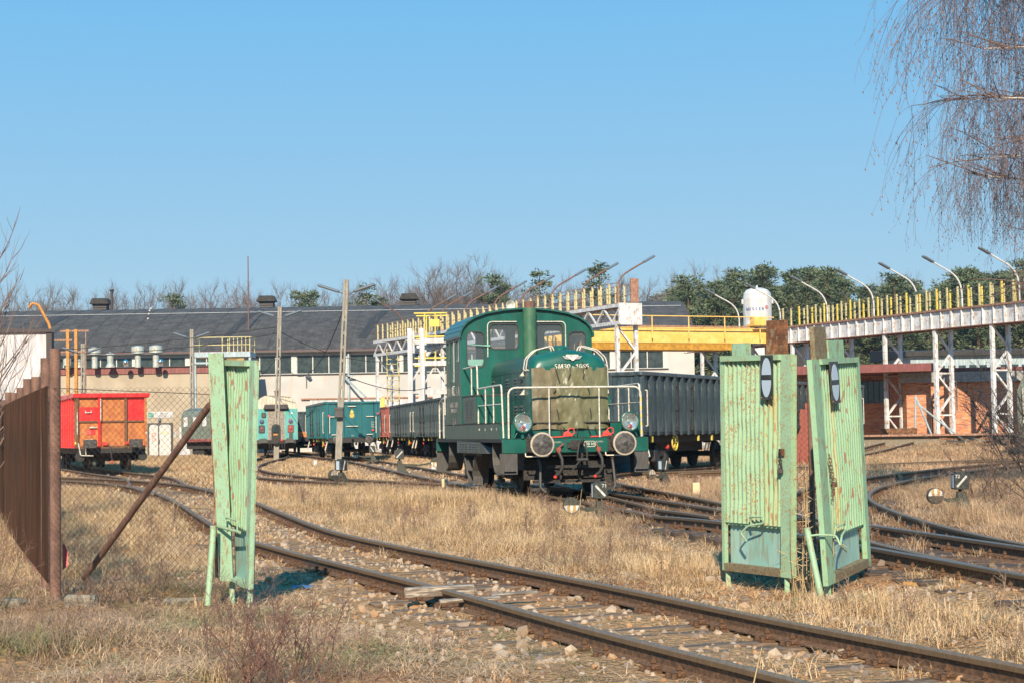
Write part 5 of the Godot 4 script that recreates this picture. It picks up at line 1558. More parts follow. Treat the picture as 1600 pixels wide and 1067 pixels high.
	b.cbox(Vector3(0.62, 1.08, 0.1), Vector3(0.2, 0.12, 0.1), 0.02)
	b.ball(Vector3(0.0, 0.36, 0.16), Vector3(0.05, 0.09, 0.05), 8)
	obj("red_fitting", b, M.red, o)
	pipe("brake_hose", [Vector3(-0.12, 1.0, 0.12), Vector3(-0.06, 0.8, 0.22), Vector3(-0.02, 0.55, 0.22), Vector3(0.0, 0.4, 0.16)], 0.035, M.hose, o, 6)
	b = MB.new()
	b.tube(bent([Vector3(-1.28, 1.1, 0.1), Vector3(-1.2, 0.62, 0.18), Vector3(-0.72, 0.60, 0.18)], 0.05), 0.025, 6)
	b.cyl(Vector3(-1.0, 0.62, 0.18), Vector3(-1.0, 1.15, 0.14), 0.022, 6)
	obj("foot_step", b, M.rail_white, o)
	b = MB.new()
	b.cbox(Vector3(-1.38, 1.1, 0.0), Vector3(0.08, 0.12, 0.08), 0.02)
	obj("yellow_tag", b, M.yellow, o)
	for z in [-0.8, -2.5, -9.5, -11.2]: wheelset(o, z, 0.46, M.under)
	# the wagon coupled behind it, of which little shows
	var r := make_wagon("open_wagon", "plain red wagon coupled behind the red and orange one at the left edge", V(-20.3, 0.3, 83.2), 19.5, M.red_paint, "", 12.0, false)
	r.scale = Vector3(1, 1.02, 1)

func make_coach() -> void:
	var o := thing("passenger_coach", "old turquoise and cream passenger coach with boarded gangway facing the camera", "railway coach", V(-15.75, 0.17, 119.0), 7.6)
	var b := MB.new()
	var sec := PackedVector2Array([Vector2(1.42, 1.05), Vector2(1.42, 3.0)])
	for i in 9:
		var a := PI * 0.5 * i / 8.0
		sec.append(Vector2(1.42 - 0.85 * (1.0 - cos(a)), 3.0 + 1.0 * sin(a)))
	for i in 9:
		var a := PI * 0.5 * (8 - i) / 8.0
		sec.append(Vector2(-1.42 + 0.85 * (1.0 - cos(a)), 3.0 + 1.0 * sin(a)))
	sec.append(Vector2(-1.42, 3.0))
	sec.append(Vector2(-1.42, 1.05))
	b.prism(sec, Transform3D.IDENTITY, -22.0, 0.0)
	smooth_mesh(b, 30.0)
	var body := obj("body", b, M.coach_cream, o)
	b = MB.new()
	b.span(Vector3(-1.40, 1.06, 0.0), Vector3(-0.56, 3.12, 0.03))
	b.span(Vector3(0.56, 1.06, 0.0), Vector3(1.40, 3.12, 0.03))
	obj("end_sheet", b, M.coach_turquoise, o)
	b = MB.new()
	b.span(Vector3(-0.54, 1.06, 0.0), Vector3(0.54, 2.98, 0.035))
	obj("boarded_gangway", b, M.coach_board, o)
	b = MB.new()
	b.hexa([Vector3(-0.70, 2.98, 0.0), Vector3(0.70, 2.98, 0.0), Vector3(-0.60, 3.35, 0.0), Vector3(0.60, 3.35, 0.0), Vector3(-0.85, 3.12, 0.32), Vector3(0.85, 3.12, 0.32), Vector3(-0.75, 3.40, 0.30), Vector3(0.75, 3.40, 0.30)], Vector3(0, 3.2, 0.15))
	obj("gangway_bellows", b, M.dark_steel, o)
	b = MB.new()
	b.cyl(Vector3(-0.75, 3.47, 0.2), Vector3(0.75, 3.47, 0.2), 0.03, 6)
	obj("bellows_bar", b, M.coach_cream, o)
	for q in [[-0.95, 2.28, 0.10, "navy"], [0.95, 2.28, 0.10, "navy"], [-0.95, 1.78, 0.09, "lamp_red"], [0.95, 1.78, 0.09, "lamp_red"]]:
		b = MB.new()
		if q[3] == "lamp_red": b.cbox(Vector3(q[0], q[1], 0.05), Vector3(0.40, 0.52, 0.05), 0.05)
		else: b.lathe([Vector2(0.16, 0.03), Vector2(0.16, 0.08), Vector2(0.11, 0.09)], facing(Vector3(q[0], q[1], 0)), 14)
		var lp := obj("lamp_housing", b, M.frame_grey if q[0] < 0 else M.wagon_brown, o)
		b = MB.new()
		b.lathe([Vector2(q[2], 0.075), Vector2(0.0, 0.095)], facing(Vector3(q[0], q[1], 0)), 14)
		obj("lamp", b, M[q[3]], lp)
	b = MB.new()
	b.cbox(Vector3(-0.82, 2.70, 0.05), Vector3(0.30, 0.34, 0.05), 0.05)
	b.span(Vector3(0.84, 1.2, 0.04), Vector3(1.08, 1.56, 0.08))
	obj("socket_plate", b, M.frame_grey, o)
	b = MB.new()
	b.prism(PackedVector2Array([Vector2(0.93, 2.76), Vector2(1.11, 2.76), Vector2(1.02, 2.92)]), Transform3D.IDENTITY, 0.03, 0.04)
	obj("warning_triangle", b, M.cream_paint, o)
	b = MB.new()
	b.cbox(Vector3(0.06, 4.12, -0.5), Vector3(0.3, 0.28, 0.3), 0.02)
	b.prism(PackedVector2Array([Vector2(-0.18, 4.26), Vector2(0.3, 4.26), Vector2(0.06, 4.4)]), Transform3D.IDENTITY, -0.7, -0.3)
	obj("roof_vent", b, M.rust_wall, o)
	b = MB.new()
	b.span(Vector3(-1.3, 0.80, 0.0), Vector3(1.3, 1.05, 0.10))
	b.span(Vector3(-1.3, 0.45, -20.0), Vector3(1.3, 1.04, -1.0))
	for x in [-0.5, -0.35, 0.35, 0.5]: b.tube([Vector3(x, 0.95, 0.12), Vector3(x + 0.03, 0.55, 0.2), Vector3(x + 0.1, 0.45, 0.15)], 0.03, 5)
	obj("underframe", b, M.under, o)
	for s in [-1.0, 1.0]:
		b = MB.new()
		b.lathe([Vector2(0.14, 0.0), Vector2(0.12, 0.4), Vector2(0.0, 0.4)], facing(Vector3(0.875 * s, 1.0, 0.1)), 12)
		b.hexa([Vector3(0.55 * s, 0.86, 0.5), Vector3(1.2 * s, 0.86, 0.5), Vector3(0.65 * s, 1.16, 0.5), Vector3(1.1 * s, 1.16, 0.5), Vector3(0.55 * s, 0.86, 0.58), Vector3(1.2 * s, 0.86, 0.58), Vector3(0.65 * s, 1.16, 0.58), Vector3(1.1 * s, 1.16, 0.58)], Vector3(0.87 * s, 1.0, 0.54))
		obj("buffer", b, M.frame_grey, o)
		b = MB.new()
		for i in 8: b.span(Vector3(1.425 * s - 0.005, 2.1, -2.6 - i * 2.4), Vector3(1.425 * s + 0.005, 2.9, -1.4 - i * 2.4))
		obj("side_window", b, M.dark_glass, body)
	for z in [-2.0, -4.2, -18.0, -20.2]: wheelset(o, z, 0.46, M.under)
	b = MB.new()
	b.cbox(Vector3(0.1, 1.05, 0.15), Vector3(0.18, 0.14, 0.08), 0.02)
	b.cbox(Vector3(0.35, 1.02, 0.15), Vector3(0.16, 0.12, 0.08), 0.02)
	obj("red_fitting", b, M.red, o)
	# grey green old railcar left of it, behind the fence
	var c := thing("railway_van", "dull green old railway van with small windows beside the cream building", "railway van", V(-18.75, 0.05, 127.0), 72.0)
	b = MB.new()
	var s2 := PackedVector2Array([Vector2(1.4, 1.3), Vector2(1.4, 2.9), Vector2(1.1, 3.3), Vector2(0, 3.5), Vector2(-1.1, 3.3), Vector2(-1.4, 2.9), Vector2(-1.4, 1.3)])
	b.prism(s2, Transform3D.IDENTITY, -4.6, 0.0)
	obj("body", b, M.coach_green, c)
	for i in 6:
		b = MB.new()
		b.span(Vector3(-1.415, 2.2, -4.4 + i * 0.74), Vector3(-1.4, 2.85, -4.1 + i * 0.74))
		obj("window", b, M.steel_white, c)
	b = MB.new()
	b.span(Vector3(-1.45, 1.1, -4.65), Vector3(1.45, 1.3, 0.05))
	obj("sole_bar", b, M.wagon_brown, c)
	b = MB.new()
	b.span(Vector3(-1.0, 0.6, -4.4), Vector3(1.0, 1.1, -0.4))
	obj("underframe", b, M.under, c)
	for z in [-0.9, -3.6]: wheelset(c, z, 0.46, M.under)
	# dark green railcar end cut by the right edge of the picture
	var d := thing("railcar", "dark green railcar standing at the right edge beyond the last crane leg", "railcar", V(22.9, 0.62, 76.0), -24.0)
	b = MB.new()
	var s3 := PackedVector2Array([Vector2(1.45, 0.3), Vector2(1.45, 2.3), Vector2(1.15, 3.0), Vector2(0.5, 3.2), Vector2(-0.5, 3.2), Vector2(-1.15, 3.0), Vector2(-1.45, 2.3), Vector2(-1.45, 0.3)])
	b.prism(s3, Transform3D.IDENTITY, -9.0, 0.0)
	obj("body", b, M.coach_green, d)
	b = MB.new()
	b.tube(bent([Vector3(-1.2, 0.9, 0.05), Vector3(-1.2, 2.4, 0.08), Vector3(-0.7, 2.4, 0.08), Vector3(-0.7, 0.9, 0.05)], 0.1), 0.03, 6)
	obj("handrail", b, M.rail_white, d)
	b = MB.new()
	b.span(Vector3(-1.0, 1.9, 0.0), Vector3(1.0, 2.6, 0.02))
	obj("window", b, M.dark_glass, d)
	for z in [-1.5, -7.0]: wheelset(d, z, 0.45, M.under)
# --- the gate leaves and the fence -----------------------------------------------------------------------------------------
class Leaf:   # a warped gate leaf: u across 0..1, v up 0..1, n metres out of its plane towards the yard's outside
	var p: Array
	var out: Vector3
	func at(u: float, v: float, n := 0.0) -> Vector3:
		return p[2].lerp(p[3], u).lerp(p[0].lerp(p[1], u), v) + out * n
	func slab(b: MB, u0: float, u1: float, v0: float, v1: float, n0: float, n1: float, k := 6) -> void:
		for i in k:
			var a := lerpf(v0, v1, i / float(k))
			var c := lerpf(v0, v1, (i + 1) / float(k))
			var q := []
			for s in 8: q.append(at(u1 if s & 1 else u0, c if s & 2 else a, n1 if s & 4 else n0))
			b.hexa(q, at((u0 + u1) * 0.5, (a + c) * 0.5, (n0 + n1) * 0.5))

func make_leaf(label: String, corners: Array, m: Material, frame: Material, ribs: int, sl: Array, low: float, seat: float, th := 1.0) -> Array:
	# sl = [u where the corrugated sheet starts, u where it ends]; low = v of its lower edge; seat = v of the bottom rail
	var lf := Leaf.new()
	var o := thing("gate_leaf", label, "gate leaf", (corners[2] + corners[3]) * 0.5, 0.0, "green sheet metal gate leaves")
	for c in corners: lf.p.append(c - o.position)
	lf.out = (lf.p[3] - lf.p[2]).cross(lf.p[0] - lf.p[2]).normalized()
	var b := MB.new()
	lf.slab(b, 0.0, sl[0], 0.0, 1.0, -0.05 * th, 0.035 * th)
	obj("stile", b, frame, o)
	b = MB.new()
	lf.slab(b, sl[1], 1.0, 0.0, 1.0, -0.05 * th, 0.035 * th)
	obj("stile", b, frame, o)
	# the edge strip that laps over the free stile
	b = MB.new()
	lf.slab(b, sl[1] + 0.02, 1.012, 0.004, 0.996, -0.075 * th, -0.052 * th)
	obj("lap_strip", b, frame, o)
	# corrugated sheet
	b = MB.new()
	var n := ribs * 4
	var vv := 14
	var stain := MB.new()
	var clean := b
	for i in n:
		for j in vv:
			var um := lerpf(sl[0], sl[1], (i + 0.5) / n)
			b = stain if (sl.size() > 2 and um > sl[2] and um < sl[3] and j < 11) else clean
			var q := []
			for e in [[i, j], [i + 1, j], [i + 1, j + 1], [i, j + 1]]:
				var u := lerpf(sl[0], sl[1], e[0] / float(n))
				var w: float = [0.0, 1.0, 1.0, 0.0][e[0] % 4]
				q.append(lf.at(u, lerpf(low, 0.985, e[1] / float(vv)), -0.016 + 0.034 * w + 0.018 * fnl.get_noise_2d(e[0] * 60.0 / n + ribs * 50.0, e[1] * 9.0)))
			b.quad(q[0], q[1], q[2], q[3])
	obj("corrugated_sheet", clean, m, o)
	if sl.size() > 2: obj("rust_stained_ribs", stain, M.gate_stained, o)
	b = MB.new()
	lf.slab(b, sl[0], sl[1], 0.975, 1.0, -0.045, 0.05, 2)
	obj("top_rail", b, frame, o)
	b = MB.new()
	lf.slab(b, sl[0], sl[1], low - 0.012, low, -0.055, -0.015, 1)
	obj("middle_rail", b, frame, o)
	# recessed plain sheet below
	b = MB.new()
	lf.slab(b, sl[0], sl[1], seat, low - 0.012, -0.075, -0.06, 2)
	obj("lower_sheet", b, M.gate_blue, o)
	b = MB.new()
	lf.slab(b, sl[0], sl[1], 0.0, seat, -0.06, 0.03, 1)
	obj("bottom_rail", b, M.rusty_green if seat > 0.02 else frame, o)
	for u in [sl[0] * 0.7, sl[1] + 0.03]:
		b = MB.new()
		var q: Vector3 = lf.at(u, 0.0, -0.03)
		b.cbox(q + Vector3(0, -0.12, 0), Vector3(0.05, 0.26, 0.05), 0.006)
		obj("foot", b, frame, o)
	return [o, lf]

func rusty_post(lf: Leaf, o: Node3D, u0: float, u1: float, v0: float, v1: float, m: Material) -> void:
	var b := MB.new()
	lf.slab(b, u0, u1, v0, v1, -0.045, 0.0, 3)
	obj("rusty_plate", b, m, o)

func reflector_board(lf: Leaf, o: Node3D, u0: float, u1: float, v0: float, v1: float) -> void:
	var b := MB.new()
	lf.slab(b, u0, u1, v0, v1, 0.05, 0.062, 2)
	var bd := obj("reflector_board", b, M.black_paint, o)
	for q in [[0.06, 0.44, -1.0], [0.56, 0.94, 1.0]]:
		b = MB.new()
		var c: float = lerpf(v0, v1, 0.44 if q[2] < 0 else 0.56)
		var h: float = (v1 - v0) * 0.38 * q[2]
		var k := 14
		for i in k:
			var a0 := PI * i / k
			var a1 := PI * (i + 1) / k
			var um := (u0 + u1) * 0.5
			var du := (u1 - u0) * 0.40
			var p0 := lf.at(um - cos(a0) * du, c + sin(a0) * h, 0.0645)
			var p1 := lf.at(um - cos(a1) * du, c + sin(a1) * h, 0.0645)
			var mid := lf.at(um, c, 0.0645)
			b.trio(p0, p1, mid, lf.at(um, c, 0.0))
			var r0 := lf.at(um - cos(a0) * du, c + sin(a0) * h, 0.061)
			var r1 := lf.at(um - cos(a1) * du, c + sin(a1) * h, 0.061)
			b.quado(p0, p1, r1, r0, mid)
		obj("reflector", b, M.reflector, bd)
	b = MB.new()
	for u in [u0 + 0.01, u1 - 0.01]: b.ball(lf.at(u, v0 + 0.01, 0.062), Vector3.ONE * 0.012, 6)
	obj("bolt", b, M.rust, bd)

func chain(parent: Node, a: Vector3, e: Vector3, k: int, m: Material) -> void:
	var b := MB.new()
	for i in k:
		var c := a.lerp(e, (i + 0.5) / k)
		var d := (e - a) / k * 0.72
		var s := Vector3(0.012, 0, 0.004) if i % 2 else Vector3(0.003, 0, 0.012)
		b.tube([c - d + s, c + d + s, c + d - s, c - d - s, c - d + s], 0.004, 5, false)
	obj("chain", b, m, parent)

func make_gate() -> void:
	# left leaf: seen from its edge, twisted, with a tall post at its back
	var l := make_leaf("slim twisted green gate leaf left of the curving near track", [V(-2.845, 2.24, 17.75), V(-2.445, 2.20, 17.05), V(-2.83, 0.09, 17.75), V(-2.52, 0.03, 17.05)], M.gate_green_peeled, M.gate_green, 9, [0.03, 0.85], 0.25, 0.012, 0.4)
	var o: Node3D = l[0]
	var lf: Leaf = l[1]
	var b := MB.new()
	var tall := Leaf.new()
	for c in [V(-3.0, 2.30, 17.62), V(-2.84, 2.30, 17.56), V(-2.90, 0.07, 17.62), V(-2.76, 0.07, 17.56)]: tall.p.append(c - o.position)
	tall.out = Vector3(0, 0, 1)
	tall.slab(b, 0, 1, 0, 1, -0.06, 0.0, 8)
	obj("back_post", b, M.gate_green, o)
	b = MB.new()
	lf.slab(b, 0.03, 0.84, 0.975, 1.0, 0.051, 0.062, 3)
	obj("bowed_top_cap", b, M.gate_green_rusty, o)
	b = MB.new()
	lf.slab(b, 0.20, 0.55, 1.0, 1.008, -0.02, 0.05, 2)
	obj("yellow_moss_cap", b, M.ochre, o)
	b = MB.new()
	b.tube([tall.at(0.1, 0.24, 0.03), lf.at(0.86, 0.245, 0.08)], 0.016, 6)
	b.tube(bent([lf.at(0.30, 0.245, 0.09), lf.at(0.30, 0.29, 0.09), lf.at(0.75, 0.29, 0.08), lf.at(0.75, 0.245, 0.08)], 0.02), 0.010, 6)
	obj("bolt_handle", b, M.gate_green_rusty, o)
	pipe("drop_rod", [V(-2.93, 0.62, 17.45) - o.position, V(-2.93, 0.56, 17.45) - o.position, V(-2.965, -0.14, 17.3) - o.position], 0.032, M.gate_green_rusty, o, 8)
	# right leaves: two, set in a V with its edge towards us
	var r := make_leaf("broad upright green gate leaf with rust speckles, left one of the right hand pair", [V(2.15, 2.225, 18.4), V(2.745, 2.20, 17.5), V(2.13, 0.04, 18.4), V(2.69, 0.02, 17.5)], M.gate_green_rusty, M.gate_green_rusty, 13, [0.04, 0.86, 0.63, 0.79], 0.225, 0.035, 0.55)
	o = r[0]
	lf = r[1]
	rusty_post(lf, o, 0.64, 0.89, 0.985, 1.155, M.rust)
	reflector_board(lf, o, 0.63, 0.79, 0.795, 0.998)
	b = MB.new()
	lf.slab(b, 0.08, 0.33, 0.99, 1.06, -0.09, -0.07, 1)
	obj("hinge_plate", b, M.gate_green, o)
	handle(lf, o, 0.56, 0.215)
	b = MB.new()
	lf.slab(b, 0.86, 0.93, 0.545, 0.575, 0.036, 0.045, 1)
	obj("hasp", b, M.rust, o)
	chain(o, lf.at(0.88, 0.57, 0.055), lf.at(0.90, 0.49, 0.055), 5, M.under)
	padlock(lf, o, 0.90, 0.475)
	r = make_leaf("leaning green gate leaf with a rusty hanging chain, right one of the pair", [V(2.81, 2.12, 16.9), V(3.53, 2.19, 18.3), V(2.915, -0.01, 16.9), V(3.60, 0.07, 18.3)], M.gate_green_peeled, M.gate_green_peeled, 15, [0.15, 0.92, 0.27, 0.41], 0.205, 0.04, 0.6)
	o = r[0]
	lf = r[1]
	rusty_post(lf, o, 0.12, 0.36, 0.975, 1.145, M.rusty_green)
	reflector_board(lf, o, 0.27, 0.44, 0.795, 0.985)
	b = MB.new()
	lf.slab(b, 0.52, 0.84, 0.985, 1.085, -0.09, -0.06, 1)
	obj("hinge_plate", b, M.gate_green_peeled, o)
	handle(lf, o, 0.26, 0.20)
	chain(o, lf.at(0.13, 0.57, 0.06), lf.at(0.17, 0.44, 0.06), 8, M.rust)
	chain(o, lf.at(0.17, 0.44, 0.06), lf.at(0.16, 0.375, 0.06), 4, M.rust)
	padlock(lf, o, 0.19, 0.435)
	# the drop bolt that stands between them
	b = MB.new()
	b.tube([V(2.745, 0.54, 16.9), V(2.76, 0.45, 16.9), V(2.85, -0.16, 16.75)], 0.030, 10)
	b.tube(bent([V(2.745, 0.46, 16.9), V(2.84, 0.475, 16.87), V(3.0, 0.47, 16.8), V(3.03, 0.38, 16.76)], 0.03), 0.011, 6)
	tag(obj("drop_bolt", b, M.gate_green_rusty), "pale green drop bolt stuck in the ground between the two right gate leaves", "gate bolt")

func handle(lf: Leaf, o: Node3D, u: float, v: float) -> void:
	var b := MB.new()
	b.tube(bent([lf.at(u - 0.10, v, 0.03), lf.at(u - 0.10, v + 0.045, 0.06), lf.at(u + 0.10, v + 0.05, 0.06), lf.at(u + 0.10, v + 0.02, 0.06), lf.at(u - 0.08, v + 0.005, 0.10), lf.at(u - 0.16, v - 0.03, 0.12), lf.at(u - 0.06, v - 0.065, 0.13)], 0.03), 0.011, 7)
	obj("handle", b, M.gate_green_rusty, o)

func padlock(lf: Leaf, o: Node3D, u: float, v: float) -> void:
	var b := MB.new()
	b.cbox(lf.at(u, v, 0.06), Vector3(0.055, 0.05, 0.028), 0.008)
	b.tube(bent([lf.at(u, v, 0.06) + Vector3(-0.018, 0.02, 0), lf.at(u, v, 0.06) + Vector3(-0.018, 0.06, 0), lf.at(u, v, 0.06) + Vector3(0.018, 0.06, 0), lf.at(u, v, 0.06) + Vector3(0.018, 0.02, 0)], 0.015), 0.005, 6)
	obj("padlock", b, M.dark_steel, o)

func wire_mesh(b: MB, a: Vector3, e: Vector3, low: float, high: float, pitch: float, r: float, sag: float) -> void:
	# chain link: zigzag wires that hook into one another, from a to e (points at ground level), between the heights low and high
	var l := Vector2(e.x - a.x, e.z - a.z).length()
	var dir := Vector3(e.x - a.x, 0, e.z - a.z) / l
	var out := dir.cross(Vector3.UP)
	var h := high - low
	var k := int((l + h) / pitch)
	for s in [1.0, -1.0]:
		for i in k + 1:
			# straight diagonals, the two families lying on either side of the plane
			var t0: float = i * pitch - (h if s > 0 else 0.0)
			var t1: float = t0 + h * s
			var y0 := low
			var y1 := high
			if s > 0:
				if t0 < 0: y0 = low - t0
				if t1 > l: y1 = low + (l - t0)
			else:
				t1 = t0 - h
				if t0 > l: y0 = low + (t0 - l)
				if t1 < 0: y1 = low + t0
			if y1 - y0 < 0.03: continue
			var p0: Vector3 = a + dir * (t0 + (y0 - low) * s)
			var p1: Vector3 = a + dir * (t0 + (y1 - low) * s)
			var m0 := lerpf(a.y, e.y, clampf((t0 + (y0 - low) * s) / l, 0, 1))
			var m1 := lerpf(a.y, e.y, clampf((t0 + (y1 - low) * s) / l, 0, 1))
			var path := []
			for j in 4:
				var f := j / 3.0
				var q: Vector3 = p0.lerp(p1, f)
				var along := Vector2(q.x - a.x, q.z - a.z).length()
				q.y = lerpf(m0, m1, f) + lerpf(y0, y1, f)
				q += out * (s * r * 0.9 + sag * sin(along * 1.7) * sin(PI * clampf((q.y - low) / h, 0, 1)) + sag * 0.6 * sin(along * 0.6 + 1.0))
				path.append(q)
			b.tube(path, r, 3, false)

func make_fence() -> void:
	var a := V(-4.655, -0.1, 18.2)
	var far := V(-10.05, -0.05, 35.0)
	var o := thing("chain_link_fence", "rusty chain link fence on pipe posts running away along the left edge", "fence", a)
	var off := -a
	var b := MB.new()
	wire_mesh(b, Vector3(-0.095, 0, -0.06), far - a + Vector3(-0.095, 0, 0), 0.12, 2.13, 0.062, 0.0028, 0.008)
	tag(obj("chain_link", b, M.wire, o), "", "", "", "stuff")
	for i in 9:
		var t: float = [0.0, 0.075, 0.19, 0.31, 0.43, 0.56, 0.69, 0.83, 1.0][i]
		var p := Vector3.ZERO.lerp(far - a, t) + Vector3(-0.02 if i > 0 else 0.0, 0, 0)
		var h: float = [2.50, 2.46, 2.32, 2.36, 2.30, 2.28, 2.34, 2.26, 2.30][i]
		b = MB.new()
		b.lathe([Vector2(0.056, -0.35), Vector2(0.056, h), Vector2(0.049, h), Vector2(0.049, h - 0.3)], Transform3D(Basis.IDENTITY, p), 14)
		obj("post", b, M.pipe_rust, o)
	for y in [0.15, 1.1, 2.12]: pipe("tension_wire", [Vector3(-0.05, y, 0), (far - a) + Vector3(-0.05, y, 0)], 0.004, M.wire, o, 4)
	# the panel between that corner and the left gate leaf
	var e := V(-2.97, -0.12, 17.75)
	var f := thing("chain_link_fence", "see-through chain link fence panel between the thick rusty post and the left gate leaf", "fence", a)
	b = MB.new()
	wire_mesh(b, Vector3(0.0, 0.0, 0.075), e - a + Vector3(0, 0, 0.02), 0.06, 2.10, 0.066, 0.0016, 0.02)
	tag(obj("chain_link", b, M.wire_grey, f), "", "", "", "stuff")
	pipe("tension_wire", [Vector3(0, 2.10, 0.07), e - a + Vector3(0, 2.02, 0.02)], 0.0035, M.wire_grey, f, 4)
	pipe("diagonal_brace", [V(-3.04, 1.80, 17.95) - a, V(-4.75, -0.05, 19.8) - a], 0.036, M.pipe_rust, f, 8)
	pipe("edge_bar", [V(-2.99, 1.86, 17.72) - a, V(-2.95, 0.95, 17.70) - a, V(-2.94, 0.1, 17.68) - a], 0.018, M.rust, f, 6)
	# behind the gap of the right-hand leaves
	var g := V(2.62, -0.1, 19.5)
	var h := thing("chain_link_fence", "strip of rusty chain link fence showing in the gap between the right gate leaves", "fence", g)
	b = MB.new()
	wire_mesh(b, Vector3.ZERO, Vector3(0.62, 0.0, -0.1), 0.4, 2.12, 0.066, 0.0016, 0.015)
	tag(obj("chain_link", b, M.wire, h), "", "", "", "stuff")
	for x in [0.0, 0.62]: pipe("post", [Vector3(x, -0.3, -0.05 * x), Vector3(x, 2.15, -0.05 * x)], 0.03, M.pipe_rust, h, 8)
	b = MB.new()
	b.hexa([V(-4.64, 0.16, 18.42), V(-4.60, 0.17, 18.40), V(-4.65, 0.42, 18.45), V(-4.62, 0.40, 18.43), V(-4.62, 0.15, 18.34), V(-4.565, 0.2, 18.36), V(-4.62, 0.30, 18.38), V(-4.58, 0.33, 18.40)], V(-4.61, 0.28, 18.40))
	tag(obj("plastic_bag", b, M.red), "torn red plastic bag caught behind the foot of the thick rusty fence post", "plastic bag")
# --- buildings, crane runways, poles ---------------------------------------------------------------------------------------
func make_hall() -> void:
	# long hall with a bowed felt roof; its front is square to the view, 165 m away
	var o := thing("industrial_hall", "long white industrial hall with bowed black felt roof and a band of windows", "industrial hall", V(0, 0, 165))
	var x0 := -82.0
	var x1 := 16.8
	var b := MB.new()
	b.span(Vector3(x0, -1, -0.3), Vector3(x1, 7.12, 0))
	var wl := obj("front_wall", b, M.hall_wall, o)
	b = MB.new()
	b.span(Vector3(x0, 8.93, -0.3), Vector3(x1, 9.20, 0))
	b.span(Vector3(x1 - 0.3, -1, -44), Vector3(x1, 9.2, -0.301))
	b.span(Vector3(x0, -1, -44), Vector3(x0 + 0.3, 9.2, -0.301))
	b.span(Vector3(x0, -1, -44.3), Vector3(x1, 9.2, -44.0))
	obj("wall", b, M.hall_wall, o)
	# window band: bays of three lights between white pilasters
	var bay := 4.9
	var k := 0
	var at := 13.9
	while at > x0 + bay:
		var b2 := MB.new()
		b2.span(Vector3(at, 7.12, -0.28), Vector3(at + 0.45, 8.93, 0.02))
		obj("pilaster", b2, M.white_paint, o)
		for i in 3:
			var u := at - bay + 0.45 + i * (bay - 0.45) / 3.0
			var e := at - bay + 0.45 + (i + 1) * (bay - 0.45) / 3.0
			b2 = MB.new()
			b2.span(Vector3(u, 7.12, -0.2), Vector3(u + 0.09, 8.93, -0.06))
			b2.span(Vector3(u + 0.09, 7.12, -0.2), Vector3(e, 7.20, -0.06))
			b2.span(Vector3(u + 0.09, 8.85, -0.2), Vector3(e, 8.93, -0.06))
			var w := obj("window", b2, M.white_paint, o)
			b2 = MB.new()
			b2.span(Vector3(u + 0.09, 7.20, -0.15), Vector3(e, 8.85, -0.13))
			obj("pane", b2, M.hall_glass, w)
		at -= bay
		k += 1
	b = MB.new()
	b.span(Vector3(14.35, 7.12, -0.28), Vector3(x1, 8.93, 0.0))
	obj("wall_end", b, M.hall_wall, o)
	b = MB.new()
	b.span(Vector3(x0, 7.06, 0.0), Vector3(x1 - 2.4, 7.14, 0.14))
	obj("window_sill", b, M.dark_steel, o)
	# roof, a segment of a circle, with a rolled felt joint every metre
	b = MB.new()
	var arc := []
	for i in 19:
		var t := i / 18.0
		arc.append(Vector2(-44.6 * t + 0.5, 9.30 + 5.45 * sin(PI * t) ** 0.9))
	for i in 18:
		b.quad(Vector3(x0 - 0.4, arc[i].y, arc[i].x), Vector3(x1 + 0.4, arc[i].y, arc[i].x), Vector3(x1 + 0.4, arc[i + 1].y, arc[i + 1].x), Vector3(x0 - 0.4, arc[i + 1].y, arc[i + 1].x))
		b.quad(Vector3(x0 - 0.4, arc[i].y - 0.12, arc[i].x), Vector3(x0 - 0.4, arc[i + 1].y - 0.12, arc[i + 1].x), Vector3(x1 + 0.4, arc[i + 1].y - 0.12, arc[i + 1].x), Vector3(x1 + 0.4, arc[i].y - 0.12, arc[i].x))
		for x in [x0 - 0.4, x1 + 0.4]: b.quad(Vector3(x, arc[i].y - 0.12, arc[i].x), Vector3(x, arc[i].y, arc[i].x), Vector3(x, arc[i + 1].y, arc[i + 1].x), Vector3(x, arc[i + 1].y - 0.12, arc[i + 1].x))
	var rf := obj("roof", b, M.felt, o)
	for x in [x0, x1 - 0.3]:
		b = MB.new()
		for i in 18: b.hexa([Vector3(x, 9.19, arc[i].x), Vector3(x + 0.3, 9.19, arc[i].x), Vector3(x, arc[i].y - 0.125, arc[i].x), Vector3(x + 0.3, arc[i].y - 0.125, arc[i].x), Vector3(x, 9.19, arc[i + 1].x), Vector3(x + 0.3, 9.19, arc[i + 1].x), Vector3(x, arc[i + 1].y - 0.125, arc[i + 1].x), Vector3(x + 0.3, arc[i + 1].y - 0.125, arc[i + 1].x)], Vector3(x + 0.15, 9.6, (arc[i].x + arc[i + 1].x) * 0.5))
		obj("gable", b, M.hall_wall, o)
	var roll := MB.new()
	for i in 9: roll.bar(Vector3(0, arc[i].y + 0.015, arc[i].x), Vector3(0, arc[i + 1].y + 0.015, arc[i + 1].x), 0.10, 0.03)
	var rm := roll.mesh()
	var x := x0 + 0.5
	while x < x1:
		put("felt_joint", rm, M.felt, rf, Transform3D(Basis.IDENTITY, Vector3(x, 0, 0)))
		x += 1.9
	for q in [[-46.0, 1.1, 2, 5], [-27.3, 0.75, 1, 6], [-14.4, 0.9, 1, 6]]:
		b = MB.new()
		for i in range(q[2], q[3]): b.bar(Vector3(q[0] + i * 0.35, arc[i].y + 0.012, arc[i].x), Vector3(q[0] + (i + 1) * 0.35, arc[i + 1].y + 0.012, arc[i + 1].x), q[1], 0.02)
		obj("felt_patch", b, M.felt_new, rf)
	b = MB.new()
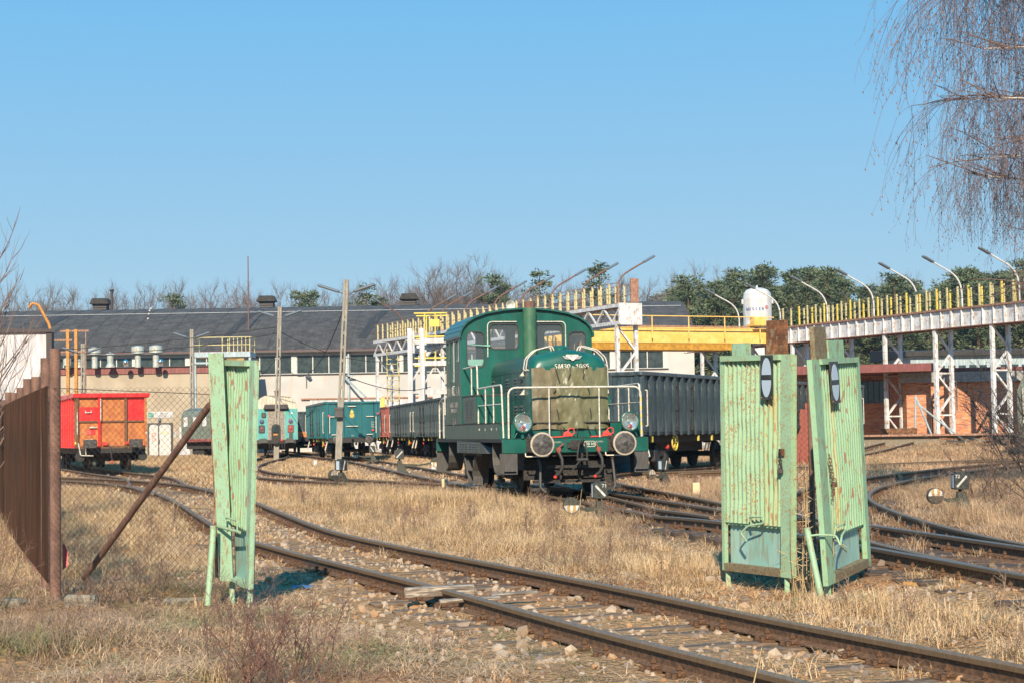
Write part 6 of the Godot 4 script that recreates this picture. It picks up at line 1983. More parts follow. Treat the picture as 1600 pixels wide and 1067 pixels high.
	for i in 5: b.cbox(Vector3(-37.2 + i * 0.42, arc[8 - i].y + 0.1, arc[8 - i].x), Vector3(0.16, 0.16, 0.16), 0.03)
	obj("roof_bolts", b, M.white_paint, rf)
	pipe("lightning_wire", [Vector3(x0, arc[5].y + 0.12, arc[5].x), Vector3(x1, arc[5].y + 0.12, arc[5].x)], 0.02, M.steel_white, rf, 4)
	b = MB.new()
	b.span(Vector3(x0 - 0.4, 9.12, 0.51), Vector3(x1 + 0.4, 9.26, 0.68))
	obj("gutter", b, M.frame_grey, rf)
	b = MB.new()
	b.span(Vector3(x0 - 0.3, 9.20, 0.0), Vector3(x1 + 0.3, 9.31, 0.5))
	obj("eaves", b, M.fascia_red, rf)
	pipe("downpipe", [Vector3(-15.1, 9.15, 0.25), Vector3(-15.1, -0.5, 0.25)], 0.1, M.pale_blue, o, 8)
	# ridge ventilators, flue and mast on the roof
	for q in [-43.0, -25.6, -10.7]:
		var t := thing("roof_ventilator", ["louvred roof ventilator nearest the thin flue at the left", "louvred roof ventilator beside the tall thin mast", "louvred roof ventilator to the left of the tall bare tree clump"][int((q + 43.0) / 16.0)], "roof ventilator", V(q, 14.6, 187), 0.0, "roof ventilators of the hall")
		b = MB.new()
		b.span(Vector3(-0.72, -0.2, -0.7), Vector3(0.72, 0.95, 0.6))
		obj("casing", b, M.dark_steel, t)
		b = MB.new()
		b.prism(PackedVector2Array([Vector2(-1.0, 0.86), Vector2(1.0, 0.86), Vector2(0.72, 1.45), Vector2(-0.72, 1.45)]), Transform3D.IDENTITY, -1.0, 0.95)
		obj("hood", b, M.felt_new, t)
		for i in 4:
			b = MB.new()
			b.bar(Vector3(-0.7, 0.1 + i * 0.22, 0.66), Vector3(0.7, 0.1 + i * 0.22, 0.66), 0.05, 0.12)
			obj("slat", b, M.frame_grey, t)
	b = MB.new()
	b.lathe([Vector2(0.14, -0.5), Vector2(0.14, 2.1), Vector2(0.24, 2.2), Vector2(0.24, 2.3), Vector2(0.0, 2.3)], Transform3D(Basis.IDENTITY, V(-41.85, 14.7, 187)), 10)
	tag(obj("flue", b, M.dark_steel), "thin dark flue standing on the roof ridge right of a ventilator", "flue")
	tag(pipe("mast", [V(-25.05, 8.0, 170), V(-25.05, 18.6, 170)], [0.09, 0.05], M.pipe_rust, self, 6), "tall thin mast rising above the hall roof behind a concrete pole", "mast")
	# sliding doors and fittings on the white wall
	for q in [[-18.7, 3.55], [-14.95, 3.5], [-11.4, 3.4]]:
		b = MB.new()
		b.span(Vector3(q[0], -0.5, 0.002), Vector3(q[0] + q[1], 4.75, 0.12))
		for i in 6: b.span(Vector3(q[0] + 0.1 + i * 0.58, -0.4, 0.12), Vector3(q[0] + 0.16 + i * 0.58, 4.7, 0.15))
		obj("sliding_door", b, M.white_sheet, wl)
	b = MB.new()
	b.span(Vector3(-19.5, 4.76, 0.0), Vector3(-7.4, 4.9, 0.2))
	obj("door_track", b, M.steel_rust, wl)
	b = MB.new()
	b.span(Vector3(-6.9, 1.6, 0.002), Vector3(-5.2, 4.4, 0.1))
	obj("doorway_shade_sheet", b, M.lamp_grey, wl)  # flat grey sheet painting the shade of a doorway, no recess behind
	b = MB.new()
	b.bar(Vector3(-15.6, 6.9, 0.6), Vector3(-14.5, 6.9, 0.6), 0.12, 0.12)
	b.bar(Vector3(-15.5, 6.8, 0.5), Vector3(-13.4, 4.9, 1.8), 0.14, 0.14)
	obj("wall_bracket", b, M.pale_blue, wl)
	b = MB.new()
	b.cyl(Vector3(-19.0, 5.9, 0.1), Vector3(-19.0, 7.0, 0.1), 0.05, 6)
	b.bar(Vector3(-19.0, 7.0, 0.1), Vector3(-18.6, 6.8, 0.5), 0.3, 0.14)
	obj("wall_lamp", b, M.lamp_grey, wl)
	# low cream building before the hall
	var c := thing("annex_building", "low cream rendered building with a dark red fascia in front of the hall", "building", V(0, 0, 150))
	b = MB.new()
	b.span(Vector3(-66, -1, -13.5), Vector3(-23.2, 6.85, 0))
	var cw := obj("wall", b, M.cream_wall, c)
	b = MB.new()
	b.span(Vector3(-66.1, 6.852, -13.6), Vector3(-23.1, 7.38, 0.12))
	obj("fascia", b, M.fascia_red, c)
	b = MB.new()
	b.span(Vector3(-66.3, 7.382, -13.8), Vector3(-22.9, 7.46, 0.25))
	obj("roof_edge", b, M.dark_steel, c)
	b = MB.new()
	b.span(Vector3(-30.62, -0.5, 0.0), Vector3(-28.5, 2.72, 0.14))
	var fr := obj("door_frame", b, M.frame_grey, cw)
	for q in [[-30.45, -29.72], [-29.62, -28.66]]:
		b = MB.new()
		b.prism(round_rect(q[0], -0.1, q[1], 2.58, 0.22), Transform3D.IDENTITY, 0.14, 0.18)
		var d := obj("door", b, M.white_paint, cw)
	b = MB.new()
	b.span(Vector3(-29.66, 1.0, 0.18), Vector3(-29.58, 1.35, 0.26))
	obj("door_handle", b, M.dark_steel, cw)
	b = MB.new()
	b.prism(PackedVector2Array([Vector2(-29.38, 2.0), Vector2(-29.0, 2.0), Vector2(-29.19, 1.8)]), Transform3D.IDENTITY, 0.181, 0.19)
	obj("yellow_sticker", b, M.yellow, cw)
	b = MB.new()
	for y in [1.35, 1.75]: ring(b, round_rect(-30.2, y - 0.12, -29.96, y + 0.12, 0.11), 0.04, Transform3D.IDENTITY, 0.181, 0.19)
	obj("red_sticker", b, M.red, cw)
	b = MB.new()
	b.span(Vector3(-30.66, 3.16, 0.002), Vector3(-28.45, 3.66, 0.06))
	var sg := obj("sign_board", b, M.white_sheet, cw)
	b = MB.new()
	b.span(Vector3(-30.55, 3.22, 0.06), Vector3(-30.1, 3.60, 0.075))
	obj("sign_panel", b, M.leaf_green, sg)
	words("H2", 0.22, 0.01, M.white_paint, sg, Transform3D(Basis.IDENTITY, Vector3(-30.33, 3.41, 0.077)))
	words("Magazyn\nElektryczny", 0.12, 0.008, M.dark_steel, sg, Transform3D(Basis.IDENTITY, Vector3(-29.25, 3.41, 0.062)))
	b = MB.new()
	b.span(Vector3(-27.95, -0.5, 0.002), Vector3(-26.95, 2.4, 0.1))
	obj("white_door", b, M.white_sheet, cw)
	b = MB.new()
	b.span(Vector3(-28.35, 1.5, 0.002), Vector3(-28.2, 1.95, 0.06))
	obj("notice", b, M.pale_blue, cw)
	b = MB.new()
	for x2 in [-29.6, -27.3]: b.ball(Vector3(x2, 2.95, 0.12), Vector3(0.14, 0.16, 0.14), 8)
	obj("wall_lamp", b, M.lamp_grey, cw)
	b = MB.new()
	b.span(Vector3(-37.0, 4.85, 0.3), Vector3(-31.6, 5.2, 0.9))
	obj("canopy", b, M.white_sheet, cw)
	# extract cowls on its flat roof
	for q in [[-34.8, 0.54, 1.62, "zinc mushroom cowl behind the leftmost lamp pole, third from the left"], [-31.2, 0.54, 1.65, "clean zinc mushroom cowl left of the rusty one"], [-29.7, 0.57, 1.68, "rust stained mushroom cowl beside a bright ball vent"], [-37.1, 0.34, 0.75, "short cowl with rusty cap at the left end of the roof"]]:
		var v := thing("roof_cowl", q[3], "roof cowl", V(q[0], 7.44, 149.0), 0.0, "cowls on the annex roof")
		b = MB.new()
		b.cyl(Vector3(0, -0.1, 0), Vector3(0, q[2] - 0.6, 0), q[1] * 0.46, 12)
		obj("pipe", b, M.vent_zinc, v)
		b = MB.new()
		b.lathe([Vector2(q[1] * 0.9, q[2] - 0.62), Vector2(q[1], q[2] - 0.58), Vector2(q[1], q[2] - 0.06), Vector2(q[1] * 0.5, q[2] + 0.03), Vector2(0, q[2] + 0.06)], Transform3D.IDENTITY, 16)
		obj("hood", b, M.vent_zinc, v)
	for q in [[-33.5, "small conical cowl between the zinc mushrooms"], [-36.1, "lowest cowl on the annex roof"]]:
		b = MB.new()
		b.lathe([Vector2(0.42, -0.05), Vector2(0.36, 0.08), Vector2(0.24, 0.3), Vector2(0.30, 0.95), Vector2(0.46, 1.0), Vector2(0.0, 1.25)], Transform3D(Basis.IDENTITY, V(q[0], 7.44, 149.0)).scaled_local(Vector3.ONE * (1.0 if q[0] > -34 else 0.55)), 14)
		tag(obj("roof_cowl", b, M.vent_zinc), q[1], "roof cowl", "cowls on the annex roof")
	for q in [[-32.1, "shiny ball vent left of the clean mushroom cowl"], [-29.2, "shiny ball vent at the right of the rust stained cowl"]]:
		b = MB.new()
		b.ball(V(q[0], 7.75, 148.4), Vector3(0.24, 0.28, 0.24), 14)
		b.cyl(V(q[0], 7.4, 148.6), V(q[0], 7.6, 148.6), 0.2, 10)
		tag(obj("ball_vent", b, M.chrome), q[1], "roof vent", "ball vents on the annex roof")
	# pale yellow railing with blue grey platform in front of the hall
	var y := thing("platform", "blue grey roof platform with pale yellow railing above the left gate leaf", "platform", V(0, 0, 143))
	b = MB.new()
	b.span(Vector3(-25.6, 7.85, -3.0), Vector3(-20.95, 8.25, 0))
	obj("deck", b, M.pale_blue, y)
	b = MB.new()
	for x2 in [-25.5, -21.1]: b.span(Vector3(x2, -0.5, -0.3), Vector3(x2 + 0.18, 7.85, -0.1))
	b.span(Vector3(-25.6, 7.3, -0.2), Vector3(-20.95, 7.45, 0))
	obj("support", b, M.pale_blue, y)
	for x2 in [-25.5, -23.2, -21.0]:
		for z in [-2.9, -0.1]: pipe("post", [Vector3(x2, 8.25, z), Vector3(x2, 9.4, z)], 0.05, M.pale_yellow, y, 6)
	for yy in [8.8, 9.4]: pipe("rail", [Vector3(-25.5, yy, -2.9), Vector3(-25.5, yy, -0.1), Vector3(-21.0, yy, -0.1), Vector3(-21.0, yy, -2.9)], 0.045, M.pale_yellow, y, 6)
	for i in 6: pipe("ladder_bar", [Vector3(-23.0 + i * 0.33, 8.25, -2.5), Vector3(-23.0 + i * 0.33, 9.5, -2.5)], 0.04, M.pale_yellow, y, 5)
	# white box building at the far left with the orange hoist behind it
	var w2 := thing("shed", "white sheet clad shed with a dark roof edge at the left margin", "shed", V(0, 0, 95))
	b = MB.new()
	b.hexa([Vector3(-50, -1, -14), Vector3(-28.9, -1, -14), Vector3(-50, 7.15, -14), Vector3(-28.9, 7.15, -14), Vector3(-46, -1, 0), Vector3(-24.75, -1, 0), Vector3(-46, 7.15, 0), Vector3(-24.75, 7.15, 0)], Vector3(-37, 3, -7))
	obj("wall", b, M.white_sheet, w2)
	b = MB.new()
	b.hexa([Vector3(-50.2, 7.152, -14.2), Vector3(-28.6, 7.152, -14.2), Vector3(-50.2, 7.9, -14.2), Vector3(-28.6, 7.32, -14.2), Vector3(-46.2, 7.152, 0.2), Vector3(-24.4, 7.152, 0.2), Vector3(-46.2, 7.9, 0.2), Vector3(-24.4, 7.32, 0.2)], Vector3(-35, 7.4, -7))
	obj("roof_edge", b, M.dark_steel, w2)
	b = MB.new()
	b.span(Vector3(-24.746, -1, -0.4), Vector3(-24.45, 7.15, 0.1))
	obj("corner_post", b, M.dark_steel, w2)
	var h := thing("hoist", "orange hoist frame and bent jib between the white shed and the annex", "hoist", V(-29.9, 0, 120))
	b = MB.new()
	for x2 in [0.0, 0.55]: b.span(Vector3(x2, 0, 0), Vector3(x2 + 0.2, 8.8, 0.2))
	obj("frame", b, M.orange, h)
	b = MB.new()
	b.tube([Vector3(-0.9, 8.0, 0), Vector3(-1.2, 9.2, 0), Vector3(-1.9, 10.5, 0), Vector3(-2.3, 10.6, 0), Vector3(-2.55, 10.3, 0)], 0.11, 6)
	obj("jib", b, M.orange, h)
	b = MB.new()
	for q in [[-0.4, 1.5, 8.7], [-0.4, 1.3, 7.3], [-1.4, 0.4, 8.1]]: b.bar(Vector3(q[0], q[2], 0.1), Vector3(q[1], q[2], 0.1), 0.08, 0.12)
	b.bar(Vector3(1.3, 0, 0.1), Vector3(1.3, 8.6, 0.1), 0.06, 0.06)
	obj("cross_bar", b, M.steel_rust, h)

const RUN := Vector3(-0.415, 0, -0.91)      # the way both crane runways lead off
const SIDE := Vector3(0.91, 0, -0.415)

func along(o: Vector3, t: float, s := 0.0, y := 0.0) -> Vector3:
	return o + RUN * t + SIDE * s + Vector3.UP * y

func lattice_leg(parent: Node, a: Vector3, e: Vector3, foot: float, top: float, m: Material) -> void:
	var b := MB.new()
	for p in [a, e]: b.bar(Vector3(p.x, foot, p.z), Vector3(p.x, top, p.z), 0.21, 0.21, RUN)
	var leg := obj("leg", b, m, parent)
	b = MB.new()
	var k := 5
	for i in k:
		var y0 := lerpf(foot + 0.1, top - 0.1, i / float(k))
		var y1 := lerpf(foot + 0.1, top - 0.1, (i + 1) / float(k))
		var p: Vector3 = a if i % 2 else e
		var q: Vector3 = e if i % 2 else a
		b.bar(Vector3(p.x, y0, p.z), Vector3(q.x, y1, q.z), 0.10, 0.14, RUN)
		if i % 2: b.bar(Vector3(a.x, y0, a.z), Vector3(e.x, y0, e.z), 0.09, 0.12, RUN)
	obj("bracing", b, m, leg)
	b = MB.new()
	b.cbox(Vector3((a.x + e.x) * 0.5, foot - 0.25, (a.z + e.z) * 0.5), Vector3(1.9, 0.6, 0.8), 0.04, Basis(Vector3.UP, 0.43))
	obj("footing", b, M.concrete, leg)

func lamp(at: Vector3, dirn: Vector3, reach: float, rise: float, label: String, group: String, m: Material) -> void:
	var o := thing("yard_lamp", label, "yard lamp", at, 0.0, group)
	pipe("pole", bent([Vector3.ZERO, Vector3(0, 2.7, 0), Vector3(0, 2.7, 0) + dirn * reach + Vector3.UP * rise], 1.0, 6), 0.055, m, o, 6)
	var e := Vector3(0, 2.7, 0) + dirn * reach + Vector3.UP * rise
	var d := (dirn * reach + Vector3.UP * rise).normalized()
	var b := MB.new()
	b.cbox(e + d * 0.35, Vector3(0.26, 0.13, 0.85), 0.04, Basis(d.cross(Vector3.UP).normalized(), d.cross(Vector3.UP).cross(d).normalized() * -1.0, -d).orthonormalized())
	obj("head", b, M.lamp_grey, o)

func make_crane() -> void:
	var y0 := 7.2
	var left := V(6.78, 0, 102.8)
	y0 = 7.54
	var right := V(28.9, 0, 101)
	# left runway: lattice girders, railings on both sides
	var o := thing("crane_runway", "left crane runway, white lattice girder with pale yellow railing on lattice legs", "crane runway")
	for s in [-0.6, 0.6]:
		var b := MB.new()
		b.bar(along(left, 0, s, y0 + 0.1), along(left, 41, s, y0 + 0.1), 0.16, 0.2)
		b.bar(along(left, 0, s, y0 + 1.1), along(left, 41, s, y0 + 1.1), 0.18, 0.2)
		var g := obj("girder", b, M.steel_white, o)
		b = MB.new()
		for i in 41: b.bar(along(left, i, s, y0 + (0.15 if i % 2 else 1.0)), along(left, i + 1, s, y0 + (1.0 if i % 2 else 0.15)), 0.08, 0.10)
		obj("lattice", b, M.steel_white, g)
	var plate := MB.new()
	plate.box(along(left, -0.1, 0, y0 + 0.6), Vector3(1.5, 1.25, 0.10), Basis(SIDE, Vector3.UP, -RUN))
	obj("end_plate", plate, M.steel_white, o)
	plate = MB.new()
	plate.bar(along(left, 0, 0, y0 + 1.22), along(left, 41, 0, y0 + 1.22), 1.3, 0.05)
	obj("walkway", plate, M.steel_rust, o)
	for s in [-0.62, 0.62]:
		for i in 38: 
			var b := MB.new()
			var p := along(left, 0.15 + i * 1.08 + (0.5 if s > 0 else 0.0), s, y0 + 1.2)
			b.box(p + Vector3(0, 0.6, 0), Vector3(0.11, 1.22, 0.05), Basis(SIDE, Vector3.UP, -RUN))
			obj("railing_post", b, M.pale_yellow if i > 0 else M.steel_rust, o)
		for y in [0.6, 1.2]: pipe("railing_wire", [along(left, 0, s, y0 + 1.2 + y), along(left, 41, s, y0 + 1.2 + y)], 0.022, M.steel_rust, o, 4)
	var bx := MB.new()
	bx.box(along(left, -0.1, 0.3, y0 + 1.95), Vector3(0.5, 1.4, 0.12), Basis(SIDE, Vector3.UP, -RUN))
	obj("end_stop", bx, M.steel_rust, o)
	for t in [0.4, 13.5, 27.0, 40.4]: lattice_leg(o, along(left, t, -0.6), along(left, t, 0.6), 0.2, y0, M.steel_white)
	var ts := [2.83, 7.5, 11.9, 16.6, 21.0, 26.0, 30.5, 33.7, 37.7]
	var at_names := ["with the highest dark head at the runway's near end", "second from the near end of the left runway", "third from the near end of the left runway", "fourth from the near end, above the locomotive's horn", "fifth from the near end of the left runway", "sixth from the near end of the left runway", "behind the yellow topped loading frame", "just left of the yellow topped loading frame", "at the far end of the left runway"]
	for i in ts.size():
		var turn := -1.0 if i == 8 else 1.0
		lamp(along(left, ts[i], 0.66, y0 + 0.2), SIDE * turn, 1.95, 1.05, "rusty curved lamp " + at_names[i], "lamps on the left crane runway", M.pipe_rust)
	# right runway: plate girder with stiffeners
	y0 = 7.2
	o = thing("crane_runway", "right crane runway, white plate girder with stiffeners and bright yellow posts", "crane runway")
	var ln := 37.0
	for s in [-0.55, 0.55]:
		var b := MB.new()
		b.bar(along(right, -14, s, y0 + 0.55), along(right, ln, s, y0 + 0.55), 0.03, 1.02)
		var g := obj("girder_web", b, M.steel_white, o)
		b = MB.new()
		b.bar(along(right, -14, s, y0 + 0.02), along(right, ln, s, y0 + 0.02), 0.34, 0.05)
		obj("lower_flange", b, M.steel_rust, g)
		b = MB.new()
		b.bar(along(right, -14, s, y0 + 1.09), along(right, ln, s, y0 + 1.09), 0.38, 0.07)
		obj("upper_flange", b, M.steel_rust, g)
		var t := -13.5
		var k := 0
		while t < ln:
			b = MB.new()
			b.box(along(right, t, s, y0 + 0.55) - SIDE * 0.08 * signf(0.55), Vector3(0.15, 1.0, 0.035 if k % 5 else 0.10), Basis(SIDE, Vector3.UP, -RUN))
			obj("stiffener", b, M.steel_white, g)
			t += 0.95
			k += 1
	plate = MB.new()
	plate.bar(along(right, -14, 0, y0 + 1.14), along(right, ln, 0, y0 + 1.14), 1.4, 0.05)
	obj("walkway", plate, M.steel_rust, o)
	for s in [-0.68, 0.68]:
		for i in 48:
			var t := -13.8 + i * 0.98 + (0.47 if s > 0 else 0.0)
			if t > 23.5: continue
			var b := MB.new()
			b.box(along(right, t, s, y0 + 1.78), Vector3(0.08, 1.25, 0.10), Basis(SIDE, Vector3.UP, -RUN))
			obj("railing_post", b, M.pale_yellow if i % 3 else M.yellow, o)
		for y in [0.55, 1.1]: pipe("railing_wire", [along(right, -14, s, y0 + 1.16 + y), along(right, 24, s, y0 + 1.16 + y)], 0.018, M.frame_grey, o, 4)
	for t in [-3.0, 2.0, 7.2, 12.2, 17.4, 22.6, 27.6, 34.6]: lattice_leg(o, along(right, t, -0.55), along(right, t, 0.6), 0.75 if t < 25 else 0.3, y0, M.steel_white)
	ts = [31.0, 25.6, 19.9, 14.7, 10.2, 5.9, 0.8]
	for i in ts.size():
		lamp(along(right, ts[i], 0.5, y0 + 0.3), -SIDE, 2.1, 0.95, "pale curved lamp on the right runway, " + ["the farthest, beside the white tank's left", "second from the far end, before the white tank", "third from the far end", "fourth from the far end", "fifth from the far end", "sixth, near the birch", "the nearest, behind birch twigs"][i], "lamps on the right crane runway", M.steel_white)
	# travelling bridge between the two runways
	y0 = 7.36
	var c := thing("bridge_crane", "yellow travelling bridge crane spanning the two runways", "bridge crane")
	var a := along(left, 16.0, 0.2, 0)
	var e := along(right, 21.5, -0.2, 0)
	e = a + SIDE * (e - a).dot(SIDE)
	var b := MB.new()
	for s in [-0.9, 0.9]:
		var f: Vector3 = RUN * s
		b.bar(a + f + Vector3.UP * (y0 + 0.45), e + f + Vector3.UP * (y0 + 0.45), 0.95, 0.5, RUN)
	obj("girder", b, M.crane_yellow, c)
	b = MB.new()
	for s in [-0.9, 0.9]:
		var f: Vector3 = RUN * s
		b.bar(a + f + Vector3.UP * (y0 - 0.26) + SIDE * 0.8, e + f + Vector3.UP * (y0 - 0.26) - SIDE * 3.0, 0.46, 0.42, RUN)
	obj("lower_box", b, M.crane_dark_yellow, c)
	b = MB.new()
	for p in [a, e]: b.bar(p - RUN * 1.8 + Vector3.UP * (y0 + 1.3), p + RUN * 1.8 + Vector3.UP * (y0 + 1.3), 0.4, 0.3)
	b.box(e - SIDE * 1.3 + Vector3.UP * (y0 + 1.45) - RUN * 1.5, Vector3(1.0, 0.55, 0.6), Basis(SIDE, Vector3.UP, -RUN))
	obj("end_carriage", b, M.crane_yellow, c)
	b = MB.new()
	b.bar(a - RUN * 0.9 + Vector3.UP * (y0 + 1.1), e - RUN * 0.9 + Vector3.UP * (y0 + 1.1), 0.12, 0.10)
	obj("crab_rail", b, M.steel_rust, c)
	for i in 7:
		b = MB.new()
		var p := a.lerp(e, (i + 0.3) / 6.7) - RUN * 1.45
		b.cyl(p + Vector3.UP * (y0 + 0.25), p + Vector3.UP * (y0 + 1.75), 0.045, 6)
		obj("railing_post", b, M.crane_yellow, c)
	for y in [0.95, 1.75]: pipe("rail", [a - RUN * 1.45 + Vector3.UP * (y0 + y), e - RUN * 1.45 + Vector3.UP * (y0 + y)], 0.04, M.crane_yellow, c, 5)
	b = MB.new()
	var hk := a.lerp(e, 0.02) - RUN * 0.4 - SIDE * 0.0
	b.cyl(hk + Vector3.UP * (y0 - 0.2), hk + Vector3.UP * (y0 - 0.9), 0.03, 5)
	b.cbox(hk + Vector3.UP * (y0 - 1.05), Vector3(0.28, 0.4, 0.2), 0.05)
	b.tube([hk + Vector3.UP * (y0 - 1.2), hk + Vector3(0.12, y0 - 1.4, 0), hk + Vector3(0.0, y0 - 1.6, 0), hk + Vector3(-0.14, y0 - 1.45, 0)], 0.05, 6)
	obj("hook_block", b, M.dark_steel, c)
	# loading frame with yellow rails at the far end of the left runway
	var w := thing("loading_frame", "white steel loading frame with bright yellow top railings above the grey wagons", "loading frame", V(-7.12, 0, 126.5))
	b = MB.new()
	for x in [-0.1, 0.75, 2.7]:
		for z in [0.0, -3.0]: b.span(Vector3(x - 0.17, 0, z - 0.17), Vector3(x + 0.17, 8.9 if x < 2 else 8.5, z + 0.17))
	obj("column", b, M.white_sheet, w)
	for y in [8.2, 6.6, 4.6, 3.0]:
		b = MB.new()
		b.span(Vector3(0.9, y - 0.35, -0.1), Vector3(2.57, y, 0.08))
		b.span(Vector3(0.9, y - 0.06, -3.0), Vector3(2.57, y, -0.11))
		for z in [-3.1, -0.05]: b.bar(Vector3(-0.1, y - 0.2, z), Vector3(0.75, y - 0.2, z), 0.1, 0.16)
		obj("platform", b, M.white_sheet, w)
	b = MB.new()
	for q in [[0.75, 3.2, 2.6, 4.2], [0.75, 4.8, 1.6, 6.2], [2.6, 4.8, 1.7, 6.2], [-0.1, 3.0, 0.75, 4.4], [-0.1, 5.0, 0.75, 6.4]]: b.bar(Vector3(q[0], q[1], -0.2), Vector3(q[2], q[3], -0.2), 0.1, 0.12)
	obj("bracing", b, M.white_sheet, w)
	for q in [[8.2, -0.02], [8.2, -2.9], [6.2, -0.02]]:
		for x in [0.95, 1.7, 2.5]: pipe("railing_post", [Vector3(x, q[0], q[1]), Vector3(x, q[0] + (1.75 if q[0] > 8 else 1.1), q[1])], 0.05, M.yellow, w, 5)
		for y in ([0.1, 1.75] if q[0] > 8 else [0.05, 0.6]): pipe("rail", [Vector3(0.2, q[0] + y, q[1]), Vector3(2.6, q[0] + y, q[1])], 0.06, M.yellow, w, 5)
	b = MB.new()
	b.span(Vector3(1.3, 9.0, 0.0), Vector3(2.0, 9.5, 0.05))
	obj("yellow_plate", b, M.yellow, w)
	b = MB.new()
	for i in 3: b.cyl(Vector3(1.0 + i * 0.5, 7.0 + 0.3 * (i % 2), -1.0), Vector3(1.5 + i * 0.5, 7.6, -1.0), 0.15, 8)
	b.cyl(Vector3(0.3, 7.6, -1.5), Vector3(2.6, 7.7, -1.5), 0.18, 8)
	obj("filling_pipe", b, M.steel_white, w)
	# caged ladder and striped post at the corner of the hall
	var l := thing("caged_ladder", "pale yellow caged ladder hanging beside the white loading frame", "ladder", V(-9.6, 0, 137))
	for x in [0.0, 0.9]: pipe("stile", [Vector3(x, 2.2, 0), Vector3(x, 8.0, 0)], 0.05, M.pale_yellow, l, 5)
	for i in 14: pipe("rung", [Vector3(0, 2.4 + i * 0.4, 0), Vector3(0.9, 2.4 + i * 0.4, 0)], 0.03, M.pale_yellow, l, 4)
	for i in 6: pipe("hoop", [Vector3(0, 3.2 + i * 0.9, 0), Vector3(0, 3.2 + i * 0.9, 0.6), Vector3(0.9, 3.2 + i * 0.9, 0.6), Vector3(0.9, 3.2 + i * 0.9, 0)], 0.03, M.pale_yellow, l, 4)
	var sp := thing("marker_post", "post with yellow top and black and white stripes at the hall corner", "marker post", V(-9.3, 0.0, 128))
	b = MB.new()
	b.span(Vector3(-0.14, 2.2, -0.14), Vector3(0.14, 4.1, 0.14))
	obj("yellow_part", b, M.yellow, sp)
	for i in 7:
		b = MB.new()
		b.hexa([Vector3(-0.13, 0.1 + i * 0.3, -0.13), Vector3(0.13, 0.1 + i * 0.3, -0.13), Vector3(-0.13, 0.4 + i * 0.3, -0.13), Vector3(0.13, 0.4 + i * 0.3, -0.13), Vector3(-0.13, 0.1 + i * 0.3, 0.13), Vector3(0.13, 0.1 + i * 0.3, 0.13), Vector3(-0.13, 0.4 + i * 0.3, 0.13), Vector3(0.13, 0.4 + i * 0.3, 0.13)], Vector3(0, 0.25 + i * 0.3, 0))
		obj("band", b, M.white_paint if i % 2 else M.black_paint, sp)

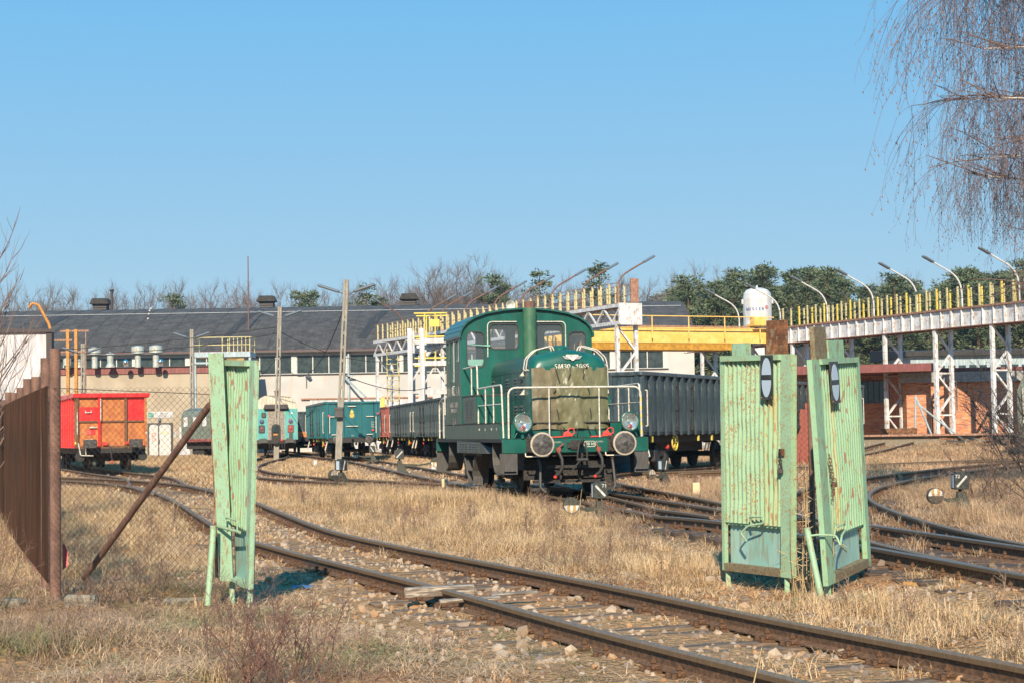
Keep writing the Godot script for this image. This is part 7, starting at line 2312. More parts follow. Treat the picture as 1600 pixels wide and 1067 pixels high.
func make_right_side() -> void:
	# white gas tank
	var t := thing("gas_tank", "white upright gas tank with blue lettering among the pines", "gas tank", V(20.65, 0, 150))
	var b := MB.new()
	b.lathe([Vector2(0.0, 3.0), Vector2(0.7, 3.15), Vector2(1.12, 3.7), Vector2(1.2, 4.2), Vector2(1.2, 12.3), Vector2(1.14, 12.75), Vector2(0.9, 13.05), Vector2(0.5, 13.2), Vector2(0, 13.25)], Transform3D.IDENTITY, 28)
	var bd := obj("shell", b, M.tank_white, t)
	b = MB.new()
	for a in 3: b.cyl(Vector3(cos(a * 2.1) * 0.95, -0.5, sin(a * 2.1) * 0.95), Vector3(cos(a * 2.1) * 0.95, 3.9, sin(a * 2.1) * 0.95), 0.14, 8)
	obj("leg", b, M.tank_white, t)
	b = MB.new()
	for x in [-1.26, 1.26]: b.cbox(Vector3(x, 12.05, 0.1), Vector3(0.16, 0.42, 0.3), 0.04)
	b.ball(Vector3(0.0, 13.3, 0), Vector3(0.1, 0.16, 0.1), 8)
	b.ball(Vector3(-0.4, 13.25, 0), Vector3(0.07, 0.12, 0.07), 8)
	obj("lug", b, M.tank_white, bd)
	# lettering bent round the shell: one letter at a time
	var txt := "MESSER"
	for i in 6:
		var a := -0.88 + i * 0.225
		words(txt[i], 0.24, 0.012, M.navy, bd, Transform3D(Basis(Vector3.UP, a), Vector3(sin(a) * 1.205, 11.37, cos(a) * 1.205)), "lettering", "Droid Sans", 700)
	b = MB.new()
	for i in 14:
		var p := []
		for k in 2:
			var a := TAU * (i + k) / 14.0
			var u := 0.56 + cos(a) * 0.13
			p.append(Vector3(sin(u) * 1.21, 11.52 + sin(a) * 0.14, cos(u) * 1.21))
		b.cyl(p[0], p[1], 0.022, 5)
	b.cyl(Vector3(sin(0.45) * 1.21, 11.52, cos(0.45) * 1.21), Vector3(sin(0.67) * 1.21, 11.52, cos(0.67) * 1.21), 0.022, 5)
	b.cyl(Vector3(sin(0.56) * 1.21, 11.4, cos(0.56) * 1.21), Vector3(sin(0.56) * 1.21, 11.64, cos(0.56) * 1.21), 0.022, 5)
	obj("round_logo", b, M.logo_red, bd)
	# brick workshop: sunlit wall on the right, open porch under a red fascia on the left
	var o := thing("brick_workshop", "red brick workshop with a dark red fascia and a shaded porch on its left", "workshop")
	b = MB.new()
	b.hexa([V(24.4, -0.5, 111.0), V(60, -0.5, 92.5), V(24.4, 4.75, 111.0), V(60, 4.4, 92.5), V(24.4, -0.5, 111.3), V(60, -0.5, 92.8), V(24.4, 4.75, 111.3), V(60, 4.4, 92.8)], V(42, 2, 102.1))
	var wl := obj("brick_wall", b, M.brick, o)
	b = MB.new()
	b.hexa([V(17.0, -0.5, 119.4), V(24.4, -0.5, 115.6), V(17.0, 4.75, 119.4), V(24.4, 4.75, 115.6), V(17.0, -0.5, 119.7), V(24.4, -0.5, 115.9), V(17.0, 4.75, 119.7), V(24.4, 4.75, 115.9)], V(20.7, 2, 117.7))
	b.hexa([V(24.4, -0.5, 111.32), V(24.7, -0.5, 111.4), V(24.4, 4.75, 111.32), V(24.7, 4.75, 111.4), V(24.4, -0.5, 115.55), V(24.7, -0.5, 115.55), V(24.4, 4.75, 115.55), V(24.7, 4.75, 115.55)], V(24.55, 2, 113.5))
	var bk := obj("porch_wall", b, M.brick, o)
	b = MB.new()
	b.hexa([V(24.0, 4.15, 110.8), V(60, 3.8, 92.0), V(24.0, 4.77, 110.8), V(60, 4.42, 92.0), V(24.0, 4.15, 110.98), V(60, 3.8, 92.48), V(24.0, 4.77, 110.98), V(60, 4.42, 92.48)], V(42, 4.9, 101.6))
	obj("concrete_band", b, M.concrete, wl)
	# flat roof with fascia, jutting out over the porch
	b = MB.new()
	b.hexa([V(15.5, 4.79, 112.9), V(25.6, 4.79, 108.0), V(15.5, 5.32, 112.9), V(25.6, 5.26, 108.0), V(15.5, 4.79, 122), V(26.2, 4.79, 120), V(15.5, 5.32, 122), V(26.2, 5.26, 120)], V(20.8, 5.6, 115.6))
	obj("porch_roof", b, M.fascia_red, o)
	b = MB.new()
	b.hexa([V(25.62, 4.8, 110.15), V(60.5, 4.45, 91.9), V(25.62, 5.0, 110.15), V(60.5, 4.65, 91.9), V(26.3, 4.8, 124), V(66, 4.45, 108), V(26.3, 5.0, 124), V(66, 4.65, 108)], V(44, 5.3, 108))
	obj("roof", b, M.fascia_red, o)
	for q in [[18.6, 118.4], [20.4, 117.45], [22.6, 116.35]]:
		b = MB.new()
		b.hexa([V(q[0], 3.0, q[1] - 0.06), V(q[0] + 1.5, 3.0, q[1] - 0.83), V(q[0], 4.4, q[1] - 0.06), V(q[0] + 1.5, 4.4, q[1] - 0.83), V(q[0], 3.0, q[1] + 0.1), V(q[0] + 1.5, 3.0, q[1] - 0.67), V(q[0], 4.4, q[1] + 0.1), V(q[0] + 1.5, 4.4, q[1] - 0.67)], V(q[0] + 0.75, 3.8, q[1] - 0.37))
		var w := obj("window", b, M.dark_glass, bk)
		for i in 5:
			b = MB.new()
			b.cyl(V(q[0] + 0.1 + i * 0.33, 3.0, q[1] - 0.13 - i * 0.17), V(q[0] + 0.1 + i * 0.33, 4.4, q[1] - 0.13 - i * 0.17), 0.025, 4)
			obj("glazing_bar", b, M.frame_grey, w)
	b = MB.new()
	for x in [25.6, 30.6, 33.0]: b.bar(V(x, 0.4, 110.0 - (x - 24.4) * 0.52), V(x, 3.0, 110.0 - (x - 24.4) * 0.52), 0.08, 0.08)
	b.bar(V(27.0, 2.4, 108.9), V(27.0, 4.2, 108.9), 0.06, 0.06)
	obj("wall_pipe", b, M.frame_grey, wl)
	# low pale blue building behind it with a ribbon of windows
	var p := thing("workshop_hall", "low pale blue hall with a row of narrow windows behind the brick workshop", "industrial hall", V(33.4, 0, 150))
	b = MB.new()
	b.span(Vector3(0, -0.5, -14), Vector3(36, 7.3, 0))
	obj("wall", b, M.pale_blue, p)
	b = MB.new()
	b.hexa([Vector3(-0.5, 7.302, -14.5), Vector3(37, 7.302, -14.5), Vector3(-0.5, 8.4, -14.5), Vector3(37, 8.4, -14.5), Vector3(-0.5, 7.302, 0.5), Vector3(37, 7.302, 0.5), Vector3(-0.5, 7.7, 0.5), Vector3(37, 7.7, 0.5)], Vector3(18, 7.6, -7))
	obj("roof", b, M.felt_new, p)
	for i in 40:
		b = MB.new()
		b.span(Vector3(0.5 + i * 0.88, 4.9, 0.0), Vector3(1.1 + i * 0.88, 6.5, 0.05))
		obj("window", b, M.dark_glass, p)
	# grey flat pavilion between the tank and the pines
	var d := thing("pitched_shed", "small grey pitched shed behind the gap between the right gate leaves", "shed", V(27.0, 0, 165))
	b = MB.new()
	b.span(Vector3(-2.2, -0.5, -5), Vector3(2.2, 6.6, 0))
	obj("wall", b, M.frame_grey, d)
	b = MB.new()
	b.prism(PackedVector2Array([Vector2(-2.6, 6.602), Vector2(2.6, 6.602), Vector2(0, 9.0)]), Transform3D.IDENTITY, -5.4, 0.4)
	obj("roof", b, M.felt_new, d)
	# odds and ends along the foot of the runway
	var s := thing("rusty_skip", "rust brown steel skip lying by the foot of a white crane leg", "skip", V(20.4, 0.62, 95))
	b = MB.new()
	b.hexa([Vector3(-0.35, 0.0, -0.6), Vector3(0.85, 0.0, -0.6), Vector3(-0.85, 0.75, -0.7), Vector3(0.85, 0.75, -0.7), Vector3(-0.35, 0.0, 0.6), Vector3(0.85, 0.0, 0.6), Vector3(-0.85, 0.75, 0.7), Vector3(0.85, 0.75, 0.7)], Vector3(0.2, 0.4, 0))
	obj("body", b, M.rust, s)
	var tags := ["orange red steel stanchion in the gap between the gate leaves, tallest", "orange red steel stanchion leaning left in the gap between the gate leaves", "short orange red steel stanchion in front of the leaning one", "orange red steel stanchion behind the right leaf's left edge"]
	for i in 4:
		var st := thing("steel_stanchion", tags[i], "steel stanchion", V([11.35, 10.75, 11.0, 11.75][i], 0.05, [70.0, 70.4, 69.4, 70.6][i]), 0.0, "red stanchions behind the gate")
		b = MB.new()
		var hh: float = [2.15, 1.55, 1.2, 2.4][i]
		var lean: float = [0.02, 0.25, 0.2, -0.05][i]
		for x in [-0.14, 0.14]: b.bar(Vector3(x, -0.2, 0), Vector3(x * 0.7 + lean, hh, 0), 0.10, 0.2, Vector3.RIGHT)
		obj("flange", b, M.valve_red, st)
		b = MB.new()
		b.bar(Vector3(0, -0.2, -0.02), Vector3(lean, hh - 0.03, -0.02), 0.03, 0.22, Vector3(0, 0, 1))
		obj("web", b, M.valve_red, st)
	for q in [[17.1, 92.0, "grey concrete mixer drum near the brick porch"]]:
		var mx := thing("drum", q[2], "drum", V(q[0], 0.5, q[1]))
		b = MB.new()
		b.lathe([Vector2(0.0, 0), Vector2(0.5, 0.05), Vector2(0.75, 0.9), Vector2(0.85, 1.0), Vector2(0.6, 1.0)], Transform3D(Basis(Vector3.BACK, 1.9), Vector3(0.4, 1.0, 0)), 14)
		obj("shell", b, M.concrete, mx)
		b = MB.new()
		b.span(Vector3(-0.8, 0.0, -0.3), Vector3(0.4, 0.35, 0.3))
		obj("cradle", b, M.rust, mx)
	for q in [[23.3, 90.0, 1.6], [25.4, 89.0, 1.9], [27.3, 87.8, 2.2], [14.2, 88.0, 1.4]]:
		var hp := thing("scrap_heap", ["heap of rusty scrap at the foot of the second crane leg", "dark heap of scrap iron between the two rightmost crane legs", "long dark heap of scrap at the right edge", "low rusty heap left of the steel skip"][int(q[2] * 10) % 4 if false else [1.6, 1.9, 2.2, 1.4].find(q[2])], "scrap heap", V(q[0], 0.5, q[1]))
		for k in 16:
			b = MB.new()
			var c := Vector3(rng.randf_range(-1, 1) * q[2], rng.randf_range(0.0, 0.35), rng.randf_range(-0.6, 0.6))
			var dd := Vector3(rng.randf_range(-1, 1), rng.randf_range(-0.3, 0.4), rng.randf_range(-0.6, 0.6)).normalized() * rng.randf_range(0.2, 0.7)
			b.bar(c - dd, c + dd, rng.randf_range(0.06, 0.3), rng.randf_range(0.03, 0.12))
			obj("scrap_piece", b, [M.rust, M.under, M.frame_grey][k % 3], hp)
	var lw := thing("low_wall", "low concrete retaining wall in front of the brick workshop", "wall", V(0, 0, 0))
	b = MB.new()
	b.hexa([V(13.5, -0.2, 96.5), V(45, -0.2, 82.0), V(13.5, 0.95, 96.5), V(45, 0.95, 82.0), V(13.5, -0.2, 96.9), V(45, -0.2, 82.4), V(13.5, 0.95, 96.9), V(45, 0.95, 82.4)], V(29, 0.4, 89.5))
	obj("body", b, M.slab, lw)
	b = MB.new()
	b.bar(V(13.5, 1.0, 96.4), V(45, 1.0, 81.9), 0.3, 0.1)
	obj("coping_beam", b, M.steel_rust, lw)
	var tr := thing("trestle", "pale blue tubular trestle before the brick wall", "trestle", V(23.9, 0.6, 104))
	for q in [[-0.6, 0.0, -0.5, 2.6], [0.5, 0.0, -0.5, 2.6], [2.2, 0.0, -0.45, 2.2]]: pipe("tube", [Vector3(q[0], q[1], 0), Vector3(q[2], q[3], 0)], 0.06, M.pale_blue, tr, 6)

func concrete_pole(label: String, foot: Vector3, top: Vector3, w0: float, w1: float, lampy: bool, solid: float) -> void:
	var o := thing("lamp_pole", label, "concrete pole", foot, 0.0, "concrete poles in the yard")
	var d := top - foot
	var b := MB.new()
	var h := d.length()
	for s in [-1.0, 1.0]:
		b.bar(Vector3(s * w0 * 0.34, -0.4, 0), d + Vector3(s * w1 * 0.34, 0, 0), w0 * 0.30, w0 * 0.7, Vector3(0, 0, 1))
	b.bar(Vector3(0, -0.4, 0), d * solid, w0 * 0.45, w0 * 0.6, Vector3(0, 0, 1))
	b.bar(d * 0.80, d, w1 * 0.5, w1 * 0.65, Vector3(0, 0, 1))
	var k := int(h / 0.62)
	for i in range(1, k):
		var p := d * (i / float(k))
		b.box(p, Vector3(lerpf(w0, w1, i / float(k)) * 0.5, 0.14, w0 * 0.55))
	obj("shaft", b, M.old_concrete, o)
	if lampy:
		for s in [-1.0, 1.0]:
			b = MB.new()
			b.tube([d + Vector3(0, -0.75, 0), d + Vector3(s * 0.35, -0.6, 0.1)], 0.03, 5)
			b.cbox(d + Vector3(s * 0.85, -0.42, 0.15), Vector3(1.1, 0.14, 0.24), 0.05, Basis(Vector3.BACK, s * 0.32))
			obj("lamp_head", b, M.lamp_grey, o)

func make_poles() -> void:
	concrete_pole("weathered slotted concrete pole with two lamps in front of the teal wagon", V(-8.41, -0.1, 85.5), V(-7.89, 8.88, 85.5), 0.32, 0.20, true, 0.36)
	concrete_pole("weathered slotted concrete pole with two lamps in front of the turquoise coach", V(-14.85, -0.1, 112), V(-14.52, 9.52, 112), 0.34, 0.21, true, 0.25)
	concrete_pole("thin concrete pole with two lamps standing left of the left gate leaf", V(-24.2, -0.1, 135), V(-24.18, 9.58, 135), 0.36, 0.24, true, 0.2)
	concrete_pole("shortest concrete pole with two lamps behind the red wagon", V(-28.81, -0.1, 120), V(-28.8, 7.85, 120), 0.34, 0.25, true, 0.2)
	# boxes and lanterns on the poles
	var o := thing("junction_box", "grey junction box strapped to the pole before the teal wagon", "junction box", V(-8.28, 2.55, 85.2))
	var b := MB.new()
	b.cbox(Vector3.ZERO, Vector3(0.42, 0.5, 0.25), 0.03)
	obj("case", b, M.frame_grey, o)
	b = MB.new()
	b.span(Vector3(-0.19, 0.1, 0.125), Vector3(0.19, 0.16, 0.14))
	obj("strap", b, M.dark_steel, o)
	o = thing("telephone_box", "arched black lineside telephone box on the pole before the coach", "telephone box", V(-14.8, 1.6, 111.7))
	b = MB.new()
	b.prism(round_rect(-0.27, -0.6, 0.27, 0.62, 0.26), Transform3D.IDENTITY, -0.15, 0.15)
	obj("case", b, M.under, o)
	b = MB.new()
	b.prism(round_rect(-0.17, 0.12, 0.17, 0.5, 0.08), Transform3D.IDENTITY, 0.15, 0.2)
	obj("door", b, M.dark_glass, o)
	b = MB.new()
	b.span(Vector3(-0.14, -0.08, 0.15), Vector3(0.14, 0.02, 0.18))
	obj("orange_label", b, M.orange, o)
	# overhead cables
	for q in [["slack black cable between the two slotted poles", V(-8.0, 7.6, 85.5), V(-14.6, 6.5, 112), 2.2], ["thin cable running left from the pole before the coach", V(-14.6, 7.9, 112), V(-28.8, 7.2, 120), 0.3], ["thin cable from the left margin to the pole before the coach", V(-40, 7.3, 118), V(-14.6, 8.3, 112), 0.5], ["drooping cable to the annex roof", V(-14.7, 6.4, 112), V(-22.5, 4.2, 140), 0.4], ["long low cable across the white hall wall", V(-8.2, 4.4, 85.5), V(-6.0, 4.9, 131), 0.5], ["thin cable above the hall windows to the loading frame", V(-14.6, 8.0, 112), V(-7.0, 7.0, 131), 0.9]]:
		var p := []
		for i in 15:
			var t := i / 14.0
			p.append((q[1] as Vector3).lerp(q[2], t) - Vector3.UP * q[3] * 4.0 * t * (1.0 - t))
		b = MB.new()
		b.tube(p, 0.022, 4, false)
		tag(obj("cable", b, M.under), q[0], "cable")

func lever_stand(label: String, at: Vector3, yaw: float, num: String, slash: float, disc_x: float, top_white: bool, big := 1.0, face := 0.0) -> void:
	# a points lever: cast base, lantern box on a spindle, weight on a lever
	var o := thing("points_lever", label, "points lever", at, yaw, "points levers of the yard")
	o.scale = Vector3.ONE * big
	var b := MB.new()
	b.cbox(Vector3(0, 0.03, 0), Vector3(0.5, 0.06, 0.34), 0.015)
	b.hexa([Vector3(-0.06, 0.05, -0.12), Vector3(0.20, 0.05, -0.12), Vector3(-0.05, 0.36, -0.05), Vector3(0.05, 0.36, -0.05), Vector3(-0.06, 0.05, 0.12), Vector3(0.20, 0.05, 0.12), Vector3(-0.05, 0.36, 0.05), Vector3(0.05, 0.36, 0.05)], Vector3(0.03, 0.2, 0))
	b.lathe([Vector2(0.07, 0.26), Vector2(0.065, 0.34), Vector2(0.03, 0.36), Vector2(0.03, 0.42)], Transform3D.IDENTITY, 10)
	obj("base", b, M.mossy_black, o)
	b = MB.new()
	b.bar(Vector3(0.0, 0.24, 0.05), Vector3(disc_x * 0.5, 0.22, 0.08), 0.04, 0.07)
	b.bar(Vector3(disc_x * 0.5, 0.22, 0.08), Vector3(disc_x, 0.29, 0.10), 0.03, 0.05)
	obj("lever", b, M.mossy_black, o)
	var xf := facing(Vector3(disc_x, 0.30, 0.10))
	b = MB.new()
	b.lathe([Vector2(0.0, -0.05), Vector2(0.125, -0.05), Vector2(0.135, -0.04), Vector2(0.135, 0.04), Vector2(0.125, 0.05), Vector2(0.0, 0.05)], xf, 26)
	var w := obj("counterweight", b, M.mossy_black, o)
	# painted half of the weight: white and ochre stripes
	for i in 5:
		var x0 := -0.122 + i * 0.0488
		var x1 := x0 + 0.0488
		b = MB.new()
		var s := 1.0 if top_white else -1.0
		var poly := PackedVector2Array([Vector2(x0, 0.0), Vector2(x1, 0.0)])
		for k in 4:
			var x := lerpf(x1, x0, k / 3.0)
			poly.append(Vector2(x, s * sqrt(maxf(0.0004, 0.1235 * 0.1235 - x * x))))
		b.prism(poly, Transform3D(Basis.IDENTITY, Vector3(disc_x, 0.30, 0.10)), 0.051, 0.055)
		obj("stripe", b, M.ochre if i % 2 else M.white_paint, w)
	b = MB.new()
	b.cbox(Vector3(0, 0.53, 0), Vector3(0.245, 0.26, 0.20), 0.008, Basis(Vector3.UP, face))
	b.box(Vector3(0, 0.67, 0), Vector3(0.15, 0.03, 0.12), Basis(Vector3.UP, face))
	var box := obj("lantern", b, M.black_paint, o)
	var fb := Transform3D(Basis(Vector3.UP, face), Vector3(0, 0.53, 0))
	b = MB.new()
	b.box(fb * Vector3(0, 0, 0.102), Vector3(0.035, 0.24, 0.004), fb.basis * Basis(Vector3.BACK, slash))
	obj("white_bar", b, M.white_paint, box)
	b = MB.new()
	b.box(fb * Vector3(-0.1245, 0, 0), Vector3(0.004, 0.21, 0.10), fb.basis)
	b.box(fb * Vector3(0.1245, 0, 0), Vector3(0.004, 0.21, 0.10), fb.basis)
	obj("side_pane", b, M.reflector, box)
	if num: words(num, 0.055, 0.003, M.white_paint, box, fb * Transform3D(Basis.IDENTITY, Vector3(0.065 if slash > 0 else -0.07, 0.085, 0.102)), "number", "Droid Sans", 700)

func make_small_things() -> void:
	lever_stand("points lever with black lantern numbered 71 in the straw grass before the locomotive", V(1.42, soil_y(1.42, 30.0) + 0.02, 30.0), 8.0, "71", 0.75, -0.50, false)
	lever_stand("points lever with black lantern numbered 72 beside the right hand turnout", V(7.4, 0.02, 29.8), 4.0, "72", -0.75, -0.46, true)
	lever_stand("points lever with a pale faced lantern right of the locomotive's front step", V(3.95, 0.02, 47.5), 45.0, "", -0.3, -0.62, true)
	lever_stand("points lever with a pale side faced lantern in front of the tall concrete pole", V(-4.85, 0.02, 50.3), 55.0, "", -0.3, -0.42, true, 1.15)
	lever_stand("points lever with slashed lantern left of the locomotive's rear step", V(-4.15, 0.05, 65.0), 5.0, "", -0.75, 1.0, false, 1.3)
	lever_stand("farthest points lever with an N shaped mark below the teal wagon", V(-7.1, 0.1, 90.0), 0.0, "", 0.6, -0.7, false, 1.2)
	# old boards left between the rails of the near track
	for q in [[-0.72, 16.95, 0.66, 0.09, 0.115, 4.0, "thick pale plank lying between the rails of the near track"], [-0.42, 16.35, 0.56, 0.03, 0.10, 9.0, "thin split grey board lying in front of the thick plank"], [-0.02, 16.9, 0.45, 0.025, 0.09, 14.0, "short dark board next to the thick plank"]]:
		var b := MB.new()
		b.cbox(Vector3.ZERO, Vector3(q[2], q[3], q[4]), 0.008)
		var o := obj("board", b, M.board)
		o.position = V(q[0], -0.045 + q[3] * 0.5, q[1])
		o.rotation_degrees = Vector3(2, q[5], 2)
		tag(o, q[6], "board")
	# pale wooden fouling marks
	for q in [[4.0, 39.5, "pale wooden marker block in the grass right of the locomotive"], [-1.78, 46.0, "pale wooden marker block by the rails left of the locomotive"], [-3.05, 68.0, "small white marker block on a post left of the locomotive"], [-9.3, 84.0, "small white marker stone before the turquoise coach"]]:
		var b := MB.new()
		b.cbox(Vector3(0, 0.12, 0), Vector3(0.16, 0.34, 0.12), 0.012)
		var o := obj("marker_block", b, M.pale_wood if q[1] < 60 else M.white_paint)
		o.position = V(q[0], 0.02, q[1])
		tag(o, q[2], "marker block")
	var b := MB.new()
	for i in 4:
		var x := -2.36 + i * 0.05
		b.quad(V(x, -0.13 + 0.02 * (i % 3), 18.95), V(x + 0.06, -0.13 + 0.02 * ((i + 1) % 3), 18.95), V(x + 0.06, -0.11 + 0.02 * (i % 2), 19.1), V(x, -0.12 + 0.02 * ((i + 1) % 2), 19.1))
	tag(obj("rag", b, M.blue_rag), "crumpled blue rag lying beside the near rail by the left gate leaf", "rag")
	for q in [[-4.25, 17.6, 0.32, 0.16, "pale flat stone slab in the grass right of the thick fence post"], [-3.3, 17.9, 0.42, 0.10, "low concrete kerb half buried under the fence panel"], [3.75, 17.0, 0.2, 0.06, "orange brick lying in front of the right gate leaf"], [-4.95, 17.75, 0.24, 0.12, "mossy concrete lump at the left foot of the fence post"]]:
		b = MB.new()
		b.cbox(Vector3.ZERO, Vector3(q[2], q[3], 0.22), 0.03)
		var o := obj("concrete_piece", b, M.slab if q[0] < 3 else M.brick_piece)
		o.position = V(q[0], soil_y(q[0], q[1]) + q[3] * 0.12, q[1])
		o.rotation_degrees = Vector3(4, q[0] * 40.0, 3)
		tag(o, q[4], "concrete piece" if q[0] < 3 else "brick")
# --- trees and shrubs ------------------------------------------------------------------------------------------------------
func pine(sd: int) -> Node3D:
	var r := RandomNumberGenerator.new()
	r.seed = sd
	var o := Node3D.new()
	var h := 18.0
	var b := MB.new()
	var bend := Vector3(r.randf_range(-0.8, 0.8), 0, r.randf_range(-0.8, 0.8))
	b.tube([Vector3(0, -1, 0), bend * 0.3 + Vector3.UP * h * 0.35, bend * 0.8 + Vector3.UP * h * 0.7, bend + Vector3.UP * h * 0.96], [0.26, 0.2, 0.13, 0.04], 7)
	var cl := []
	for i in 46:
		var t := sqrt(r.randf())
		t = lerpf(0.34, 1.0, r.randf())
		var w := 3.1 * pow(1.0 - t, 0.55) * (0.55 + 0.45 * sin(t * 31.0 + sd)) + 0.5
		if t < 0.5: w *= r.randf_range(0.5, 1.0)
		var a := r.randf() * TAU
		var q := Vector3(cos(a) * w * r.randf_range(0.35, 1.0), h * t, sin(a) * w * r.randf_range(0.35, 1.0)) + bend * t
		cl.append(q)
		if i % 2 == 0: b.tube([bend * (t - 0.05) + Vector3.UP * h * (t - 0.05), q], [0.07, 0.02], 4, false)
	obj("trunk", b, M.pine_bark, o)
	b = MB.new()
	b.tint = true
	for q in cl:
		var s := r.randf_range(0.55, 1.05)
		var tone := Color(0.070, 0.098, 0.048).lerp(Color(0.135, 0.165, 0.085), r.randf())
		for k in 74:
			var d := Vector3(r.randfn(), r.randfn() * 0.6, r.randfn()).normalized() * pow(r.randf(), 0.45) * s
			d.y *= 0.62
			var u := (d + Vector3(r.randf_range(-1, 1), r.randf_range(-0.2, 1.0), r.randf_range(-1, 1)) * 0.6).normalized() * r.randf_range(0.22, 0.44)
			var n := u.cross(Vector3(r.randf_range(-1, 1), r.randf_range(-1, 1), r.randf_range(-1, 1))).normalized() * r.randf_range(0.05, 0.11)
			b.col = tone * r.randf_range(0.75, 1.3)
			b.tri(q + d - n, q + d + n, q + d + u)
	var c := obj("crown", b, M.needles, o)
	c.set_meta("kind", "stuff")
	return o

func grow(b: MB, r: RandomNumberGenerator, p: Vector3, d: Vector3, l: float, w: float, lev: int, droop: float) -> void:
	var n := 4
	var pts := [p]
	var rad := [w]
	var q := p
	var dd := d
	for i in n:
		dd = (dd + Vector3(r.randf_range(-1, 1), r.randf_range(-0.6, 1.0), r.randf_range(-1, 1)) * 0.16 - Vector3.UP * droop * 0.1).normalized()
		q += dd * l / n
		pts.append(q)
		rad.append(lerpf(w, w * 0.4, (i + 1.0) / n))
	b.tube(pts, rad, 5 if lev > 2 else 3, false)
	if lev == 0: return
	var k := 5 if lev > 1 else 12
	for i in k:
		var t := r.randf_range(0.3, 1.0) if lev < 3 else r.randf_range(0.35, 1.0)
		var j := clampi(int(t * n), 0, n - 1)
		var s: Vector3 = pts[j].lerp(pts[j + 1], t * n - j)
		var side := dd.cross(Vector3(r.randf_range(-1, 1), r.randf_range(-1, 1), r.randf_range(-1, 1))).normalized()
		grow(b, r, s, (dd * 0.75 + side * 0.75 + Vector3.UP * 0.25).normalized(), l * r.randf_range(0.42, 0.62), maxf(w * 0.42, 0.012), lev - 1, droop)

func bare_tree(sd: int, h: float, tone: Color) -> Node3D:
	var r := RandomNumberGenerator.new()
	r.seed = sd
	var o := Node3D.new()
	var b := MB.new()
	b.tint = true
	b.col = tone
	b.tube([Vector3(0, -1, 0), Vector3(0.1, h * 0.25, 0), Vector3(r.randf_range(-0.3, 0.3), h * 0.5, 0), Vector3(r.randf_range(-0.6, 0.6), h * 0.8, 0)], [0.24, 0.19, 0.13, 0.05], 6)
	obj("trunk", b, M.bare_wood, o)
	b = MB.new()
	b.tint = true
	b.col = tone
	for i in 13:
		var t := r.randf_range(0.28, 0.82)
		var a := r.randf() * TAU
		grow(b, r, Vector3(0, h * t, 0), Vector3(cos(a) * 0.6, 0.9, sin(a) * 0.6).normalized(), h * lerpf(0.34, 0.2, t), 0.055, 2, 0.0)
	var c := obj("crown", b, M.bare_wood, o)
	c.set_meta("kind", "stuff")
	return o

func stand(proto: Node3D, called: String, label: String, cat: String, at: Vector3, s: Vector3, yaw: float, group: String) -> void:
	var o: Node3D = proto.duplicate()
	o.name = called_name(self, called)
	add_child(o, true)
	o.position = at
	o.rotation_degrees.y = yaw
	o.scale = s
	tag(o, label, cat, group)

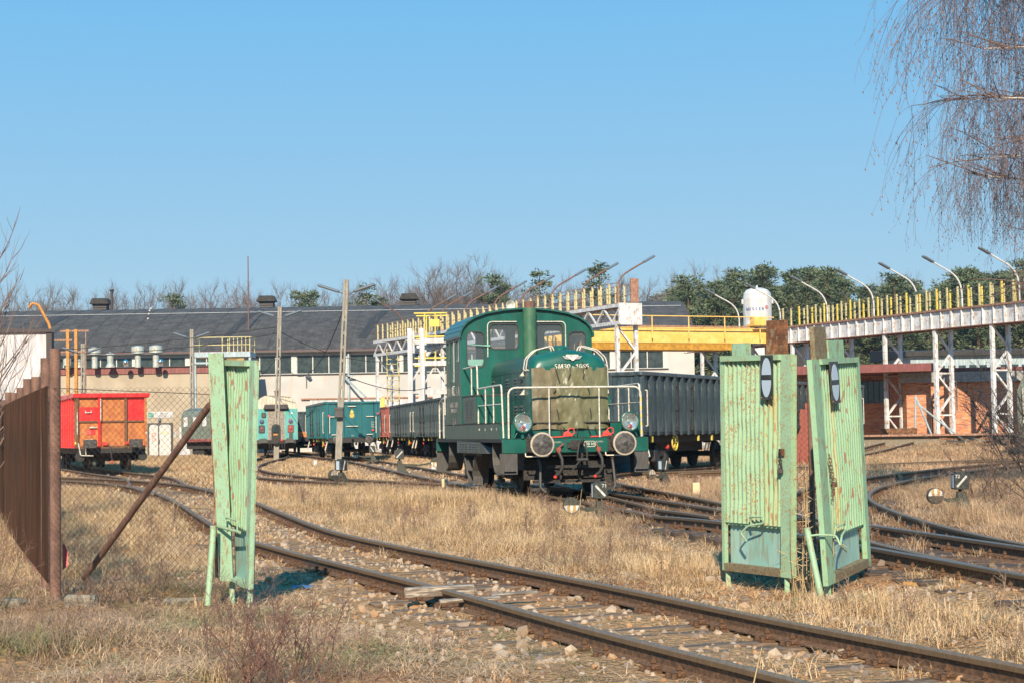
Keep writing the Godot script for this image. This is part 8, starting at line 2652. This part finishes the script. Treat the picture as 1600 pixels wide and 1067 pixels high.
func make_trees() -> void:
	var pines := []
	for k in 5: pines.append(pine(300 + k))
	var bare := []
	for k in 5: bare.append(bare_tree(400 + k, 15.0, [Color(0.15, 0.115, 0.10), Color(0.17, 0.12, 0.115), Color(0.13, 0.105, 0.09), Color(0.16, 0.12, 0.10), Color(0.19, 0.14, 0.115)][k]))
	var pl := "dark green pine in the forest edge behind the yard"
	var pg := "pines of the forest behind the yard"
	# the pine wood on the right: the tops rise and fall along the picture
	for row in 4:
		var n: int = [40, 40, 36, 34][row]
		for i in n:
			var d: float = [222.0, 238.0, 256.0, 275.0][row] + rng.randf_range(-6, 6)
			var px := lerpf(985.0, 1690.0, (i + rng.randf_range(0.1, 0.9)) / n)
			var top := 19.2 + 1.2 * sin(px * 0.016 + 1.0) + 0.8 * sin(px * 0.055) + rng.randf_range(-2.6, 1.2) + row * 1.5 - (1.8 if px < 1060 else 0.0)
			var s := top / 18.0
			stand(pines[rng.randi() % 5], "pine_tree", pl, "pine", V((px - 800.0) / 2800.0 * d, 0, d), Vector3(s * rng.randf_range(1.0, 1.5), s, s * rng.randf_range(1.0, 1.5)), rng.randf() * 360.0, pg)
	# single pines standing out behind the hall roof
	var names := ["small pine behind the roof left of the thin mast", "spreading pine behind the roof right of the tall concrete pole", "pine beside the spreading one behind the roof", "pine behind the roof between the two concrete poles", "pine just right of the mast behind the roof", "pine top behind the lamp left of the locomotive", "pine behind the curved lamps above the locomotive's cab", "ragged pine above the near end of the left runway", "pine left of the ragged one above the runway"]
	var spots := [[267, 14.6], [570, 15.4], [590, 14.2], [488, 14.6], [468, 15.2], [768, 17.0], [842, 16.6], [935, 18.0], [790, 15.6]]
	for i in spots.size():
		var d := 232.0 + 3.0 * (i % 3)
		var s: float = (spots[i][1] + 5.2) / 18.0
		stand(pines[i % 5], "pine_tree", names[i], "pine", V((spots[i][0] - 800.0) / 2800.0 * d, 0, d), Vector3(s * 1.1, s, s * 1.1), i * 70.0, "single pines behind the hall")
	# bare trees behind the long roof
	var bl := "bare brownish deciduous tree behind the hall roof"
	for i in 140:
		var px := lerpf(-60.0, 1010.0, (i + rng.randf_range(0.0, 1.0)) / 140.0)
		var d := rng.randf_range(236.0, 268.0)
		var h := 21.0 + rng.randf_range(-1.2, 1.2)
		if px > 640 and px < 800: h += 3.0 * (1.0 - absf(px - 725.0) / 90.0)
		h *= d / 250.0
		var s := h / 15.0 * 0.97
		stand(bare[rng.randi() % 5], "bare_tree", bl, "bare tree", V((px - 800.0) / 2800.0 * d, 0, d), Vector3(s * 0.85, s, s * 0.85), rng.randf() * 360.0, "bare trees behind the hall")
	for i in 14:
		var px := lerpf(1000.0, 1590.0, (i + rng.randf()) / 14.0)
		stand(bare[rng.randi() % 5], "bare_tree", "bare grey tree rising between the pines", "bare tree", V((px - 800.0) / 2800.0 * 262.0, 0, 262), Vector3(1.2, 1.5 + rng.randf_range(-0.1, 0.12), 1.2), rng.randf() * 360.0, "bare trees among the pines")
	for o in pines: o.free()
	for o in bare: o.free()
	make_birches()
	make_shrubs()

func make_birches() -> void:
	var r := RandomNumberGenerator.new()
	r.seed = 88
	# the large weeping birch whose trunk stands outside the picture on the right
	var o := thing("birch_tree", "large weeping birch hanging its bare twigs in from the right edge", "birch", V(13.7, 0, 34.0))
	o.scale = Vector3.ONE * 1.333
	var b := MB.new()
	b.tube([Vector3(0, -0.4, 0), Vector3(0.05, 3, 0), Vector3(-0.1, 6, 0.1), Vector3(0.1, 9.5, 0), Vector3(0.0, 13.0, 0.1)], [0.24, 0.20, 0.15, 0.10, 0.03], 10)
	obj("trunk", b, M.birch_bark, o)
	var tw := MB.new()
	var fine := MB.new()
	var drops := []
	var limbs := [[3.2, 180.0, 2.6, 0.15], [4.1, 175.0, 3.2, 0.30], [4.9, 190.0, 2.9, 0.25], [5.6, 168.0, 3.3, 0.38], [6.3, 184.0, 3.4, 0.42], [7.0, 172.0, 3.6, 0.52], [7.7, 195.0, 3.2, 0.6], [8.4, 178.0, 3.5, 0.6], [9.2, 165.0, 3.2, 0.7], [10.0, 188.0, 3.0, 0.7], [4.5, 120.0, 2.6, 0.3], [6.6, 240.0, 2.8, 0.4], [8.0, 60.0, 3.0, 0.5], [5.4, 0.0, 3.0, 0.4], [7.3, 320.0, 3.0, 0.5], [9.6, 20.0, 2.6, 0.6], [3.7, 186.0, 2.5, 0.2], [4.5, 170.0, 3.1, 0.3], [5.25, 181.0, 3.4, 0.36], [5.95, 192.0, 3.3, 0.42], [6.65, 176.0, 3.6, 0.5], [7.35, 187.0, 3.6, 0.56], [8.05, 170.0, 3.5, 0.6], [8.8, 182.0, 3.6, 0.62]]
	for l in limbs:
		var a := deg_to_rad(l[1])
		var d := Vector3(cos(a), l[3], -sin(a)).normalized()
		var p := Vector3(0, l[0], 0)
		var pts := [p]
		var n := 9
		for i in n:
			d = (d + Vector3(r.randf_range(-1, 1), r.randf_range(-0.8, 0.7), r.randf_range(-1, 1)) * 0.10 - Vector3.UP * 0.035).normalized()
			p += d * l[2] * 1.12 / n
			pts.append(p)
		var rad := []
		for i in n + 1: rad.append(lerpf(0.042, 0.010, i / float(n)))
		b = MB.new()
		b.tube(pts, rad, 6, false)
		obj("limb", b, M.birch_bark, o)
		# side branches, each with weeping twigs
		for k in 24:
			var t := lerpf(0.12, 1.0, pow(r.randf(), 0.8))
			var j := clampi(int(t * n), 0, n - 1)
			var q: Vector3 = (pts[j] as Vector3).lerp(pts[j + 1], t * n - j)
			var e := (d * 0.6 + Vector3(r.randf_range(-1, 1), r.randf_range(-0.1, 0.7), r.randf_range(-1, 1)) * 0.7).normalized()
			var bl := r.randf_range(0.35, 1.0)
			var bp := [q]
			for i in 4:
				e = (e + Vector3(r.randf_range(-1, 1), r.randf_range(-1, 0.6), r.randf_range(-1, 1)) * 0.14).normalized()
				bp.append(bp[i] + e * bl / 4.0)
			tw.tube(bp, [0.011, 0.009, 0.007, 0.006, 0.004], 4, false)
			for m in 9:
				var u := r.randf_range(0.1, 1.0)
				var jj := clampi(int(u * 4.0), 0, 3)
				var s: Vector3 = (bp[jj] as Vector3).lerp(bp[jj + 1], u * 4.0 - jj)
				drops.append(Transform3D(Basis(Vector3.UP, r.randf() * TAU).scaled_local(Vector3.ONE * minf(r.randf_range(0.5, 1.9), maxf(0.35, (l[0] - 2.5) * 0.62))), s))
	var tb := obj("branches", tw, M.twig_brown, o)
	tb.set_meta("kind", "stuff")
	for k in 6:
		fine = MB.new()
		weep(fine, r, Vector3.ZERO, Vector3(0.7, r.randf_range(-0.2, 0.5), 0).normalized(), 1.15, 0.0024)
		var share := []
		for i in range(k, drops.size(), 6): share.append(drops[i])
		scatter("twigs", fine.mesh(), M.twig, share, [], o).set_meta("kind", "stuff")
	b = MB.new()
	for i in 26:
		var s := Vector3(r.randf_range(-2.1, -1.4), r.randf_range(4.7, 5.35), r.randf_range(-0.4, 0.4))
		var u := Vector3(r.randf_range(-0.05, 0.05), -r.randf_range(0.08, 0.16), r.randf_range(-0.04, 0.04))
		var side := Vector3(r.randf_range(0.01, 0.03), 0, r.randf_range(-0.02, 0.02))
		b.quad(s, s + u * 0.5 - side, s + u, s + u * 0.5 + side)
	obj("withered_leaves", b, M.withered, o).set_meta("kind", "stuff")
	# the slim young birch at the left edge
	var y := thing("birch_tree", "slim young birch with upright bare branches at the left edge", "birch", V(-8.72, 0, 30.0))
	b = MB.new()
	b.tube([Vector3(0.03, -0.2, 0), Vector3(0.05, 1.5, 0), Vector3(0.02, 2.8, 0), Vector3(-0.06, 4.0, 0), Vector3(-0.10, 5.0, 0)], [0.045, 0.04, 0.032, 0.02, 0.006], 8)
	obj("trunk", b, M.birch_bark, y)
	fine = MB.new()
	for i in 34:
		var h := r.randf_range(0.9, 4.4)
		var a := r.randf_range(-2.0, 2.0)
		var d := Vector3(cos(a), r.randf_range(0.9, 1.8), sin(a)).normalized()
		var l := r.randf_range(0.7, 1.9) * (1.2 - h * 0.12)
		var p := Vector3(0.02, h, 0)
		var pts := [p]
		for j in 5:
			d = (d + Vector3(r.randf_range(-1, 1), 0.5, r.randf_range(-1, 1)) * 0.13).normalized()
			p += d * l / 5.0
			pts.append(p)
		fine.tube(pts, [0.013, 0.011, 0.008, 0.006, 0.004, 0.002], 4, false)
		for m in 7:
			var j := r.randi_range(1, 4)
			var e := (d + Vector3(r.randf_range(-1, 1), r.randf_range(-0.1, 0.8), r.randf_range(-1, 1)) * 0.8).normalized()
			var s: Vector3 = pts[j]
			fine.tube([s, s + e * l * 0.2, s + (e + Vector3.UP * 0.25).normalized() * l * r.randf_range(0.25, 0.45)], [0.005, 0.0035, 0.0015], 3, false)
	obj("branches", fine, M.twig_brown, y).set_meta("kind", "stuff")

func weep(b: MB, r: RandomNumberGenerator, s: Vector3, d: Vector3, l: float, w: float) -> void:
	var p := [s]
	var e := (d * 0.6 + Vector3(r.randf_range(-1, 1), -0.2, r.randf_range(-1, 1)) * 0.5).normalized()
	for i in 6:
		e = (e + Vector3(r.randf_range(-0.2, 0.2), -0.42, r.randf_range(-0.2, 0.2))).normalized()
		p.append(p[i] + e * l / 6.0)
	b.tube(p, [w, w, w * 0.9, w * 0.8, w * 0.7, w * 0.6, w * 0.4], 3, false)
	for k in 7:
		var j := r.randi_range(1, 5)
		var q: Vector3 = (p[j] as Vector3).lerp(p[j + 1], r.randf())
		var f := (e + Vector3(r.randf_range(-1, 1), r.randf_range(-0.6, 0.3), r.randf_range(-1, 1)) * 0.9).normalized() * r.randf_range(0.04, 0.16)
		b.tube([q, q + f], [w * 0.6, w * 0.35], 3, false)
		b.tri(q + f, q + f + Vector3(0.012, -0.012, 0.004), q + f + Vector3(-0.004, -0.03, 0.0))

func shrub(called: String, label: String, at: Vector3, h: float, wide: float, stems: int, tone: Color, sd: int, thick := 0.006, dirn := Vector3.UP) -> void:
	var r := RandomNumberGenerator.new()
	r.seed = sd
	var o := thing(called, label, "shrub", at)
	var b := MB.new()
	b.tint = true
	var c := MB.new()
	c.tint = true
	for i in stems:
		b.col = tone * r.randf_range(0.7, 1.25)
		c.col = b.col
		var p := Vector3(r.randf_range(-1, 1) * wide * 0.35, -0.05, r.randf_range(-1, 1) * wide * 0.35)
		var d := (dirn + Vector3(r.randf_range(-1, 1), 0, r.randf_range(-1, 1)) * 0.55 * wide / h).normalized()
		var pts := [p]
		var l := h * r.randf_range(0.55, 1.15)
		for j in 5:
			d = (d + Vector3(r.randf_range(-1, 1), r.randf_range(-0.4, 0.5), r.randf_range(-1, 1)) * 0.16).normalized()
			p += d * l / 5.0
			pts.append(p)
		b.tube(pts, [thick, thick * 0.9, thick * 0.75, thick * 0.6, thick * 0.45, thick * 0.25], 4, false)
		for k in 13:
			var j := r.randi_range(1, 4)
			var s: Vector3 = (pts[j] as Vector3).lerp(pts[j + 1], r.randf())
			var e := (d * 0.5 + Vector3(r.randf_range(-1, 1), r.randf_range(-0.1, 0.9), r.randf_range(-1, 1))).normalized() * l * r.randf_range(0.1, 0.3)
			c.tube([s, s + e * 0.5 + Vector3(0, 0.01, 0), s + e], [thick * 0.4, thick * 0.32, thick * 0.18], 3, false)
			for m in 3:
				var g := s + e * r.randf_range(0.4, 1.0)
				c.tube([g, g + Vector3(r.randf_range(-1, 1), r.randf_range(-0.2, 1), r.randf_range(-1, 1)).normalized() * l * r.randf_range(0.03, 0.09)], [thick * 0.22, thick * 0.15], 3, false)
	obj("stems", b, M.bare_wood, o).set_meta("kind", "stuff")
	obj("twigs", c, M.bare_wood, o).set_meta("kind", "stuff")

func make_shrubs() -> void:
	var g := func(x: float, d: float) -> Vector3: return V(x, soil_y(x, d), d)
	shrub("dead_shrub", "reddish brown dead shrub in the foreground left of centre", g.call(-1.55, 11.6), 0.62, 0.85, 40, Color(0.17, 0.085, 0.065), 501, 0.0042)
	shrub("dead_shrub", "lower brown dead shrub at the bottom edge beside the reddish one", g.call(-1.15, 10.8), 0.42, 0.7, 26, Color(0.22, 0.13, 0.09), 502, 0.0036)
	shrub("dead_shrub", "thin purple brown dead shrub by the left gate leaf's foot", g.call(-2.15, 14.6), 0.55, 0.6, 18, Color(0.16, 0.09, 0.08), 503, 0.004)
	shrub("dead_shrub", "bare bramble tangle at the foot of the fence panel", g.call(-3.85, 17.6), 0.40, 0.9, 20, Color(0.12, 0.085, 0.07), 504, 0.004)
	shrub("dead_shrub", "dry scrub hugging the foot of the running fence", g.call(-5.4, 17.6), 0.75, 1.0, 30, Color(0.27, 0.17, 0.11), 505, 0.005)
	shrub("dead_shrub", "tall dry scrub at the lower left edge before the fence", g.call(-6.6, 21.5), 0.85, 1.2, 30, Color(0.25, 0.16, 0.10), 506, 0.005)
	shrub("dead_shrub", "sparse grey twigs in the grass between the two tracks", g.call(0.75, 21.3), 0.38, 1.2, 16, Color(0.20, 0.14, 0.10), 507, 0.0035)
	shrub("bare_shrub", "dark bare branching shrub at the right edge behind the lever numbered 72", g.call(9.0, 27.5), 1.75, 1.7, 34, Color(0.10, 0.075, 0.06), 508, 0.010, Vector3(-0.55, 0.8, 0))
	shrub("bare_shrub", "bare brown shrub under the birch at the right edge", g.call(9.3, 33.0), 1.6, 2.6, 30, Color(0.15, 0.10, 0.08), 509, 0.009)
	shrub("bare_shrub", "bare dark thicket in front of the last crane legs", g.call(14.8, 49.0), 3.6, 3.4, 46, Color(0.12, 0.085, 0.075), 510, 0.018, Vector3(-0.3, 0.95, 0))
	shrub("dead_shrub", "low bare scrub in the far grass before the low wall", g.call(9.5, 55.0), 0.7, 2.0, 22, Color(0.17, 0.11, 0.085), 511, 0.008)
	# tall dry reeds between the right gate leaves
	var r := RandomNumberGenerator.new()
	r.seed = 520
	var o := thing("reeds", "tall dry reeds growing in the gap between the right gate leaves", "reeds", V(2.80, -0.15, 17.4))
	for i in 26:
		var b := MB.new()
		var p := Vector3(r.randf_range(-0.16, 0.24), 0, r.randf_range(-0.5, 0.35))
		var h := r.randf_range(0.5, 1.35) if i < 14 else r.randf_range(0.25, 0.6)
		var t := p + Vector3(r.randf_range(-0.08, 0.08), h, r.randf_range(-0.08, 0.08))
		b.tube([p, p.lerp(t, 0.5) + Vector3(r.randf_range(-0.02, 0.02), 0, 0), t], [0.005, 0.004, 0.002], 4, false)
		for k in 3:
			var s := p.lerp(t, r.randf_range(0.3, 0.9))
			var e := s + Vector3(r.randf_range(-0.15, 0.15), r.randf_range(-0.1, 0.12), r.randf_range(-0.1, 0.1))
			b.quad(s, s + Vector3(0, 0.008, 0), e + Vector3(0, 0.004, 0), e)
		obj("reed", b, M.reed, o)
	# single tall stalks that stand out before the dark track
	for q in [[0.93, 26.6, 0.75, "single tall straw stalk right of the lever numbered 71"], [1.28, 9.95, 0.42, "thin pale stalk arching over the near rail at the bottom"]]:
		var b := MB.new()
		var p := V(q[0], soil_y(q[0], q[1]), q[1])
		b.tube([p, p + Vector3(0.02, q[2] * 0.5, 0), p + Vector3(0.07, q[2], 0.02)], [0.006, 0.005, 0.003], 4, false)
		b.tube([p + Vector3(0.02, q[2] * 0.5, 0), p + Vector3(0.10, q[2] * 0.3, 0.03)], [0.004, 0.002], 3, false)
		tag(obj("stalk", b, M.reed), q[3], "stalk")
func _ready() -> void:
	rng.seed = 20240307
	fnl.seed = 4
	fnl.frequency = 0.02
	fnl.noise_type = FastNoiseLite.TYPE_SIMPLEX_SMOOTH
	fnl.fractal_octaves = 3
	# camera
	var cam := Camera3D.new()
	cam.name = "camera"
	cam.fov = 21.58
	cam.near = 0.1
	cam.far = 4000.0
	cam.position = Vector3(0, 1.48, 0)
	cam.rotation_degrees = Vector3(2.893, 0, -0.9)
	add_child(cam)
	cam.current = true
	# sky, exposure
	var sky := ProceduralSkyMaterial.new()
	sky.sky_top_color = C(0.012, 0.30, 0.645)
	sky.sky_horizon_color = C(0.39, 0.515, 0.56)
	sky.sky_curve = 0.15
	sky.ground_horizon_color = C(0.34, 0.36, 0.36)
	sky.ground_bottom_color = C(0.20, 0.15, 0.10)
	var s := Sky.new()
	s.sky_material = sky
	var env := Environment.new()
	env.background_mode = Environment.BG_SKY
	env.sky = s
	env.tonemap_mode = Environment.TONE_MAPPER_LINEAR
	env.tonemap_exposure = 1.4
	env.ambient_light_source = Environment.AMBIENT_SOURCE_SKY
	env.sdfgi_enabled = true
	env.ssao_enabled = true
	env.ssil_enabled = true
	env.fog_enabled = true
	env.fog_density = 0.00014
	env.fog_light_color = Color(0.72, 0.82, 0.90)
	var we := WorldEnvironment.new()
	we.environment = env
	add_child(we)
	# the sun stands behind the camera, a little to its left
	var sun := DirectionalLight3D.new()
	sun.name = "sun"
	sun.light_color = Color(1.0, 0.93, 0.825)
	sun.light_energy = 1.6
	sun.light_angular_distance = 0.53
	sun.shadow_enabled = true
	sun.rotation_degrees = Vector3(-31, -4, 0)
	add_child(sun)
	make_materials()
	plan_tracks()
	make_ground()
	track("near", "curving near track with brown rails running from the foreground past the left gate leaf", 66, 0, 60, M.rail_top)
	track("loco", "track under the green locomotive, passing behind the right gate leaves", 62, 60, 60, M.rail_worn)
	track("right", "track that curves away to the right beyond the lever stand numbered 72", 62, 36, 48, M.rail_top, 0.004)
	track("wagons", "track under the dark grey open wagons right of the locomotive", 58, 48, 50, M.rail_top, 0.008)
	track("branch", "track branching left behind the locomotive towards the turquoise coach", 68, 0, 60, M.rail_top, 0.004)
	track("red", "track in front of the cream building that carries the red wagon", 66, 0, 0, M.rail_top, 0.004)
	track("far_right", "farthest right track in the dry grass before the brick building", 60, 0, 0, M.rail_top)
	track("grey", "track under the row of grey wagons left of the locomotive", 0, 0, 0, M.rail_top)
	make_loco()
	make_rolling_stock()
	make_gate()
	make_fence()
	make_hall()
	make_crane()
	make_right_side()
	make_poles()
	make_small_things()
	make_trees()
	if not DRAFT: make_cover()
